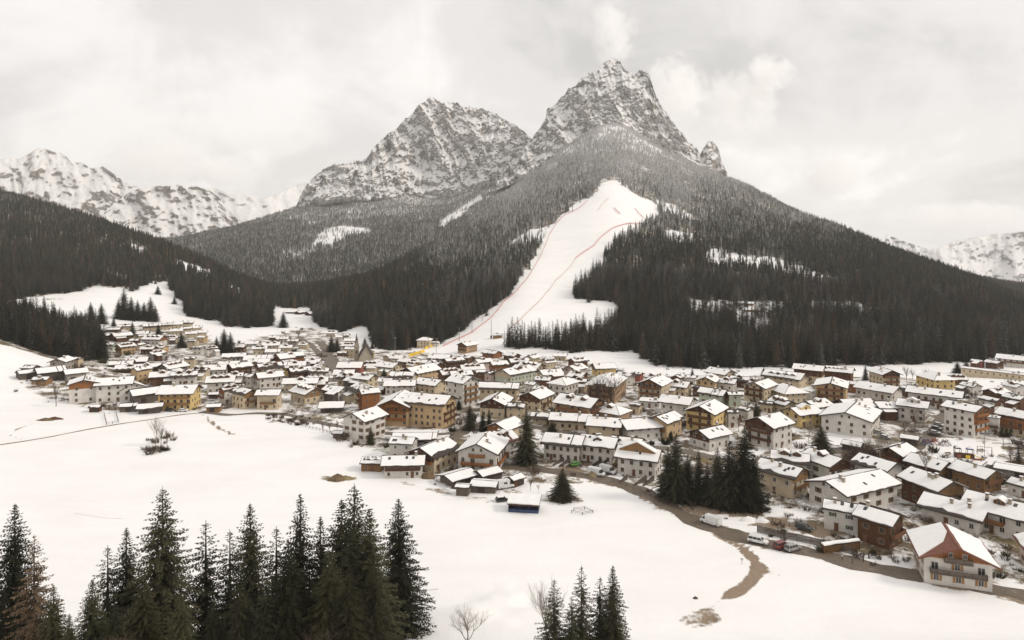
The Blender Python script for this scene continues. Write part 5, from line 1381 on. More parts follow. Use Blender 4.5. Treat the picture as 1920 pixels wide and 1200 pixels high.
 (929, 958, 1003, 727, 'L', 2.6, 'm', 'w', {'dorm': 1, 'dw': 2.6, 'clad': 'cream', 'lab': 'large pale green house with a wide dormer in the village middle'}), (952, 961, 991, 692, 'L', 1.6, 'b', '', {}), (972, 1005, 1021, 705, 'R', 1.8, 'c', 'b', {}), (1016, 1025, 1043, 697, 'L', 2.2, 'c', '', {}), (1066, 1080, 1101, 690, 'L', 1.6, 'b', '', {}), (1008, 1020, 1053, 718, 'L', 1.8, 'c', '', {}), (1004, 1030, 1035, 727, 'R', 1.4, 'b', '', {}),
 (1058, 1080, 1099, 709, 'L', 1.9, 'p', '', {}), (1110, 1119, 1153, 705, 'L', 1.8, 'y', 'w', {'lab': 'yellow house at the edge of the meadow below the tree row'}), (1068, 1090, 1101, 717, 'R', 1.4, 'b', '', {}), (1072, 1098, 1101, 735, 'R', 1.8, 'c', '', {}), (1040, 1056, 1066, 704, 'R', 1.4, 'b', '', {}), (945, 962, 975, 676, 'R', 1.2, 'b', '', {}), (905, 925, 941, 672, 'R', 1.2, 'O', '', {}), (985, 1000, 1012, 680, 'L', 1.3, 'c', '', {}), (1040, 1060, 1062, 676, 'R', 1.3, 'c', '', {}),
 (1156, 1175, 1190, 722, 'R', 1.6, 'w', '', {}), (1184, 1200, 1206, 716, 'R', 1.5, 'r', '', {}), (1210, 1228, 1240, 726, 'R', 1.7, 'c', '', {}), (1000, 1020, 1030, 748, 'R', 1.6, 'b', '', {}), (985, 1000, 1010, 738, 'R', 1.6, 'w', '', {}), (1085, 1100, 1108, 775, 'R', 1.4, 'c', '', {}),
 (868, 885, 892, 740, 'R', 1.4, 'b', '', {}), (1300, 1316, 1326, 745, 'R', 1.5, 'b', '', {}),
 (1385, 1412, 1414, 574, 'R', 1.0, 't', 'B', {'lab': 'long building in the clearing high in the wood', 'r': 1.6}), (1395, 1424, 1426, 586, 'R', 1.0, 't', '', {'lab': 'lower long building in the clearing high in the wood', 'r': 1.6}),
]
LAST = []
for s in HL:
    try: HOUSES.append(make_house(s))
    except Exception as ex: print('house failed', s[:4], ex); raise

# labels: what the house looks like, and where it stands next to a house or mark that is easy to find
ORD = ['nearest', 'second nearest', 'third nearest', 'fourth nearest', 'fifth nearest', 'sixth nearest', 'seventh nearest', 'eighth nearest', 'ninth nearest', 'tenth nearest', 'eleventh nearest', 'twelfth nearest']
LM = [(668, 678, 'the church tower'), (786, 800, 'the timber gabled hotel'), (868, 760, 'the tall white block'), (1325, 810, 'the bright yellow house'), (1810, 820, 'the tall white hotel'), (330, 768, 'the pale yellow house'), (160, 752, 'the timber topped white house'),
      (876, 662, 'the chalet below the ski slope'), (1085, 800, 'the brown hotel'), (987, 868, 'the tall single spruce'), (966, 727, 'the large pale green house'), (482, 768, 'the honey balconied house'), (1440, 842, 'the white hotel by the spruces'), (330, 620, 'the stepped terrace houses'), (1143, 757, 'the building behind bare trees'), (1472, 728, 'the building with four dormers'), (1560, 756, 'the ochre block')]
used = {}
for H in HOUSES:
    kw = H.spec[8]; code, opt, st = H.spec[6], H.spec[7], H.spec[5]
    H.lab = kw.get('lab')
    if H.lab: continue
    if kw.get('terr'):
        H.lab = 'cream terrace house with snow roof in the stepped rows on the left slope'; H.group = 'stepped terrace houses'; continue
    lm = min(LM, key=lambda q: math.hypot(q[0] - H.u, (q[1] - H.v) * 2.2))
    dx, dy = H.u - lm[0], H.v - lm[1]
    wheres = 'behind' if dy < -abs(dx) * .55 else 'below' if dy > abs(dx) * .55 else ('left of' if dx < 0 else 'right of')
    noun = 'shed' if 'n' in opt else ('cottage' if st < 1.45 else 'house' if st < 2.1 else 'tall house')
    feat = '' if 'n' in opt else (' with balconies' if ('b' in opt or 'B' in opt) else ' with timber gable' if 'w' in opt else '')
    H.key = (WORDS[code] + ' ' + noun + feat, wheres, lm[2]); H.dist = math.hypot(dx, dy * 2.2)
    used.setdefault(H.key, []).append(H)
for key, hs in used.items():
    hs.sort(key=lambda h: h.dist)
    for i, H in enumerate(hs):
        H.lab = f'{key[0]} {key[1]} {key[2]}' if len(hs) == 1 else f'{ORD[min(i, 11)]} {key[0]} {key[1]} {key[2]}'
for H in HOUSES:
    c = 'barn' if 'n' in H.spec[7] else 'carport' if 'o' in H.spec[7] else 'house'
    tag(H.root, H.lab, c, getattr(H, 'group', None) or ('barns and sheds of the village' if c == 'barn' else 'houses of the village'))
print('houses', len(HOUSES))
# ------------------------------------------------------------------ old ski and tractor tracks pressed into the snow
M['pressed'] = mat_plain('pressed_snow', (0.81, 0.795, 0.78), .8, .05, .3)
def snow_track(pts, width=.35, gauge=1.7):
    P = [at(u, v) for u, v in pts]
    mb = MB()
    for off in ((-gauge / 2, gauge / 2) if gauge else (0,)):
        prev = None
        for a, b in zip(P[:-1], P[1:]):
            d = Vector((b.x - a.x, b.y - a.y)); L = d.length; d = d / max(L, 1e-6); s_ = Vector((-d.y, d.x)); n = max(1, int(L / 2.5))
            for i in range(n + 1):
                q = Vector((a.x, a.y)) + d * (L * i / n) + s_ * (off + .25 * math.sin((a.x + L * i / n) * .21))
                l_, r_ = q - s_ * width / 2, q + s_ * width / 2
                cur = (len(mb.v), len(mb.v) + 1); mb.v += [(l_.x, l_.y, ground(l_.x, l_.y) + .05), (r_.x, r_.y, ground(r_.x, r_.y) + .05)]
                if prev: mb.f.append((prev[0], prev[1], cur[1], cur[0])); mb.m.append(0)
                prev = cur
    o = mb.build('snow_track', M['pressed']); tag(o, kind='structure')
snow_track([(140, 961), (170, 967), (200, 972), (230, 973)], .22, 0)

# ------------------------------------------------------------------ church
cp = at(668.5, 681)
ch = empty('church', (cp.x, cp.y, cp.z), math.radians(12))
kx = cp.y / F
tw = 4.2 * kx
th_ = 30 * kx
mb = MB(); mb.box(-tw, tw, -tw, tw, -4, th_); mb.build('tower', M['stone'], ch)
mb = MB()
mb.box(-tw - .25, tw + .25, -tw - .25, tw + .25, th_, th_ + .4)
for sx, sy in ((0, -1), (1, 0), (0, 1), (-1, 0)):
    e = Vector((sx, sy)); s_ = Vector((-sy, sx))
    a = e * tw - s_ * tw; b = e * tw + s_ * tw
    mb.poly([(a.x, a.y, th_ + .4), (b.x, b.y, th_ + .4), (e.x * tw * .9, e.y * tw * .9, th_ + 5.5)])
mb.build('tower_gables', M['stone'], ch)
mb = MB(); mb.tube([(0, 0, th_ + .4), (0, 0, th_ + 4.5), (0, 0, th_ + 17 * kx + 4)], [tw * 1.05, tw * .62, .06], 8); mb.build('spire', M['copper'], ch)
for sx, rz_ in ((0, 0), (1, math.pi / 2), (-1, -math.pi / 2)):
    w_ = link('window', WIN[('door', 'frame')], ch, (tw * sx, -tw if sx == 0 else 0, th_ - 4.5), rz_)
mb = MB(); n0, n1, nw, nh, nr = 0.2, 14, 5.2, 5.5, 9.5
mb.poly([(tw + n0, -nw - 6, -4), (tw + n0 + 2 * nw, -nw - 6, -4), (tw + n0 + 2 * nw, -nw - 6, nh), (tw + n0 + nw, -nw - 6, nh + nr), (tw + n0, -nw - 6, nh)])
for xx in (tw + n0, tw + n0 + 2 * nw): mb.poly([(xx, -nw - 6, -4), (xx, 14, -4), (xx, 14, nh), (xx, -nw - 6, nh)])
mb.build('nave_wall', M['stone'], ch)
mb = MB(); xc = tw + n0 + nw
for sx in (-1, 1):
    f = [(xc + sx * (nw + .6), -nw - 6.5, nh - .8), (xc + sx * (nw + .6), 14.5, nh - .8), (xc, 14.5, nh + nr), (xc, -nw - 6.5, nh + nr)]
    if sx < 0: f.reverse()
    mb.hexa(f, [(p_[0], p_[1], p_[2] + .45) for p_ in f])
mb.build('nave_roof', M['dark'], ch)
tag(ch, 'small stone church with pointed spire and steep gabled nave', 'church')

# ------------------------------------------------------------------ spruces by hand
FG = [(130, 1150, 98, 3, 'low olive spruce filling the gap at the bottom left'), (215, 1125, 100, 0, 'low dark spruce at the bottom below the slender one'), (400, 1120, 104, 0, 'low dark spruce at the bottom below the open branched one'), (585, 1085, 108, 0, 'low dark spruce at the bottom before the narrow sharp-tipped one'), (740, 1120, 122, 1, 'small dark spruce left below the spruce on the snow bank'), (28, 944, 112, 0, 'tall dark spruce at the lower left corner'), (64, 1002, 104, 9, 'brown larch leaning over the lower left corner'), (100, 1095, 100, 3, 'olive spruce below the brown larch in the lower left corner'), (-20, 1010, 104, 1, 'dark spruce cut off by the left edge'),
      (173, 1085, 102, 3, 'short olive spruce at the left end of the foreground group'), (202, 1022, 118, 4, 'thin dark spruce left of the twin-tipped pair in the foreground'), (237, 988, 120, 1, 'slender dark spruce just left of the tallest foreground spruce'),
      (305, 911, 116, 2, 'tallest broad spruce of the foreground group'), (386, 975, 122, 4, 'open branched spruce right of the tallest foreground spruce'), (431, 992, 124, 4, 'sparse spruce with pale top beside the open branched one'), (469, 943, 118, 0, 'dense pointed spruce in the middle of the foreground group'),
      (518, 986, 126, 4, 'thin spruce half hidden in the middle of the foreground group'), (541, 1012, 106, 3, 'olive green spruce standing in front of the middle of the group'), (563, 924, 122, 1, 'narrow sharp-tipped spruce left of the right-hand cluster'), (601, 967, 126, 1, 'narrow dark spruce behind the right-hand cluster'),
      (618, 1030, 106, 3, 'olive spruce in front of the right-hand cluster'), (641, 935, 118, 0, 'left spruce of the dense right-hand cluster'), (664, 906, 124, 2, 'highest spruce of the dense right-hand cluster'), (693, 952, 120, 0, 'right spruce of the dense right-hand cluster'), (655, 1060, 104, 3, 'low olive spruce at the foot of the right-hand cluster'), (700, 1040, 112, 1, 'dark spruce below the dense right-hand cluster'),
      (747, 934, 137, 0, 'spruce at the right end of the foreground group, its foot on the snow bank'), (270, 1080, 104, 3, 'olive young spruce under the tallest foreground spruce'), (450, 1090, 104, 1, 'dark low spruce under the dense pointed one'), (340, 1110, 102, 3, 'olive low spruce at the bottom edge beside the open branched one'), (500, 1095, 104, 0, 'dark low spruce at the bottom edge below the middle of the group'),
      (1039, 1084, 112, 4, 'left spruce of the small group at the bottom middle'), (1072, 1120, 110, 4, 'short spruce inside the small group at the bottom middle'), (1090, 1059, 112, 4, 'second spruce of the small bottom middle group, sparse pink-brown top'), (1125, 1080, 114, 4, 'thin third spruce of the small bottom middle group'), (1149, 1060, 112, 1, 'right dense spruce of the small bottom middle group')]
for u, vt, D_, k, lab in FG: hand_tree(u, vt, None, D_, k, lab, 'spruces in the foreground', (1.1 if k != 4 else 1.28) * rng.uniform(.92, 1.1))
VT = [(987, 760, 868, 0, 'tall single spruce in front of the row houses', 1.15), (1055, 878, 936, 3, 'short broad spruce on the snow beside the lane', 2.0),
      (1252, 838, 932, 0, 'left outer spruce of the big dark clump by the lane', 1.2), (1268, 811, 938, 0, 'tallest left spruce of the big dark clump by the lane', 1.15), (1290, 850, 940, 2, 'spruce second in from the left in the big dark clump', 1.15), (1310, 846, 942, 1, 'narrow middle spruce of the big dark clump', 1.3),
      (1326, 865, 945, 1, 'short spruce in the gap of the big dark clump', 1.3), (1345, 838, 948, 0, 'spruce right of the gap in the big dark clump', 1.2), (1368, 826, 950, 2, 'broad spruce in the right half of the big dark clump', 1.2), (1396, 798, 953, 0, 'tallest right spruce of the big dark clump', 1.2), (1414, 850, 955, 1, 'right outer spruce of the big dark clump', 1.3),
      (1540, 799, 852, 3, 'round dark pine between the long white house and the green windowed house', 2.1), (881, 757, 806, 0, 'left of three dark spruces behind the hotel drive', 1.3), (905, 768, 808, 1, 'middle one of three dark spruces behind the hotel drive', 1.4), (917, 765, 808, 1, 'right one of three dark spruces behind the hotel drive', 1.3),
      (695, 797, 833, 1, 'columnar dark conifer at the corner of the lone white house', 1.5), (860, 748, 768, 1, 'small spruce in front of the tall white block', 2.0), (1298, 690, 712, 1, 'small spruce on the far meadow left of the lone cream house', 1.6), (1369, 690, 716, 0, 'dark spruce right of the lone cream house', 1.8), (1432, 688, 704, 0, 'small dark spruce at the far meadow edge left of the large chalet', 1.8),
      (1660, 698, 726, 0, 'dark spruce before the gable of the cream house near the far meadow', 1.9), (1623, 684, 713, 1, 'slim dark spruce left of the house near the far meadow', 1.4), (531, 584, 614, 0, 'lone spruce on the far snow meadow up the valley', 1.7), (420, 616, 662, 0, 'big dark spruce in the middle of the left slope houses', 1.6), (432, 622, 664, 1, 'spruce right beside the big dark spruce among the left slope houses', 1.7), (406, 630, 660, 1, 'smaller spruce left of the big dark one among the left slope houses', 1.7),
      (340, 622, 652, 0, 'dark spruce below the stepped terrace houses', 1.8), (248, 602, 632, 1, 'brown-green spruce left of the stepped terrace houses', 1.6), (297, 606, 628, 1, 'dark spruce in front of the stepped terrace houses', 1.8), (170, 566, 606, 0, 'left spruce of the pair beside the long slope house', 1.5), (190, 568, 607, 0, 'right spruce of the pair beside the long slope house', 1.5), (213, 594, 612, 1, 'small spruce right of the pair by the slope house', 1.7),
      (232, 540, 598, 0, 'tallest spruce of the clump on the left snow slope', 1.3), (222, 560, 598, 1, 'leftmost spruce of the clump on the left snow slope', 1.6), (246, 556, 600, 0, 'second spruce from the left of the clump on the snow slope', 1.5), (258, 562, 600, 2, 'middle spruce of the clump on the left snow slope', 1.5), (270, 566, 600, 0, 'fourth spruce of the clump on the left snow slope', 1.6), (282, 556, 602, 0, 'right tall spruce of the clump on the left snow slope', 1.5), (291, 572, 602, 1, 'rightmost small spruce of the clump on the left snow slope', 1.6),
      (327, 556, 570, 0, 'small lone spruce on the upper left snow slope', 1.8), (296, 535, 552, 0, 'left of two tiny spruces at the upper edge of the left snow slope', 1.8), (340, 548, 562, 1, 'right of two tiny spruces at the upper edge of the left snow slope', 1.8), (1418, 753, 782, 1, 'slim spruce behind the white timber gabled hotel', 1.6), (1795, 678, 700, 0, 'left spruce of the dark pair below the far right wood', 2.2), (1812, 676, 701, 0, 'right spruce of the dark pair below the far right wood', 2.2),
      (621, 628, 660, 0, 'dark spruce on the bank left of the church', 1.5), (632, 632, 660, 0, 'second dark spruce on the bank left of the church', 1.5), (684, 632, 650, 1, 'small spruce on the white strip right of the church', 1.9), (698, 640, 654, 1, 'small spruce at the wood edge right of the church', 1.9), (1348, 690, 712, 1, 'slim spruce at the left gable of the lone cream house', 1.5),
      (1040, 742, 752, 1, 'very small spruce by the white hipped house', 2.0), (720, 690, 706, 0, 'dark spruce in front of the houses right of the church', 1.8), (740, 688, 706, 1, 'second dark spruce in front of the houses right of the church', 1.8), (1258, 806, 826, 1, 'small dark spruce at the corner of the ochre house', 1.8), (1035, 790, 812, 3, 'dark shrub-like conifer before the long low cream wing', 2.4), (1910, 830, 868, 9, 'brown larch at the right edge beside the playground path', 1.6)]
for u, vt, vb, k, lab, wd in VT: hand_tree(u, vt, vb, None, k, lab, 'conifers in and around the village', wd)

# ------------------------------------------------------------------ bare trees and bushes
def bare_tree(H, seed, spread=0.5, thick=1.0, levels=4, trunk=.3):
    r = random.Random(seed); tr, cr = MB(), MB()
    def grow(p, d, l, rad, lev):
        pts = [p]; q = p
        for i in range(3):
            d = (d + Vector((r.uniform(-.16, .16), r.uniform(-.16, .16), r.uniform(0, .12)))).normalized()
            q = q + d * (l / 3); pts.append(q)
        (tr if lev == 0 else cr).tube(pts, [rad, rad * .86, rad * .72, rad * .55], 5 if lev < 2 else 3, 0, False)
        if lev >= levels: return
        n = r.randint(3, 4) if lev < 2 else r.randint(2, 4)
        for k in range(n):
            b = pts[r.choice([1, 2, 3] if lev else [2, 3, 3])]
            a = r.random() * 6.28
            nd = (d + Vector((math.cos(a), math.sin(a), r.uniform(-.05, .5))) * spread * r.uniform(.8, 1.5)).normalized()
            grow(b, nd, l * r.uniform(.58, .8), rad * .52, lev + 1)
        grow(pts[-1], d, l * .7, rad * .5, lev + 1)
    grow(Vector((0, 0, -.4)), Vector((0, 0, 1)), H * trunk, H * .016 * thick, 0)
    return tr, cr
BT = []
for i, (sp, tk, m_) in enumerate([(0.5, 1.0, 'twig'), (0.62, 1.1, 'bark'), (0.38, .8, 'palebark'), (0.7, 1.0, 'twig')]):
    a, b = bare_tree(10, 300 + i, sp, tk * .8)
    zt = max(v[2] for v in b.v)
    BT.append((a.mesh('trunk', M[m_]), b.mesh('crown', M[m_]), zt))
def bare(u, vt, vb, k, lab, group='bare trees', D=None, w=1.0):
    if D is None: p = at(u, vb)
    else: x = (u - CX) / F * D; p = Vector((x, D, ground(x, D)))
    H = CAMZ - (vt - HY) / F * p.y - p.z
    s_ = H / BT[k][2]
    o = place_tree('bare_tree', BT[k][0], BT[k][1], p, rng.random() * 6, (s_ * w, s_ * w, s_)); tag(o, lab, 'tree', group)
for a in [(105, 716, 762, 0, 'pale bare tree left of the tall timber topped house'), (1118, 706, 764, 1, 'leftmost of the tall bare trees before the dark brown building'), (1128, 700, 766, 1, 'second tall bare tree before the dark brown building'), (1138, 698, 768, 1, 'thick middle bare tree before the dark brown building'), (1150, 704, 770, 1, 'rightmost tall bare tree before the dark brown building'), (1106, 712, 764, 0, 'small bare tree at the left of the dark brown building'),
          (1716, 762, 805, 1, 'forked bare tree by the car park of the tall hotel'), (1730, 770, 803, 1, 'second bare tree by the car park of the tall hotel'), (1695, 785, 820, 0, 'low brown bare tree left of the car park road'), (1700, 684, 716, 0, 'bare tree on the far meadow right of the cream house'), (1712, 690, 716, 2, 'thin pale tree on the far meadow right of the cream house'), (1739, 688, 720, 2, 'thin pale birch before the yellow hipped house'),
          (1645, 800, 880, 2, 'thin birch left of the dark timber chalet'), (1628, 812, 878, 0, 'bare brown tree behind the green windowed house'), (1604, 822, 872, 0, 'bare tree in the scrub behind the green windowed house'), (1660, 815, 872, 0, 'bare tree leaning at the dark timber chalet'), (1737, 830, 905, 2, 'tall thin birch before the small timber house by the playground'), (1895, 830, 878, 0, 'brown bare tree at the right end of the playground'), (290, 775, 838, 2, 'thin bare tree above the bushes in the left field'), (302, 795, 836, 0, 'bushy bare tree in the left field'),
          (313, 802, 836, 0, 'right bushy bare tree in the left field'), (590, 765, 785, 0, 'small bare tree before the house row at the field edge'), (602, 742, 768, 2, 'straight bare pole-like tree at the field edge'), (605, 788, 812, 0, 'low bare fruit tree left of the lone white house'), (618, 790, 812, 0, 'second low bare fruit tree left of the lone white house'), (632, 786, 810, 0, 'third low bare fruit tree left of the lone white house'), (1020, 748, 780, 0, 'bare tree before the cream timber gabled house'), (870, 770, 800, 0, 'bare tree between tan block and dark spruces'),
          (1385, 775, 810, 0, 'bare tree right of the bright yellow house'), (1395, 770, 806, 3, 'second bare tree right of the bright yellow house'), (1440, 925, 948, 0, 'young bare tree before the cream house with roof windows'), (1466, 925, 952, 0, 'second young bare tree before the cream house with roof windows'), (1515, 780, 830, 2, 'thin bare tree right of the white timber gabled hotel'), (1478, 830, 872, 2, 'thin bare tree below the white timber gabled hotel'), (205, 755, 776, 0, 'bare tree before the white gabled house'), (216, 752, 776, 1, 'dark bare tree before the white gabled house'), (995, 895, 920, 0, 'small bare garden tree left of the broad spruce'), (1010, 905, 925, 2, 'thin garden sapling left of the broad spruce'),
          (340, 670, 690, 0, 'bare tree on the slope below the grey gabled slope house'), (330, 664, 688, 3, 'second bare tree below the slope houses'), (545, 625, 650, 0, 'bare tree at the road up the valley'), (560, 615, 640, 0, 'second bare tree at the road up the valley'), (1180, 760, 790, 3, 'bare tree below the dark brown building')]:
    bare(*a)
bare(870, 1140, None, 2, 'pale bare twiggy bush-like tree at the bottom edge on the snow bank', D=124, w=2.0)
bare(1030, 1080, None, 2, 'thin bare tree behind the small bottom middle spruces', D=118)
bare(620, 1150, None, 3, 'brown bare bush at the bottom edge under the right-hand spruces', D=104, w=1.3)
bare(250, 1160, None, 3, 'brown bare bush at the bottom edge under the left spruces', D=100, w=1.5)

bush_forms = bpy.data.collections.new('bush_forms')
def bush(seed, mat, n=46, leafy=False):
    r = random.Random(seed); mb = MB()
    for i in range(n):
        a = r.random() * 6.28; q = r.random() ** .5 * .35
        p = Vector((math.cos(a) * q, math.sin(a) * q, -.1)); d = Vector((math.cos(a) * r.uniform(.1, .7), math.sin(a) * r.uniform(.1, .7), 1)).normalized()
        l = r.uniform(.5, 1.05); s_ = d.orthogonal().normalized(); s_ = (s_ * math.cos(i) + d.cross(s_) * math.sin(i)) * (.045 if leafy else .022)
        mid = p + d * l * .55; e = p + d * l + Vector((r.uniform(-.15, .15), r.uniform(-.15, .15), 0))
        mb.poly([p - s_, p + s_, mid + s_, mid - s_]); mb.poly([mid - s_, mid + s_, e])
        for k in range(3):
            f = p + d * l * r.uniform(.4, .95); g_ = f + Vector((r.uniform(-.3, .3), r.uniform(-.3, .3), r.uniform(0, .25)))
            mb.poly([f - s_ * .8, f + s_ * .8, g_])
    return mb.mesh('bush', mat)
for i, m_ in enumerate(['twig', 'bark', 'twig', 'spruce_dry']):
    o = bpy.data.objects.new('bush_form_%d' % i, bush(500 + i, M[m_], 46, m_ == 'spruce_dry')); bush_forms.objects.link(o)
bng = FOREST_NG.copy()
for n in bng.nodes:
    if n.type == 'COLLECTION_INFO': n.inputs['Collection'].default_value = bush_forms
def bushes(name, poly, n, hmin, hmax, label, dmax=900):
    us = [p[0] for p in poly]; vs = [p[1] for p in poly]
    pts, sz = [], []
    cs = np.array([[H.C.x, H.C.y] for H in HOUSES]); rz_ = np.array([H.rz for H in HOUSES]); hl = np.array([[H.L / 2 + .6, H.B / 2 + .6] for H in HOUSES])
    tries = 0
    while len(pts) < n and tries < n * 4:
        tries += 1
        u, v = rng.uniform(min(us), max(us)), rng.uniform(min(vs), max(vs))
        if not in_poly(np.array([u]), np.array([v]), poly)[0]: continue
        p = at(u, v)
        if p.y > dmax or (n > 300 and rng.random() > (p.y - (60 if n > 500 else 190)) / 330): continue
        if fbm(np.array([p.x / 16]), np.array([p.y / 16]), 2, 61)[0] < -.12: continue
        d = np.array([[p.x, p.y]]) - cs
        lx = np.abs(d[:, 0] * np.cos(rz_) + d[:, 1] * np.sin(rz_)); ly = np.abs(-d[:, 0] * np.sin(rz_) + d[:, 1] * np.cos(rz_))
        if ((lx < hl[:, 0]) & (ly < hl[:, 1])).any(): continue
        h = rng.uniform(hmin, hmax)
        pts.append(p); sz.append((h * rng.uniform(.8, 1.5), h * rng.uniform(.8, 1.5), h))
    o = forest_object(name, np.array([tuple(p) for p in pts]), np.array([rng.choice([0, 1, 2, 0, 1, 2, 3]) for _ in pts]), np.array(sz), np.array([rng.random() * 6 for _ in pts]), np.zeros(len(pts)), label)
    o.modifiers[0].node_group = bng; o['category'] = 'bushes'
bushes('undergrowth', VILLAGE, 1500, 0.6, 2.0, 'bare brown garden bushes and hedges between the houses')
bushes('undergrowth', VILLAGE, 420, 2.0, 4.6, 'taller bare shrubs and saplings in the village gardens')
bushes('undergrowth', [(1595, 830), (1650, 825), (1670, 880), (1625, 895), (1590, 870)], 90, 2.0, 4.5, 'dense bare scrub behind the green windowed house')
bushes('undergrowth', [(268, 822), (325, 815), (325, 850), (270, 855)], 24, 1.0, 2.6, 'bare bushes in the middle of the left field')
bushes('undergrowth', [(500, 775), (575, 790), (575, 803), (500, 786)], 60, .8, 1.6, 'dry reddish grass strip at the field edge')
bushes('undergrowth', [(1740, 815), (1830, 828), (1828, 836), (1738, 822)], 60, 1.2, 1.8, 'dark clipped hedge below the tall white hotel')
bushes('undergrowth', [(1290, 935), (1440, 950), (1440, 962), (1290, 948)], 70, 1.0, 2.2, 'brown scrub along the foot of the spruce clump')
bushes('undergrowth', [(1260, 690), (1700, 692), (1700, 698), (1260, 698), (1190, 672), (1190, 662)], 60, 1.0, 2.5, 'brown scrub at the foot of the far wood')

# ------------------------------------------------------------------ vehicles
def wheel_mesh():
    t, r_ = MB(), MB()
    t.tube([(0, -.11, 0), (0, -.11 + .001, 0), (0, .11, 0)], [.33, .335, .335], 14)
    r_.tube([(0, -.125, 0), (0, .125, 0)], [.2, .2], 10)
    return t.mesh('tyre', M['rubber']), r_.mesh('rim', M['metal'])
TYRE, RIM = wheel_mesh()
def paint(name, c):
    t = NT(name); t.color(c); t.b.inputs['Roughness'].default_value = 0.3; t.b.inputs['Specular IOR Level'].default_value = 0.5
    d = t.ramp(t.noise(t.coord('Object'), 1.2, 5.0), [(0.45, 0.0), (0.75, 0.35)]); t.color(t.mix(d, c, (0.12, 0.10, 0.08)))
    return t.mat
PAINT = {k: paint(k + '_paint', c) for k, c in {'white': (0.7, 0.7, 0.69), 'silver': (0.30, 0.30, 0.29), 'black': (0.02, 0.022, 0.022), 'red': (0.20, 0.03, 0.025), 'green': (0.10, 0.30, 0.05), 'blue': (0.04, 0.07, 0.18), 'grey': (0.12, 0.12, 0.12)}.items()}
M['lamp'] = mat_plain('lamp_glass', (0.55, 0.53, 0.5), 0.2); M['tail'] = mat_plain('tail_lamp', (0.25, 0.02, 0.02), 0.3)
TYPES = { # length, width, ground clearance, belt, roof, hood length, windscreen slope, rear slope, boot
 'car': (4.3, 1.75, .28, .92, 1.47, 1.05, .75, .45, .15), 'suv': (4.6, 1.85, .34, 1.02, 1.70, 1.1, .65, .35, .05), 'van': (6.0, 2.05, .36, 1.25, 2.55, .75, .75, .02, .02), 'pickup': (5.2, 1.85, .40, 1.08, 1.75, 1.25, .6, .25, .1), 'camper': (5.6, 2.2, .4, 1.3, 2.8, .7, .7, .05, .02)}
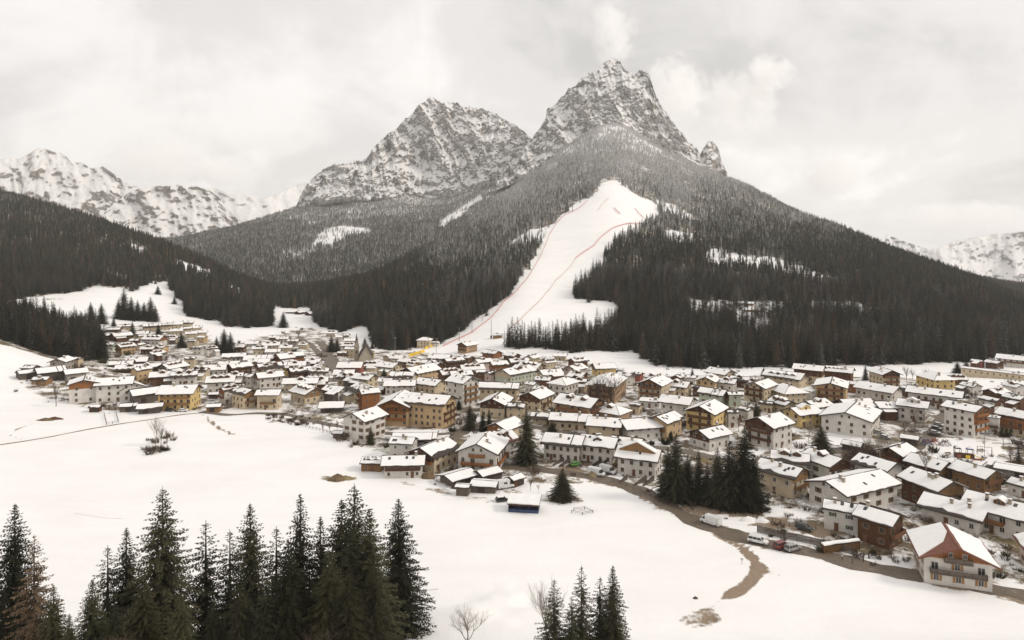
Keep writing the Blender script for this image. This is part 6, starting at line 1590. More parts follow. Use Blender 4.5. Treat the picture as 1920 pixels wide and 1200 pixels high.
def vehicle(kind, p_rear, p_front, col, lab, cat='car', snow=False):
    a, b = at(*p_rear), at(*p_front)
    Ln, W_, gc, belt, top, hood, ws, rs, boot = TYPES[kind]
    d = (b - a); rz_ = math.atan2(d.y, d.x); c = (a + b) / 2
    o = empty('parked_' + ('van' if cat == 'van' else 'car'), (c.x, c.y, ground(c.x, c.y) + .14), rz_)
    w = W_ / 2; x0, x1 = -Ln / 2, Ln / 2
    mb = MB()
    hb = belt - .06
    secs = [(x0, gc + .15, belt - .1, w * .92), (x0 + .12, gc, belt, w), (x1 - hood - ws * .2, gc, belt, w), (x1 - .35, gc, belt - .10, w * .98), (x1, gc + .12, belt - .32, w * .86)]
    rings = []
    for x, zl, zh, ww in secs:
        n = len(mb.v); mb.v += [(x, -ww, zl), (x, -ww * 1.0, zl + (zh - zl) * .65), (x, -ww * .93, zh), (x, ww * .93, zh), (x, ww, zl + (zh - zl) * .65), (x, ww, zl)]; rings.append(n)
    for r0, r1 in zip(rings[:-1], rings[1:]):
        for k in range(6): mb.f.append((r0 + k, r0 + (k + 1) % 6, r1 + (k + 1) % 6, r1 + k)); mb.m.append(0)
    mb.f.append(tuple(rings[0] + k for k in range(6))); mb.m.append(0); mb.f.append(tuple(rings[-1] + k for k in reversed(range(6)))); mb.m.append(0)
    body = mb.build('body', PAINT[col], o)
    cx0, cx1 = x0 + boot, x1 - hood
    if kind in ('van', 'camper'):
        mb = MB(); mb.hexa([(cx0, -w * .97, belt - .05), (cx1 - .9, -w * .97, belt - .05), (cx1 - .9, w * .97, belt - .05), (cx0, w * .97, belt - .05)], [(cx0 + .04, -w * .9, top), (cx1 - .9, -w * .9, top), (cx1 - .9, w * .9, top), (cx0 + .04, w * .9, top)])
        mb.build('cargo_box', PAINT[col], o)
        gx0 = cx1 - .9
        mb = MB(); mb.hexa([(gx0, -w * .94, belt - .02), (cx1 + .05, -w * .92, belt - .02), (cx1 + .05, w * .92, belt - .02), (gx0, w * .94, belt - .02)], [(gx0, -w * .86, top - .35), (cx1 - ws, -w * .84, top - .35), (cx1 - ws, w * .84, top - .35), (gx0, w * .86, top - .35)])
        mb.build('window', M['glass'], o)
        mb = MB(); mb.hexa([(gx0, -w * .88, top - .36), (cx1 - ws + .08, -w * .86, top - .36), (cx1 - ws + .08, w * .86, top - .36), (gx0, w * .88, top - .36)], [(gx0, -w * .88, top), (cx1 - ws - .25, -w * .8, top - .06), (cx1 - ws - .25, w * .8, top - .06), (gx0, w * .88, top)])
        mb.build('cab_roof', PAINT[col], o)
        if kind == 'camper':
            for sy in (-1, 1):
                mb = MB(); mb.box(-.9, .3, sy * w * .955 - .03, sy * w * .955 + .03, 1.6, 2.2); mb.build('window', M['glass'], o)
    else:
        mb = MB(); gt = top - .07
        mb.hexa([(cx0, -w * .92, belt - .03), (cx1, -w * .92, belt - .03), (cx1, w * .92, belt - .03), (cx0, w * .92, belt - .03)], [(cx0 + rs, -w * .76, gt), (cx1 - ws, -w * .76, gt), (cx1 - ws, w * .76, gt), (cx0 + rs, w * .76, gt)])
        mb.build('window', M['glass'], o)
        mb = MB(); mb.hexa([(cx0 + rs - .06, -w * .79, gt), (cx1 - ws + .08, -w * .79, gt), (cx1 - ws + .08, w * .79, gt), (cx0 + rs - .06, w * .79, gt)], [(cx0 + rs + .1, -w * .7, top), (cx1 - ws - .1, -w * .7, top), (cx1 - ws - .1, w * .7, top), (cx0 + rs + .1, w * .7, top)])
        mb.build('roof', PAINT[col] if not snow else M['roof_snow'], o)
        for sy in (-1, 1):
            for f in (0.0, .36, .68, 1.0):
                xb = cx0 + (cx1 - cx0) * f; xt = cx0 + rs + (cx1 - ws - cx0 - rs) * f
                mb = MB(); mb.tube([(xb, sy * w * .925, belt - .02), (xt, sy * w * .77, gt)], [.05, .05], 4); mb.build('pillar', PAINT[col], o)
    if snow:
        mb = MB(); mb.box(x1 - hood - .1, x1 - .25, -w * .8, w * .8, belt - .1, belt + .1); mb.build('snow_cover', M['roof_snow'], o)
    for sx in (x0 + .85, x1 - .9):
        for sy in (-1, 1):
            t = link('wheel', TYRE, o, (sx, sy * (w - .08), .33)); link('rim', RIM, t)
    for sy in (-1, 1):
        mb = MB(); mb.box(x1 - .1, x1 + .01, sy * w * .66 - .17, sy * w * .66 + .17, belt - .38, belt - .22); mb.build('headlight', M['lamp'], o)
        mb = MB(); mb.box(x0 - .02, x0 + .1, sy * w * .76 - .1, sy * w * .76 + .1, belt - .35, belt - .08); mb.build('tail_light', M['tail'], o)
    tag(o, lab, cat, 'parked vehicles')
    return o
vehicle('van', (1353, 990), (1313, 977), 'white', 'white delivery van parked beside the lane', 'van')
vehicle('pickup', (1403, 1015), (1440, 1023), 'white', 'white pick-up with canopy on the wet road')
vehicle('suv', (1455, 1031), (1476, 1024), 'red', 'small dark red car on the wet road')
vehicle('suv', (1474, 1036), (1499, 1029), 'silver', 'grey car right of the red car on the wet road')
vehicle('suv', (1493, 990), (1524, 999), 'black', 'black car parked by the double house')
vehicle('camper', (938, 917), (957, 914), 'white', 'white camper van beside the small dark barn', 'van')
vehicle('car', (932, 941), (952, 939), 'black', 'dark car on the snow left of the blue shed', 'car', True)
vehicle('van', (1106, 889), (1131, 894), 'white', 'white minibus before the row houses', 'van')
vehicle('van', (1128, 884), (1151, 890), 'white', 'second white minibus before the row houses', 'van')
vehicle('car', (1072, 875), (1087, 872), 'green', 'bright green car before the row houses')
vehicle('car', (1752, 797), (1769, 801), 'silver', 'uppermost car in the park left of the tall hotel', 'car', True)
vehicle('car', (1748, 804), (1766, 808), 'black', 'middle car in the park left of the tall hotel', 'car', True)
vehicle('car', (1744, 812), (1763, 816), 'silver', 'lowest car in the park left of the tall hotel', 'car', True)
vehicle('van', (1232, 775), (1244, 779), 'white', 'white lorry beside the flat garage block', 'van')
vehicle('car', (1652, 821), (1669, 825), 'grey', 'snowy car right of the long white gabled house', 'car', True)
vehicle('car', (1640, 812), (1656, 815), 'silver', 'silver snowy car behind the long white gabled house', 'car', True)
vehicle('car', (1892, 768), (1906, 770), 'black', 'dark car at the far right car park', 'car')
vehicle('car', (1908, 762), (1924, 764), 'blue', 'blue car at the far right car park', 'car')
vehicle('car', (786, 838), (800, 838), 'grey', 'left car under the open carport', 'car')
vehicle('car', (812, 832), (824, 829), 'red', 'dark red car at the right end of the carport', 'car', True)
vehicle('car', (310, 771), (326, 772), 'black', 'dark car before the pale yellow house', 'car')
vehicle('car', (336, 772), (352, 772), 'white', 'white car before the pale yellow house', 'car', True)
vehicle('car', (1545, 868), (1560, 871), 'white', 'white snowy car below the round dark pine', 'car', True)

# ------------------------------------------------------------------ fences, posts and small things
def fence(name, pts, lab, height=1.1, spacing=2.4, mat='greywood', solid=False, rails=2):
    P = [at(u, v) for u, v in pts]
    root = empty(name, P[0]); base = P[0]
    post = MB(); post.box(-.07, .07, -.07, .07, -.4, height); post = post.mesh('post', M[mat])
    board = MB(); board.box(-.11, .11, -.02, .02, -.3, height); board = board.mesh('board', M[mat])
    def gz(x, y): return ground(x, y)
    for a, b in zip(P[:-1], P[1:]):
        L = math.hypot(b.x - a.x, b.y - a.y); n = max(1, int(L / spacing)); rz_ = math.atan2(b.y - a.y, b.x - a.x)
        pp = []
        for i in range(n + 1):
            x, y = a.x + (b.x - a.x) * i / n, a.y + (b.y - a.y) * i / n
            q = Vector((x, y, gz(x, y))) - base; pp.append(q)
            if i < n or b is P[-1]: link('post', post, root, q, rz_)
        for k in range(rails):
            z = height * (.92 - .42 * k)
            mb = MB(); mb.tube([(q.x, q.y, q.z + z) for q in pp], [.05] * len(pp), 4); mb.build('rail', M[mat], root)
        if solid:
            nb = int(L / .26)
            for i in range(nb):
                x, y = a.x + (b.x - a.x) * (i + .5) / nb, a.y + (b.y - a.y) * (i + .5) / nb
                q = Vector((x, y, gz(x, y))) - base
                link('board', board, root, q + Vector((0, 0, .02 * (i % 3))), rz_)
    tag(root, lab, 'fence', 'fences')
fence('board_fence', [(1420, 998), (1470, 1010), (1545, 1026), (1600, 1040)], 'dark board fence between the wet road and the double house', 1.9, 2.6, 'greywood', True)
fence('rail_fence', [(1150, 903), (1200, 922), (1250, 946), (1290, 962), (1320, 968)], 'timber rail fence along the upper side of the lane')
fence('rail_fence', [(1433, 976), (1480, 986), (1530, 993)], 'dark railing beside the yard of the double house', 1.2, 1.8, 'dark', False, 3)
fence('rail_fence', [(1438, 946), (1480, 952), (1516, 956)], 'rail fence before the cream house with roof windows', 1.1)
fence('rail_fence', [(1758, 866), (1790, 874), (1822, 880), (1842, 884)], 'dark post fence at the lower side of the playground', 1.6, 3.0, 'dark')
fence('rail_fence', [(540, 792), (580, 803), (620, 812), (650, 818)], 'low timber fence in the field before the lone white house', 1.0)
fence('rail_fence', [(195, 778), (200, 797), (222, 793), (218, 777)], 'small square paddock fence left of the farm track', 1.2)
fence('rail_fence', [(1072, 962), (1092, 966), (1112, 962), (1096, 955), (1076, 957)], 'small paddock fence on the open snow below the lane', .9)
fence('rail_fence', [(880, 822), (920, 818), (960, 822)], 'brown fence on the slope behind the orange balcony house', 1.1, 2.4, 'rail')
fence('rail_fence', [(740, 845), (770, 838), (800, 842)], 'fence before the open carport', 1.0)

def woodpile(u, v, lab):
    p = at(u, v); o = empty('log_shelter', p, .25); w = 5.5
    mb = MB(); mb.box(-w, w, -.5, .5, 2.0, 2.1); mb.build('roof', M['dark'], o)
    sb = MB(); snow_slab(sb, -w, w, -.55, 2.1, .55, 2.35, .3, rng); sb.build('snow_cover', M['roof_snow'], o)
    mb = MB()
    for x in (-w + .1, 0, w - .1): mb.box(x - .08, x + .08, -.4, .4, -.4, 2.0)
    mb.build('posts', M['wood'], o)
    mb = MB()
    for i in range(60):
        for j in range(9): mb.tube([(-w + .2 + i * (2 * w - .4) / 60, -.42 + rng.uniform(-.05, .05), .12 + j * .2), (-w + .2 + i * (2 * w - .4) / 60, .4, .12 + j * .2)], [.085, .085], 5)
    lg = mb.build('logs', M['honey'], o); lg['kind'] = 'stuff'
    tag(o, lab, 'woodpile')
woodpile(1577, 1033, 'roofed firewood stack with snow on top beside the road')

# timber bench seats at the road
p = at(1640, 1048); o = empty('bench', p, math.radians(-12))
for k in range(3):
    mb = MB(); mb.box(-1.6, 1.6, .45 - k * .35, .55 - k * .35 + .12, .45 + (.45 * (k == 0)) + (0.2 * (k == 1)), .55 + (.45 * (k == 0)) + (0.2 * (k == 1))); mb.build('plank', M['dark'], o)
for x in (-1.3, 1.3):
    mb = MB(); mb.box(x - .06, x + .06, -.3, .6, -.3, .5); mb.box(x - .06, x + .06, .45, .6, .5, 1.0); mb.build('leg', M['dark'], o)
tag(o, 'dark timber bench on the snow beside the red roofed house', 'bench')

def post(u, v, h, lab, name='sign_post', plate=None, rad=.06, mat='metal'):
    p = at(u, v); o = empty(name, p)
    mb = MB(); mb.tube([(0, 0, -.5), (0, 0, h)], [rad, rad * .8], 6); mb.build('pole', M[mat], o)
    if plate == 'lamp':
        mb = MB(); mb.hexa([(-.25, -.2, h), (.25, -.2, h), (.25, .2, h), (-.25, .2, h)], [(-.12, -.1, h + .3), (.12, -.1, h + .3), (.12, .1, h + .3), (-.12, .1, h + .3)]); mb.tube([(0, 0, h - .05), (0, -.9, h + .1)], [.04, .04], 5); mb.build('lamp_head', M['dark'], o)
    elif plate == 'cross':
        mb = MB(); mb.box(-1.6, 1.6, -.15, .15, h - .5, h - .1); 
        for x in (-1.3, -.45, .45, 1.3): mb.box(x - .3, x + .3, -.5, -.15, h - .75, h)
        mb.build('lamp_bar', M['metal'], o)
    elif plate == 'board':
        mb = MB(); mb.box(-.35, .35, -.05, 0, h - .6, h); mb.build('plate', M['framew'], o)
    tag(o, lab, 'lamp post' if plate in ('lamp', 'cross') else 'post', 'posts and lamps')
    return o
post(1304, 982, 4.5, 'thin lamp post at the lane beside the white van', 'lamp_post', 'lamp'); post(1619, 1054, 2.4, 'dark timber post beside the bench', 'marker_post', None, .14, 'dark'); post(1598, 1058, 1.3, 'short dark post at the road edge below the firewood stack', 'marker_post', None, .1, 'dark')
post(741, 668, 17, 'tall floodlight mast before the wood left of the ski slope', 'lamp_post', 'cross', .22); post(818, 664, 15, 'floodlight mast at the foot of the ski slope', 'lamp_post', 'cross', .2); post(1391, 1058, 1.6, 'white marker post at the bend of the muddy track', 'sign_post', 'board')
post(1332, 690, 8, 'thin lamp post on the far meadow', 'lamp_post', 'lamp', .09); post(1620, 712, 9, 'lamp post left of the slim spruce on the far meadow', 'lamp_post', 'lamp', .1); post(829, 814, 2.6, 'thin sign post on the snow before the tan block', 'sign_post', 'board')
post(1790, 868, 6, 'lamp post at the lower playground fence', 'lamp_post', 'lamp', .08); post(1846, 856, 9, 'tall mast inside the playground', 'lamp_post', 'cross', .09); post(1881, 838, 4, 'dark post at the upper path of the playground', 'marker_post', None, .1, 'dark')

# garage ramp walls before the row houses
for i, (u0, v0, u1, v1) in enumerate([(1062, 862, 1037, 874), (1074, 863, 1049, 876), (1088, 864, 1062, 877), (1128, 868, 1104, 880), (1140, 868, 1116, 881), (1176, 899, 1162, 906), (1212, 900, 1190, 911), (1226, 901, 1206, 912)]):
    a, b = at(u0, v0), at(u1, v1); d = b - a
    o = empty('ramp_wall', a, math.atan2(d.y, d.x)); L = math.hypot(d.x, d.y)
    mb = MB(); mb.hexa([(0, -.15, -1), (L, -.15, -1), (L, .15, -1), (0, .15, -1)], [(0, -.15, 1.6), (L, -.15, .5), (L, .15, .5), (0, .15, 1.6)]); mb.build('wall', M['greywood'], o)
    mb = MB(); mb.hexa([(0, -.19, 1.6), (L, -.19, .5), (L, .19, .5), (0, .19, 1.6)], [(0, -.19, 1.68), (L, -.19, .58), (L, .19, .58), (0, .19, 1.68)]); mb.build('coping', M['dark'], o)
    tag(o, ['first', 'second', 'third', 'fourth', 'fifth', 'sixth', 'seventh', 'eighth'][i] + ' sloping concrete ramp wall from the left before the white row houses', 'wall', 'garage ramp walls')

# blue shed on the snow
p = at(983, 956); o = empty('shed', p, math.radians(-8))
M['bluewood'] = mat_wood('blue_boards', (0.055, 0.08, 0.15))
w, d_, h = 4.4, 2.4, 2.6
mb = MB(); mb.box(-w, w, -d_, d_, -1, .9); mb.build('wall', M['bluewood'], o)
mb = MB(); mb.box(-w, w, d_ - .1, d_, .9, h); mb.box(w - .1, w, -d_, d_ - .1, .9, h); mb.box(-w, -w + .1, -d_, d_ - .1, .9, h); mb.box(-w + .1, w - .1, -d_ + .02, -d_ + .1, 1.9, h); mb.build('boarding', M['wood'], o)
mb = MB()
for x in (-w, -1.2, 1.6, w): mb.box(x - .09, x + .09, -d_ - .03, -d_ + .12, -.5, h)
mb.build('posts', M['bluewood'], o)
mb = MB(); mb.hexa([(-w - .5, -d_ - .7, h - .1), (w + .5, -d_ - .7, h - .1), (w + .5, d_ + .5, h + .9), (-w - .5, d_ + .5, h + .9)], [(-w - .5, -d_ - .7, h + .05), (w + .5, -d_ - .7, h + .05), (w + .5, d_ + .5, h + 1.05), (-w - .5, d_ + .5, h + 1.05)]); rf = mb.build('roof', M['dark'], o)
sb = MB(); snow_slab(sb, -w - .4, w + .4, -d_ - .6, h + .06, d_ + .4, h + 1.02, .28, rng); sb.build('snow_cover', M['roof_snow'], rf)
tag(o, 'blue open fronted shed alone on the snow field', 'shed')

def mound(u, v, rx, ry, h, mat, lab, name='earth_mound', cat='mound'):
    p = at(u, v); mb = MB(); n, m = 14, 5; r = random.Random(int(u))
    idx = []
    for j in range(m + 1):
        t = j / m; row = []
        for i in range(n):
            a = 6.283 * i / n; q = (1 - t) ** .7 if t < 1 else 0
            k = r.uniform(.82, 1.15)
            row.append(len(mb.v)); mb.v.append((math.cos(a) * rx * q * k, math.sin(a) * ry * q * k, -.4 + (h + .4) * t * r.uniform(.88, 1.05)))
        idx.append(row)
    for j in range(m):
        for i in range(n): mb.f.append((idx[j][i], idx[j][(i + 1) % n], idx[j + 1][(i + 1) % n], idx[j + 1][i])); mb.m.append(0)
    o = mb.build(name, M[mat], smooth=True, loc=p); tag(o, lab, cat)
M['earth'] = mat_plain('brown_earth', (0.17, 0.115, 0.065), .95, .35, 1.0, 0, .4)
M['hay'] = mat_plain('old_hay', (0.25, 0.20, 0.11), .95, .3, 1.0, 0, .4)
mound(633, 899, 3.6, 2.4, 2.0, 'earth', 'brown earth heap on the snow field above the foreground spruces'); mound(648, 898, 4.5, 2.0, 1.2, 'hay', 'flat hay heap beside the brown earth heap')
mound(1403, 976, 3.2, 1.6, 1.3, 'snow', 'white snow heap at the yard corner right of the van', 'snow_heap'); mound(1428, 978, 3.0, 1.6, 1.2, 'snow', 'second snow heap beside the dark railing', 'snow_heap'); mound(1510, 1009, 4.2, 1.4, 1.2, 'snow', 'snow heap behind the board fence below the black car', 'snow_heap')
mound(803, 896, 3.0, 2.0, 2.6, 'earth', 'brown manure heap beside the farm barn'); mound(862, 915, 4.5, 1.8, 1.1, 'bark', 'dark scrap heap before the broad low barn'); mound(1110, 893, 2.2, 1.8, 1.8, 'hay', 'pale round bale heap by the lane', 'hay_heap'); mound(1304, 1122, .9, .7, .5, 'bark', 'small dark stump on the lower snow field', 'stump', 'stump'); mound(731, 845, 4.5, 2.5, 1.4, 'mint', 'pale green covered heap beside the lone white house', 'covered_heap')
for i, (u, v) in enumerate([(85, 788), (103, 786)]): mound(u, v, 5, 1.6, 1.2, 'wood' if i else 'earth', ['brown timber stack on the left field', 'second timber stack on the left field'][i], 'timber_stack', 'timber')

# playground
p = at(1808, 858); o = empty('play_tower', p, math.radians(-20))
mb = MB(); mb.box(-3.2, 3.0, -1.2, 1.2, -.3, 1.5); mb.build('timber_wall', M['wood'], o)
for x, c in ((-1.9, 'red'), (.9, 'yellow')):
    mb = MB(); mb.box(x - .7, x + .7, -1.28, -1.2, .1, 1.3); mb.build('panel', M[c] if c == 'red' else M['yellowpad'], o)
for x in (-2.2, 1.8):
    mb = MB()
    for sx in (-1, 1):
        for sy in (-1, 1): mb.box(x + sx - .07, x + sx + .07, sy - .07, sy + .07, 1.5, 3.3)
    mb.build('tower_posts', M['wood'], o)
    mb = MB(); mb.tube([(x, 0, 3.3), (x, 0, 4.3)], [1.7, .1], 4); rf = mb.build('roof', PAINT['blue'] if x > 0 else M['dark'], o)
    mb = MB(); mb.tube([(x, 0, 3.7), (x, 0, 4.5)], [1.25, .1], 4); mb.build('snow_cover', M['roof_snow'], rf)
mb = MB(); mb.hexa([(3.0, -.5, 1.2), (6.0, -.5, -.1), (6.0, .5, -.1), (3.0, .5, 1.2)], [(3.0, -.5, 1.4), (6.0, -.5, .1), (6.0, .5, .1), (3.0, .5, 1.4)]); mb.build('slide', M['yellowpad'], o)
tag(o, 'timber play tower with two little roofs and a slide on the playground', 'play tower')
def swing(u, v, lab):
    p = at(u, v); o = empty('swing_frame', p, math.radians(-25)); mb = MB()
    mb.tube([(-2.4, 0, 2.8), (2.4, 0, 2.8)], [.08, .08], 6); mb.build('crossbar', M['wood'], o)
    for x in (-2.3, 2.3):
        for y in (-1, 1):
            mb = MB(); mb.tube([(x, y, -.3), (x, 0, 2.8)], [.07, .07], 5); mb.build('leg', M['wood'], o)
    for x in (-.9, .9):
        mb = MB(); mb.tube([(x - .2, 0, 2.75), (x - .2, 0, .6)], [.02, .02], 3); mb.tube([(x + .2, 0, 2.75), (x + .2, 0, .6)], [.02, .02], 3); mb.box(x - .25, x + .25, -.12, .12, .55, .6); mb.build('seat', M['dark'], o)
    tag(o, lab, 'swing')
swing(1734, 850, 'timber swing frame at the left side of the playground'); swing(1846, 852, 'swing frame right of the play tower')
def climber(u, v, lab, mat):
    p = at(u, v); o = empty('climbing_frame', p, .4); mb = MB()
    for i in range(7):
        a = i * .9; mb.tube([(math.cos(a) * 3, math.sin(a) * 2, -.2), (math.cos(a + .3) * 1.2, math.sin(a + .3), 2.2), (math.cos(a + 2.4) * 2.4, math.sin(a + 2.4) * 2, .2)], [.11, .11, .11], 5)
    mb.build('bars', mat, o)
    mb = MB(); mb.box(-1, .4, -.8, .6, 1.4, 1.6); mb.build('platform', M['red'], o)
    tag(o, lab, 'climbing frame')
climber(1737, 834, 'blue climbing frame at the upper left of the playground', PAINT['blue']); climber(1753, 833, 'red and grey bent-bar climber beside the blue climbing frame', M['red']); climber(1772, 835, 'dark ring climber right of the bent-bar climber', M['metal'])
def table(u, v, lab, mat='wood'):
    p = at(u, v); o = empty('picnic_table', p, .3)
    mb = MB(); mb.box(-1, 1, -.45, .45, .7, .78); mb.build('tabletop', M[mat], o)
    for y in (-.85, .85):
        mb = MB(); mb.box(-1, 1, y - .16, y + .16, .4, .47); mb.build('seat', M[mat], o)
    for x in (-.7, .7):
        mb = MB(); mb.box(x - .05, x + .05, -.9, .9, .3, .38); mb.box(x - .05, x + .05, -.1, .1, -.2, .7); mb.build('leg', M[mat], o)
    tag(o, lab, 'table')
table(1778, 852, 'dark picnic table left of the play tower'); table(1774, 858, 'lower picnic table left of the play tower'); table(1840, 846, 'picnic table right of the play tower')
p = at(1832, 866); o = empty('notice_board', p, -.3); mb = MB(); mb.box(-1.5, 1.5, -.05, .05, .5, 1.2); mb.build('panel', M['red'], o)
for x in (-1.3, 1.3):
    mb = MB(); mb.box(x - .05, x + .05, .06, .16, -.3, 1.2); mb.build('leg', M['metal'], o)
tag(o, 'low red board on the playground snow', 'board')
a, b = at(1836, 894), at(1858, 874); d = b - a; o = empty('footbridge', (a + b) / 2 + Vector((0, 0, .6)), math.atan2(d.y, d.x)); L = math.hypot(d.x, d.y) / 2
mb = MB(); mb.box(-L, L, -1.1, 1.1, -.3, 0); mb.build('deck', M['greywood'], o)
for y in (-1.1, 1.1):
    mb = MB(); mb.box(-L, L, y - .08, y + .08, .9, 1.05); 
    for i in range(8): x = -L + .3 + i * (2 * L - .6) / 7; mb.box(x - .07, x + .07, y - .06, y + .06, 0, .9)
    mb.build('railing', M['wood'], o)
tag(o, 'small timber footbridge at the lower right of the playground', 'bridge')

# ------------------------------------------------------------------ ski slope: lift masts, red nets, padding
LM_ = [(1030, 427), (1023, 444), (1013, 469), (1001, 484), (992, 505), (981, 520), (968, 534), (954, 547), (940, 566), (921, 580), (904, 603), (885, 623), (861, 640)]
mt, ma = MB(), MB()
mt.tube([(0, 0, -2), (0, 0, 15)], [.32, .22], 8); mt = mt.mesh('tower', M['metal'])
ma.box(-2.6, 2.6, -.25, .25, 14.6, 15.0)
for x in (-2.5, 2.5): ma.box(x - .25, x + .25, -1.4, 1.4, 14.2, 14.6)
ma = ma.mesh('crossarm', M['dark'])
ORDW = ['topmost', 'second', 'third', 'fourth', 'fifth', 'sixth', 'seventh', 'eighth', 'ninth', 'tenth', 'eleventh', 'twelfth', 'lowest']
for i, (u, v) in enumerate(LM_):
    p = at(u, v, 560); o = empty('lift_mast', p, math.radians(-10)); link('tower', mt, o); link('crossarm', ma, o)
    tag(o, ORDW[i] + (' lift mast from the top' if 0 < i < 12 else ' lift mast') + ' along the left edge of the ski slope', 'lift mast', 'chairlift masts')
p = at(921, 634, 560); o = empty('lift_mast', p); link('tower', mt, o).scale = (1, 1, 1.3); mb = MB(); mb.box(-.9, .9, -.9, .9, -1, 2.5); mb.build('cabin', M['dark'], o); tag(o, 'single tall mast with a dark foot on the lower ski slope', 'lift mast')
def net(pts, lab, h=1.9, every=5.0):
    P = [at(u, v, 560) for u, v in pts]; base = P[0]; root = empty('safety_net', base)
    q = []
    for a, b in zip(P[:-1], P[1:]):
        n = max(1, int(math.hypot(b.x - a.x, b.y - a.y) / every))
        for i in range(n):
            x, y = a.x + (b.x - a.x) * i / n, a.y + (b.y - a.y) * i / n; q.append(Vector((x, y, ground(x, y))) - base)
    q.append(P[-1] - base)
    mb = MB()
    for a, b in zip(q[:-1], q[1:]):
        for k in range(4):
            z0, z1 = h * (.08 + .24 * k), h * (.08 + .24 * k + .13)
            mb.poly([(a.x, a.y, a.z + z0), (b.x, b.y, b.z + z0), (b.x, b.y, b.z + z1), (a.x, a.y, a.z + z1)])
    mb.build('net', M['net'], root)
    mb = MB()
    for a in q[::3]: mb.tube([(a.x, a.y, a.z - .5), (a.x, a.y, a.z + h)], [.06, .05], 4)
    mb.build('poles', M['net'], root)
    tag(root, lab, 'safety net', 'red safety nets')
net([(830, 650), (855, 638), (888, 622), (925, 592), (945, 566), (965, 550), (990, 521), (1005, 496), (1018, 471), (1030, 441), (1043, 419), (1060, 403), (1085, 391), (1102, 376)], 'long red safety net along the left edge of the ski slope')
net([(963, 611), (990, 585), (1017, 558), (1044, 524), (1079, 485)], 'lower red net crossing the middle of the ski slope', 1.1)
net([(1079, 485), (1097, 472), (1114, 461), (1125, 447), (1150, 428), (1179, 420), (1206, 421)], 'upper red net along the right edge of the ski slope', 2.8)
net([(1151, 391), (1157, 397), (1163, 402)], 'short red net high in the middle of the ski slope', 3.5); net([(1190, 391), (1198, 401), (1207, 410)], 'short red net at the upper right of the ski slope', 3.0); net([(1141, 372), (1130, 382), (1120, 396)], 'faint net near the top of the ski slope', 1.2)
for i, (a, b) in enumerate((((767, 669), (796, 660)), ((797, 655), (816, 648)))):
    a, b = at(*a), at(*b); d = b - a; o = empty('padded_barrier', a, math.atan2(d.y, d.x)); L = math.hypot(d.x, d.y); n = max(3, int(L / 3)); dz = d.z
    for k in range(n):
        mb = MB(); x0_, x1_ = L * k / n, L * (k + .96) / n; z = dz * k / n; mb.hexa([(x0_, -.3, z - 1), (x1_, -.3, z - 1), (x1_, .3, z - 1), (x0_, .3, z - 1)], [(x0_, -.2, z + 2.4), (x1_, -.2, z + 2.4), (x1_, .2, z + 2.4), (x0_, .2, z + 2.4)]); mb.build('panel', M['yellowpad'], o)
    tag(o, ['lower yellow padded barrier at the foot of the ski slope', 'upper yellow padded barrier beside the hipped hotel'][i], 'barrier', 'yellow barriers')

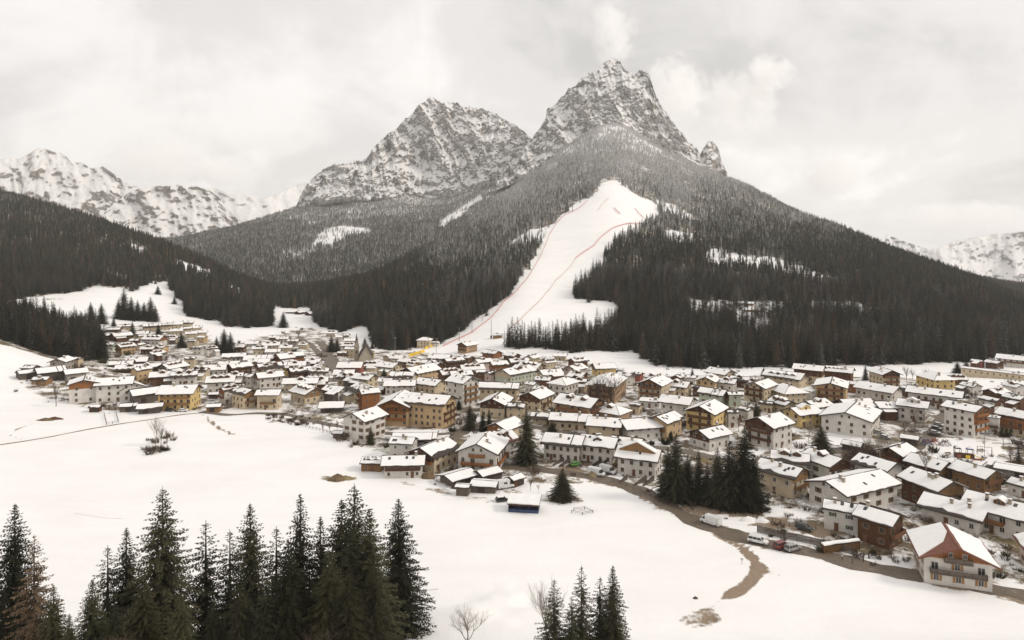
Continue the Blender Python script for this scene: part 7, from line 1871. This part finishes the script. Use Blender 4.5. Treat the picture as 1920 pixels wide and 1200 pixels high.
# ------------------------------------------------------------------ people
def skin_mat(n, c): return mat_plain(n, c, .8, .1)
M['skin'] = skin_mat('skin', (0.45, 0.28, 0.2)); M['hair'] = skin_mat('hair', (0.04, 0.03, 0.02))
def person(u, v, rz_, upper, lower, lab, h=1.75):
    j = {'pel': (0, 0, .95), 'bel': (0, 0, 1.12), 'che': (0, .01, 1.32), 'neck': (0, .01, 1.49), 'head': (0, -.02, 1.60), 'top': (0, -.02, 1.72),
         'hl': (.09, 0, .90), 'kl': (.10, -.16, .50), 'al': (.10, -.06, .10), 'tl': (.10, -.24, .04), 'hr': (-.09, 0, .90), 'kr': (-.10, .06, .50), 'ar': (-.10, .30, .12), 'tr': (-.10, .14, .03),
         'sl': (.19, .01, 1.42), 'el': (.24, .10, 1.14), 'wl': (.22, -.02, .92), 'fl': (.21, -.07, .83), 'sr': (-.19, .01, 1.42), 'er': (-.24, -.06, 1.15), 'wr': (-.22, -.22, 1.0), 'fr': (-.21, -.27, .93)}
    R_ = {'pel': .145, 'bel': .135, 'che': .155, 'neck': .06, 'head': .10, 'top': .075, 'hl': .10, 'kl': .068, 'al': .045, 'tl': .04, 'hr': .10, 'kr': .068, 'ar': .045, 'tr': .04, 'sl': .075, 'el': .055, 'wl': .04, 'fl': .045, 'sr': .075, 'er': .055, 'wr': .04, 'fr': .045}
    E = [('pel', 'bel'), ('bel', 'che'), ('che', 'neck'), ('neck', 'head'), ('head', 'top'), ('pel', 'hl'), ('hl', 'kl'), ('kl', 'al'), ('al', 'tl'), ('pel', 'hr'), ('hr', 'kr'), ('kr', 'ar'), ('ar', 'tr'), ('che', 'sl'), ('sl', 'el'), ('el', 'wl'), ('wl', 'fl'), ('che', 'sr'), ('sr', 'er'), ('er', 'wr'), ('wr', 'fr')]
    ks = list(j); me = bpy.data.meshes.new('body'); s_ = h / 1.79
    me.from_pydata([tuple(c * s_ for c in j[k]) for k in ks], [(ks.index(a), ks.index(b)) for a, b in E], [])
    tmp = bpy.data.objects.new('body', me); COL.objects.link(tmp)
    sk = tmp.modifiers.new('skin', 'SKIN'); sb_ = tmp.modifiers.new('smooth', 'SUBSURF'); sb_.levels = 1; sb_.render_levels = 1
    for i, k in enumerate(ks): me.skin_vertices[0].data[i].radius = (R_[k] * s_, R_[k] * s_); me.skin_vertices[0].data[i].use_root = (k == 'pel')
    bpy.context.view_layer.update()
    ev = tmp.evaluated_get(bpy.context.evaluated_depsgraph_get()); out = bpy.data.meshes.new_from_object(ev)
    bpy.data.objects.remove(tmp)
    for m_ in (M['skin'], upper, lower, M['dark']): out.materials.append(m_)
    for f in out.polygons:
        z = f.center.z / s_; x = abs(f.center.x) / s_
        f.material_index = 0 if z > 1.5 or (x > .17 and z < .96 and z > .78) else 1 if z > .93 else 2 if z > .12 else 3; f.use_smooth = True
    p = at(u, v); o = empty('person', p + Vector((0, 0, .14)), rz_); link('body', out, o)
    mb = MB(); mb.tube([(0, .03 * s_, 1.58 * s_), (0, .02 * s_, 1.70 * s_), (0, .0, 1.79 * s_)], [.10 * s_, .125 * s_, .05 * s_], 8); mb.build('hair', M['hair'], o, smooth=True)
    tag(o, lab, 'person')
person(1579, 1052, 2.2, M['framew'], M['dark'], 'person in a white top and dark trousers walking at the road edge'); person(839, 830, .3, M['dark'], PAINT['blue'], 'left dark dressed person walking on the lane behind the farmhouse'); person(845, 830, .2, PAINT['black'], M['dark'], 'middle dark dressed person walking on the lane behind the farmhouse'); person(849, 828, .2, M['wood'], M['dark'], 'right person in brown walking on the lane behind the farmhouse')
# ------------------------------------------------------------------ clouds round the peaks
def cloud(u, v, D, rx, ry, rz, dens, scale, thr, seed, lab):
    X = (u - CX) / F * D; Z = CAMZ - (v - HY) / F * D
    import bmesh
    bm = bmesh.new(); bmesh.ops.create_icosphere(bm, subdivisions=3, radius=1.0)
    me = bpy.data.meshes.new('cloud'); bm.to_mesh(me); bm.free()
    o = link('cloud', me, None, (X, D, Z)); o.scale = (rx, ry, rz)
    mat = bpy.data.materials.new('cloud_vapour'); mat.use_nodes = True
    n, l = mat.node_tree.nodes, mat.node_tree.links; n.clear()
    out = n.new('ShaderNodeOutputMaterial'); pv = n.new('ShaderNodeVolumePrincipled')
    pv.inputs['Color'].default_value = (0.99, 0.985, 0.98, 1); pv.inputs['Anisotropy'].default_value = 0.1
    tc = n.new('ShaderNodeTexCoord'); ln = n.new('ShaderNodeVectorMath'); ln.operation = 'LENGTH'; l.new(tc.outputs['Object'], ln.inputs[0])
    geo = n.new('ShaderNodeNewGeometry'); mp = n.new('ShaderNodeMapping'); mp.inputs['Location'].default_value = (seed * 13.7, seed * 5.1, 0); l.new(geo.outputs['Position'], mp.inputs['Vector'])
    mp.inputs['Scale'].default_value = (scale, scale, scale)
    nz = n.new('ShaderNodeTexNoise'); nz.inputs['Scale'].default_value = 1.0; nz.inputs['Detail'].default_value = 6.0; nz.inputs['Roughness'].default_value = 0.62; nz.inputs['Distortion'].default_value = 0.7; l.new(mp.outputs[0], nz.inputs['Vector'])
    def m(op, a, b, cl=False):
        q = n.new('ShaderNodeMath'); q.operation = op; q.use_clamp = cl
        for i, x in enumerate((a, b)):
            if isinstance(x, (int, float)): q.inputs[i].default_value = x
            else: l.new(x, q.inputs[i])
        return q.outputs[0]
    fall = m('SUBTRACT', 1.0, ln.outputs['Value'], True)
    d = m('SUBTRACT', m('ADD', nz.outputs['Fac'], m('MULTIPLY', fall, 0.30)), thr)
    d = m('MULTIPLY', m('MULTIPLY', d, 5.0, True), m('MULTIPLY', fall, 2.6, True))
    l.new(m('MULTIPLY', d, dens), pv.inputs['Density'])
    l.new(pv.outputs[0], out.inputs['Volume'])
    me.materials.append(mat)
    tag(o, lab, 'cloud', 'clouds hanging on the mountains', 'stuff')
# far clouds, beyond the haze
cloud(1265, 175, 9300, 520, 400, 620, 0.014, 1 / 210, 0.54, 3, 'torn white cloud rising right behind the highest peak')
cloud(1370, 205, 9800, 800, 450, 700, 0.011, 1 / 260, 0.56, 8, 'ragged white cloud right of the highest peak')
cloud(1440, 140, 9700, 420, 350, 330, 0.014, 1 / 210, 0.53, 11, 'bright billow of cloud high right of the highest peak')
cloud(1150, 60, 9400, 380, 350, 600, 0.009, 1 / 220, 0.55, 4, 'faint plume of cloud above the tip of the highest peak')
cloud(290, 300, 9300, 950, 450, 480, 0.016, 1 / 230, 0.53, 5, 'grey cloud lying behind the snowy range at the left')
cloud(420, 325, 9300, 500, 350, 260, 0.016, 1 / 210, 0.53, 12, 'smaller cloud over the gap of the valley')
cloud(1560, 330, 9800, 600, 400, 420, 0.013, 1 / 230, 0.54, 9, 'small cloud bank above the right shoulder of the hill')
cloud(1800, 410, 9600, 1300, 400, 300, 0.012, 1 / 260, 0.52, 10, 'low cloud bank behind the pale mountain at the right')

# the slightly hazy valley air
def z_range():
    lo, hi = 1e9, -1e9
    for ob in scene.objects:
        if ob.get('kind') == 'structure' and ob.name.startswith(('mountain', 'ground', 'hillside')):
            a = np.empty(len(ob.data.vertices) * 3, np.float32); ob.data.vertices.foreach_get('co', a); a = a.reshape(-1, 3)
            lo, hi = min(lo, a[:, 2].min()), max(hi, a[:, 2].max())
    return float(lo), float(hi)
z_lo, z_hi = z_range()
mb = MB(); mb.box(-9000, 9000, -400, 8400, z_lo - 1, z_hi + 20)
hz = bpy.data.materials.new('valley_haze'); hz.use_nodes = True
hn = hz.node_tree.nodes; hn.clear()
ho = hn.new('ShaderNodeOutputMaterial'); hv = hn.new('ShaderNodeVolumePrincipled')
hv.inputs['Color'].default_value = (0.95, 0.94, 0.93, 1); hv.inputs['Density'].default_value = 0.000045; hv.inputs['Anisotropy'].default_value = 0.2
hz.node_tree.links.new(hv.outputs[0], ho.inputs['Volume'])
haze = mb.build('haze', hz); tag(haze, 'thin pale haze in the valley air', 'haze', None, 'stuff')
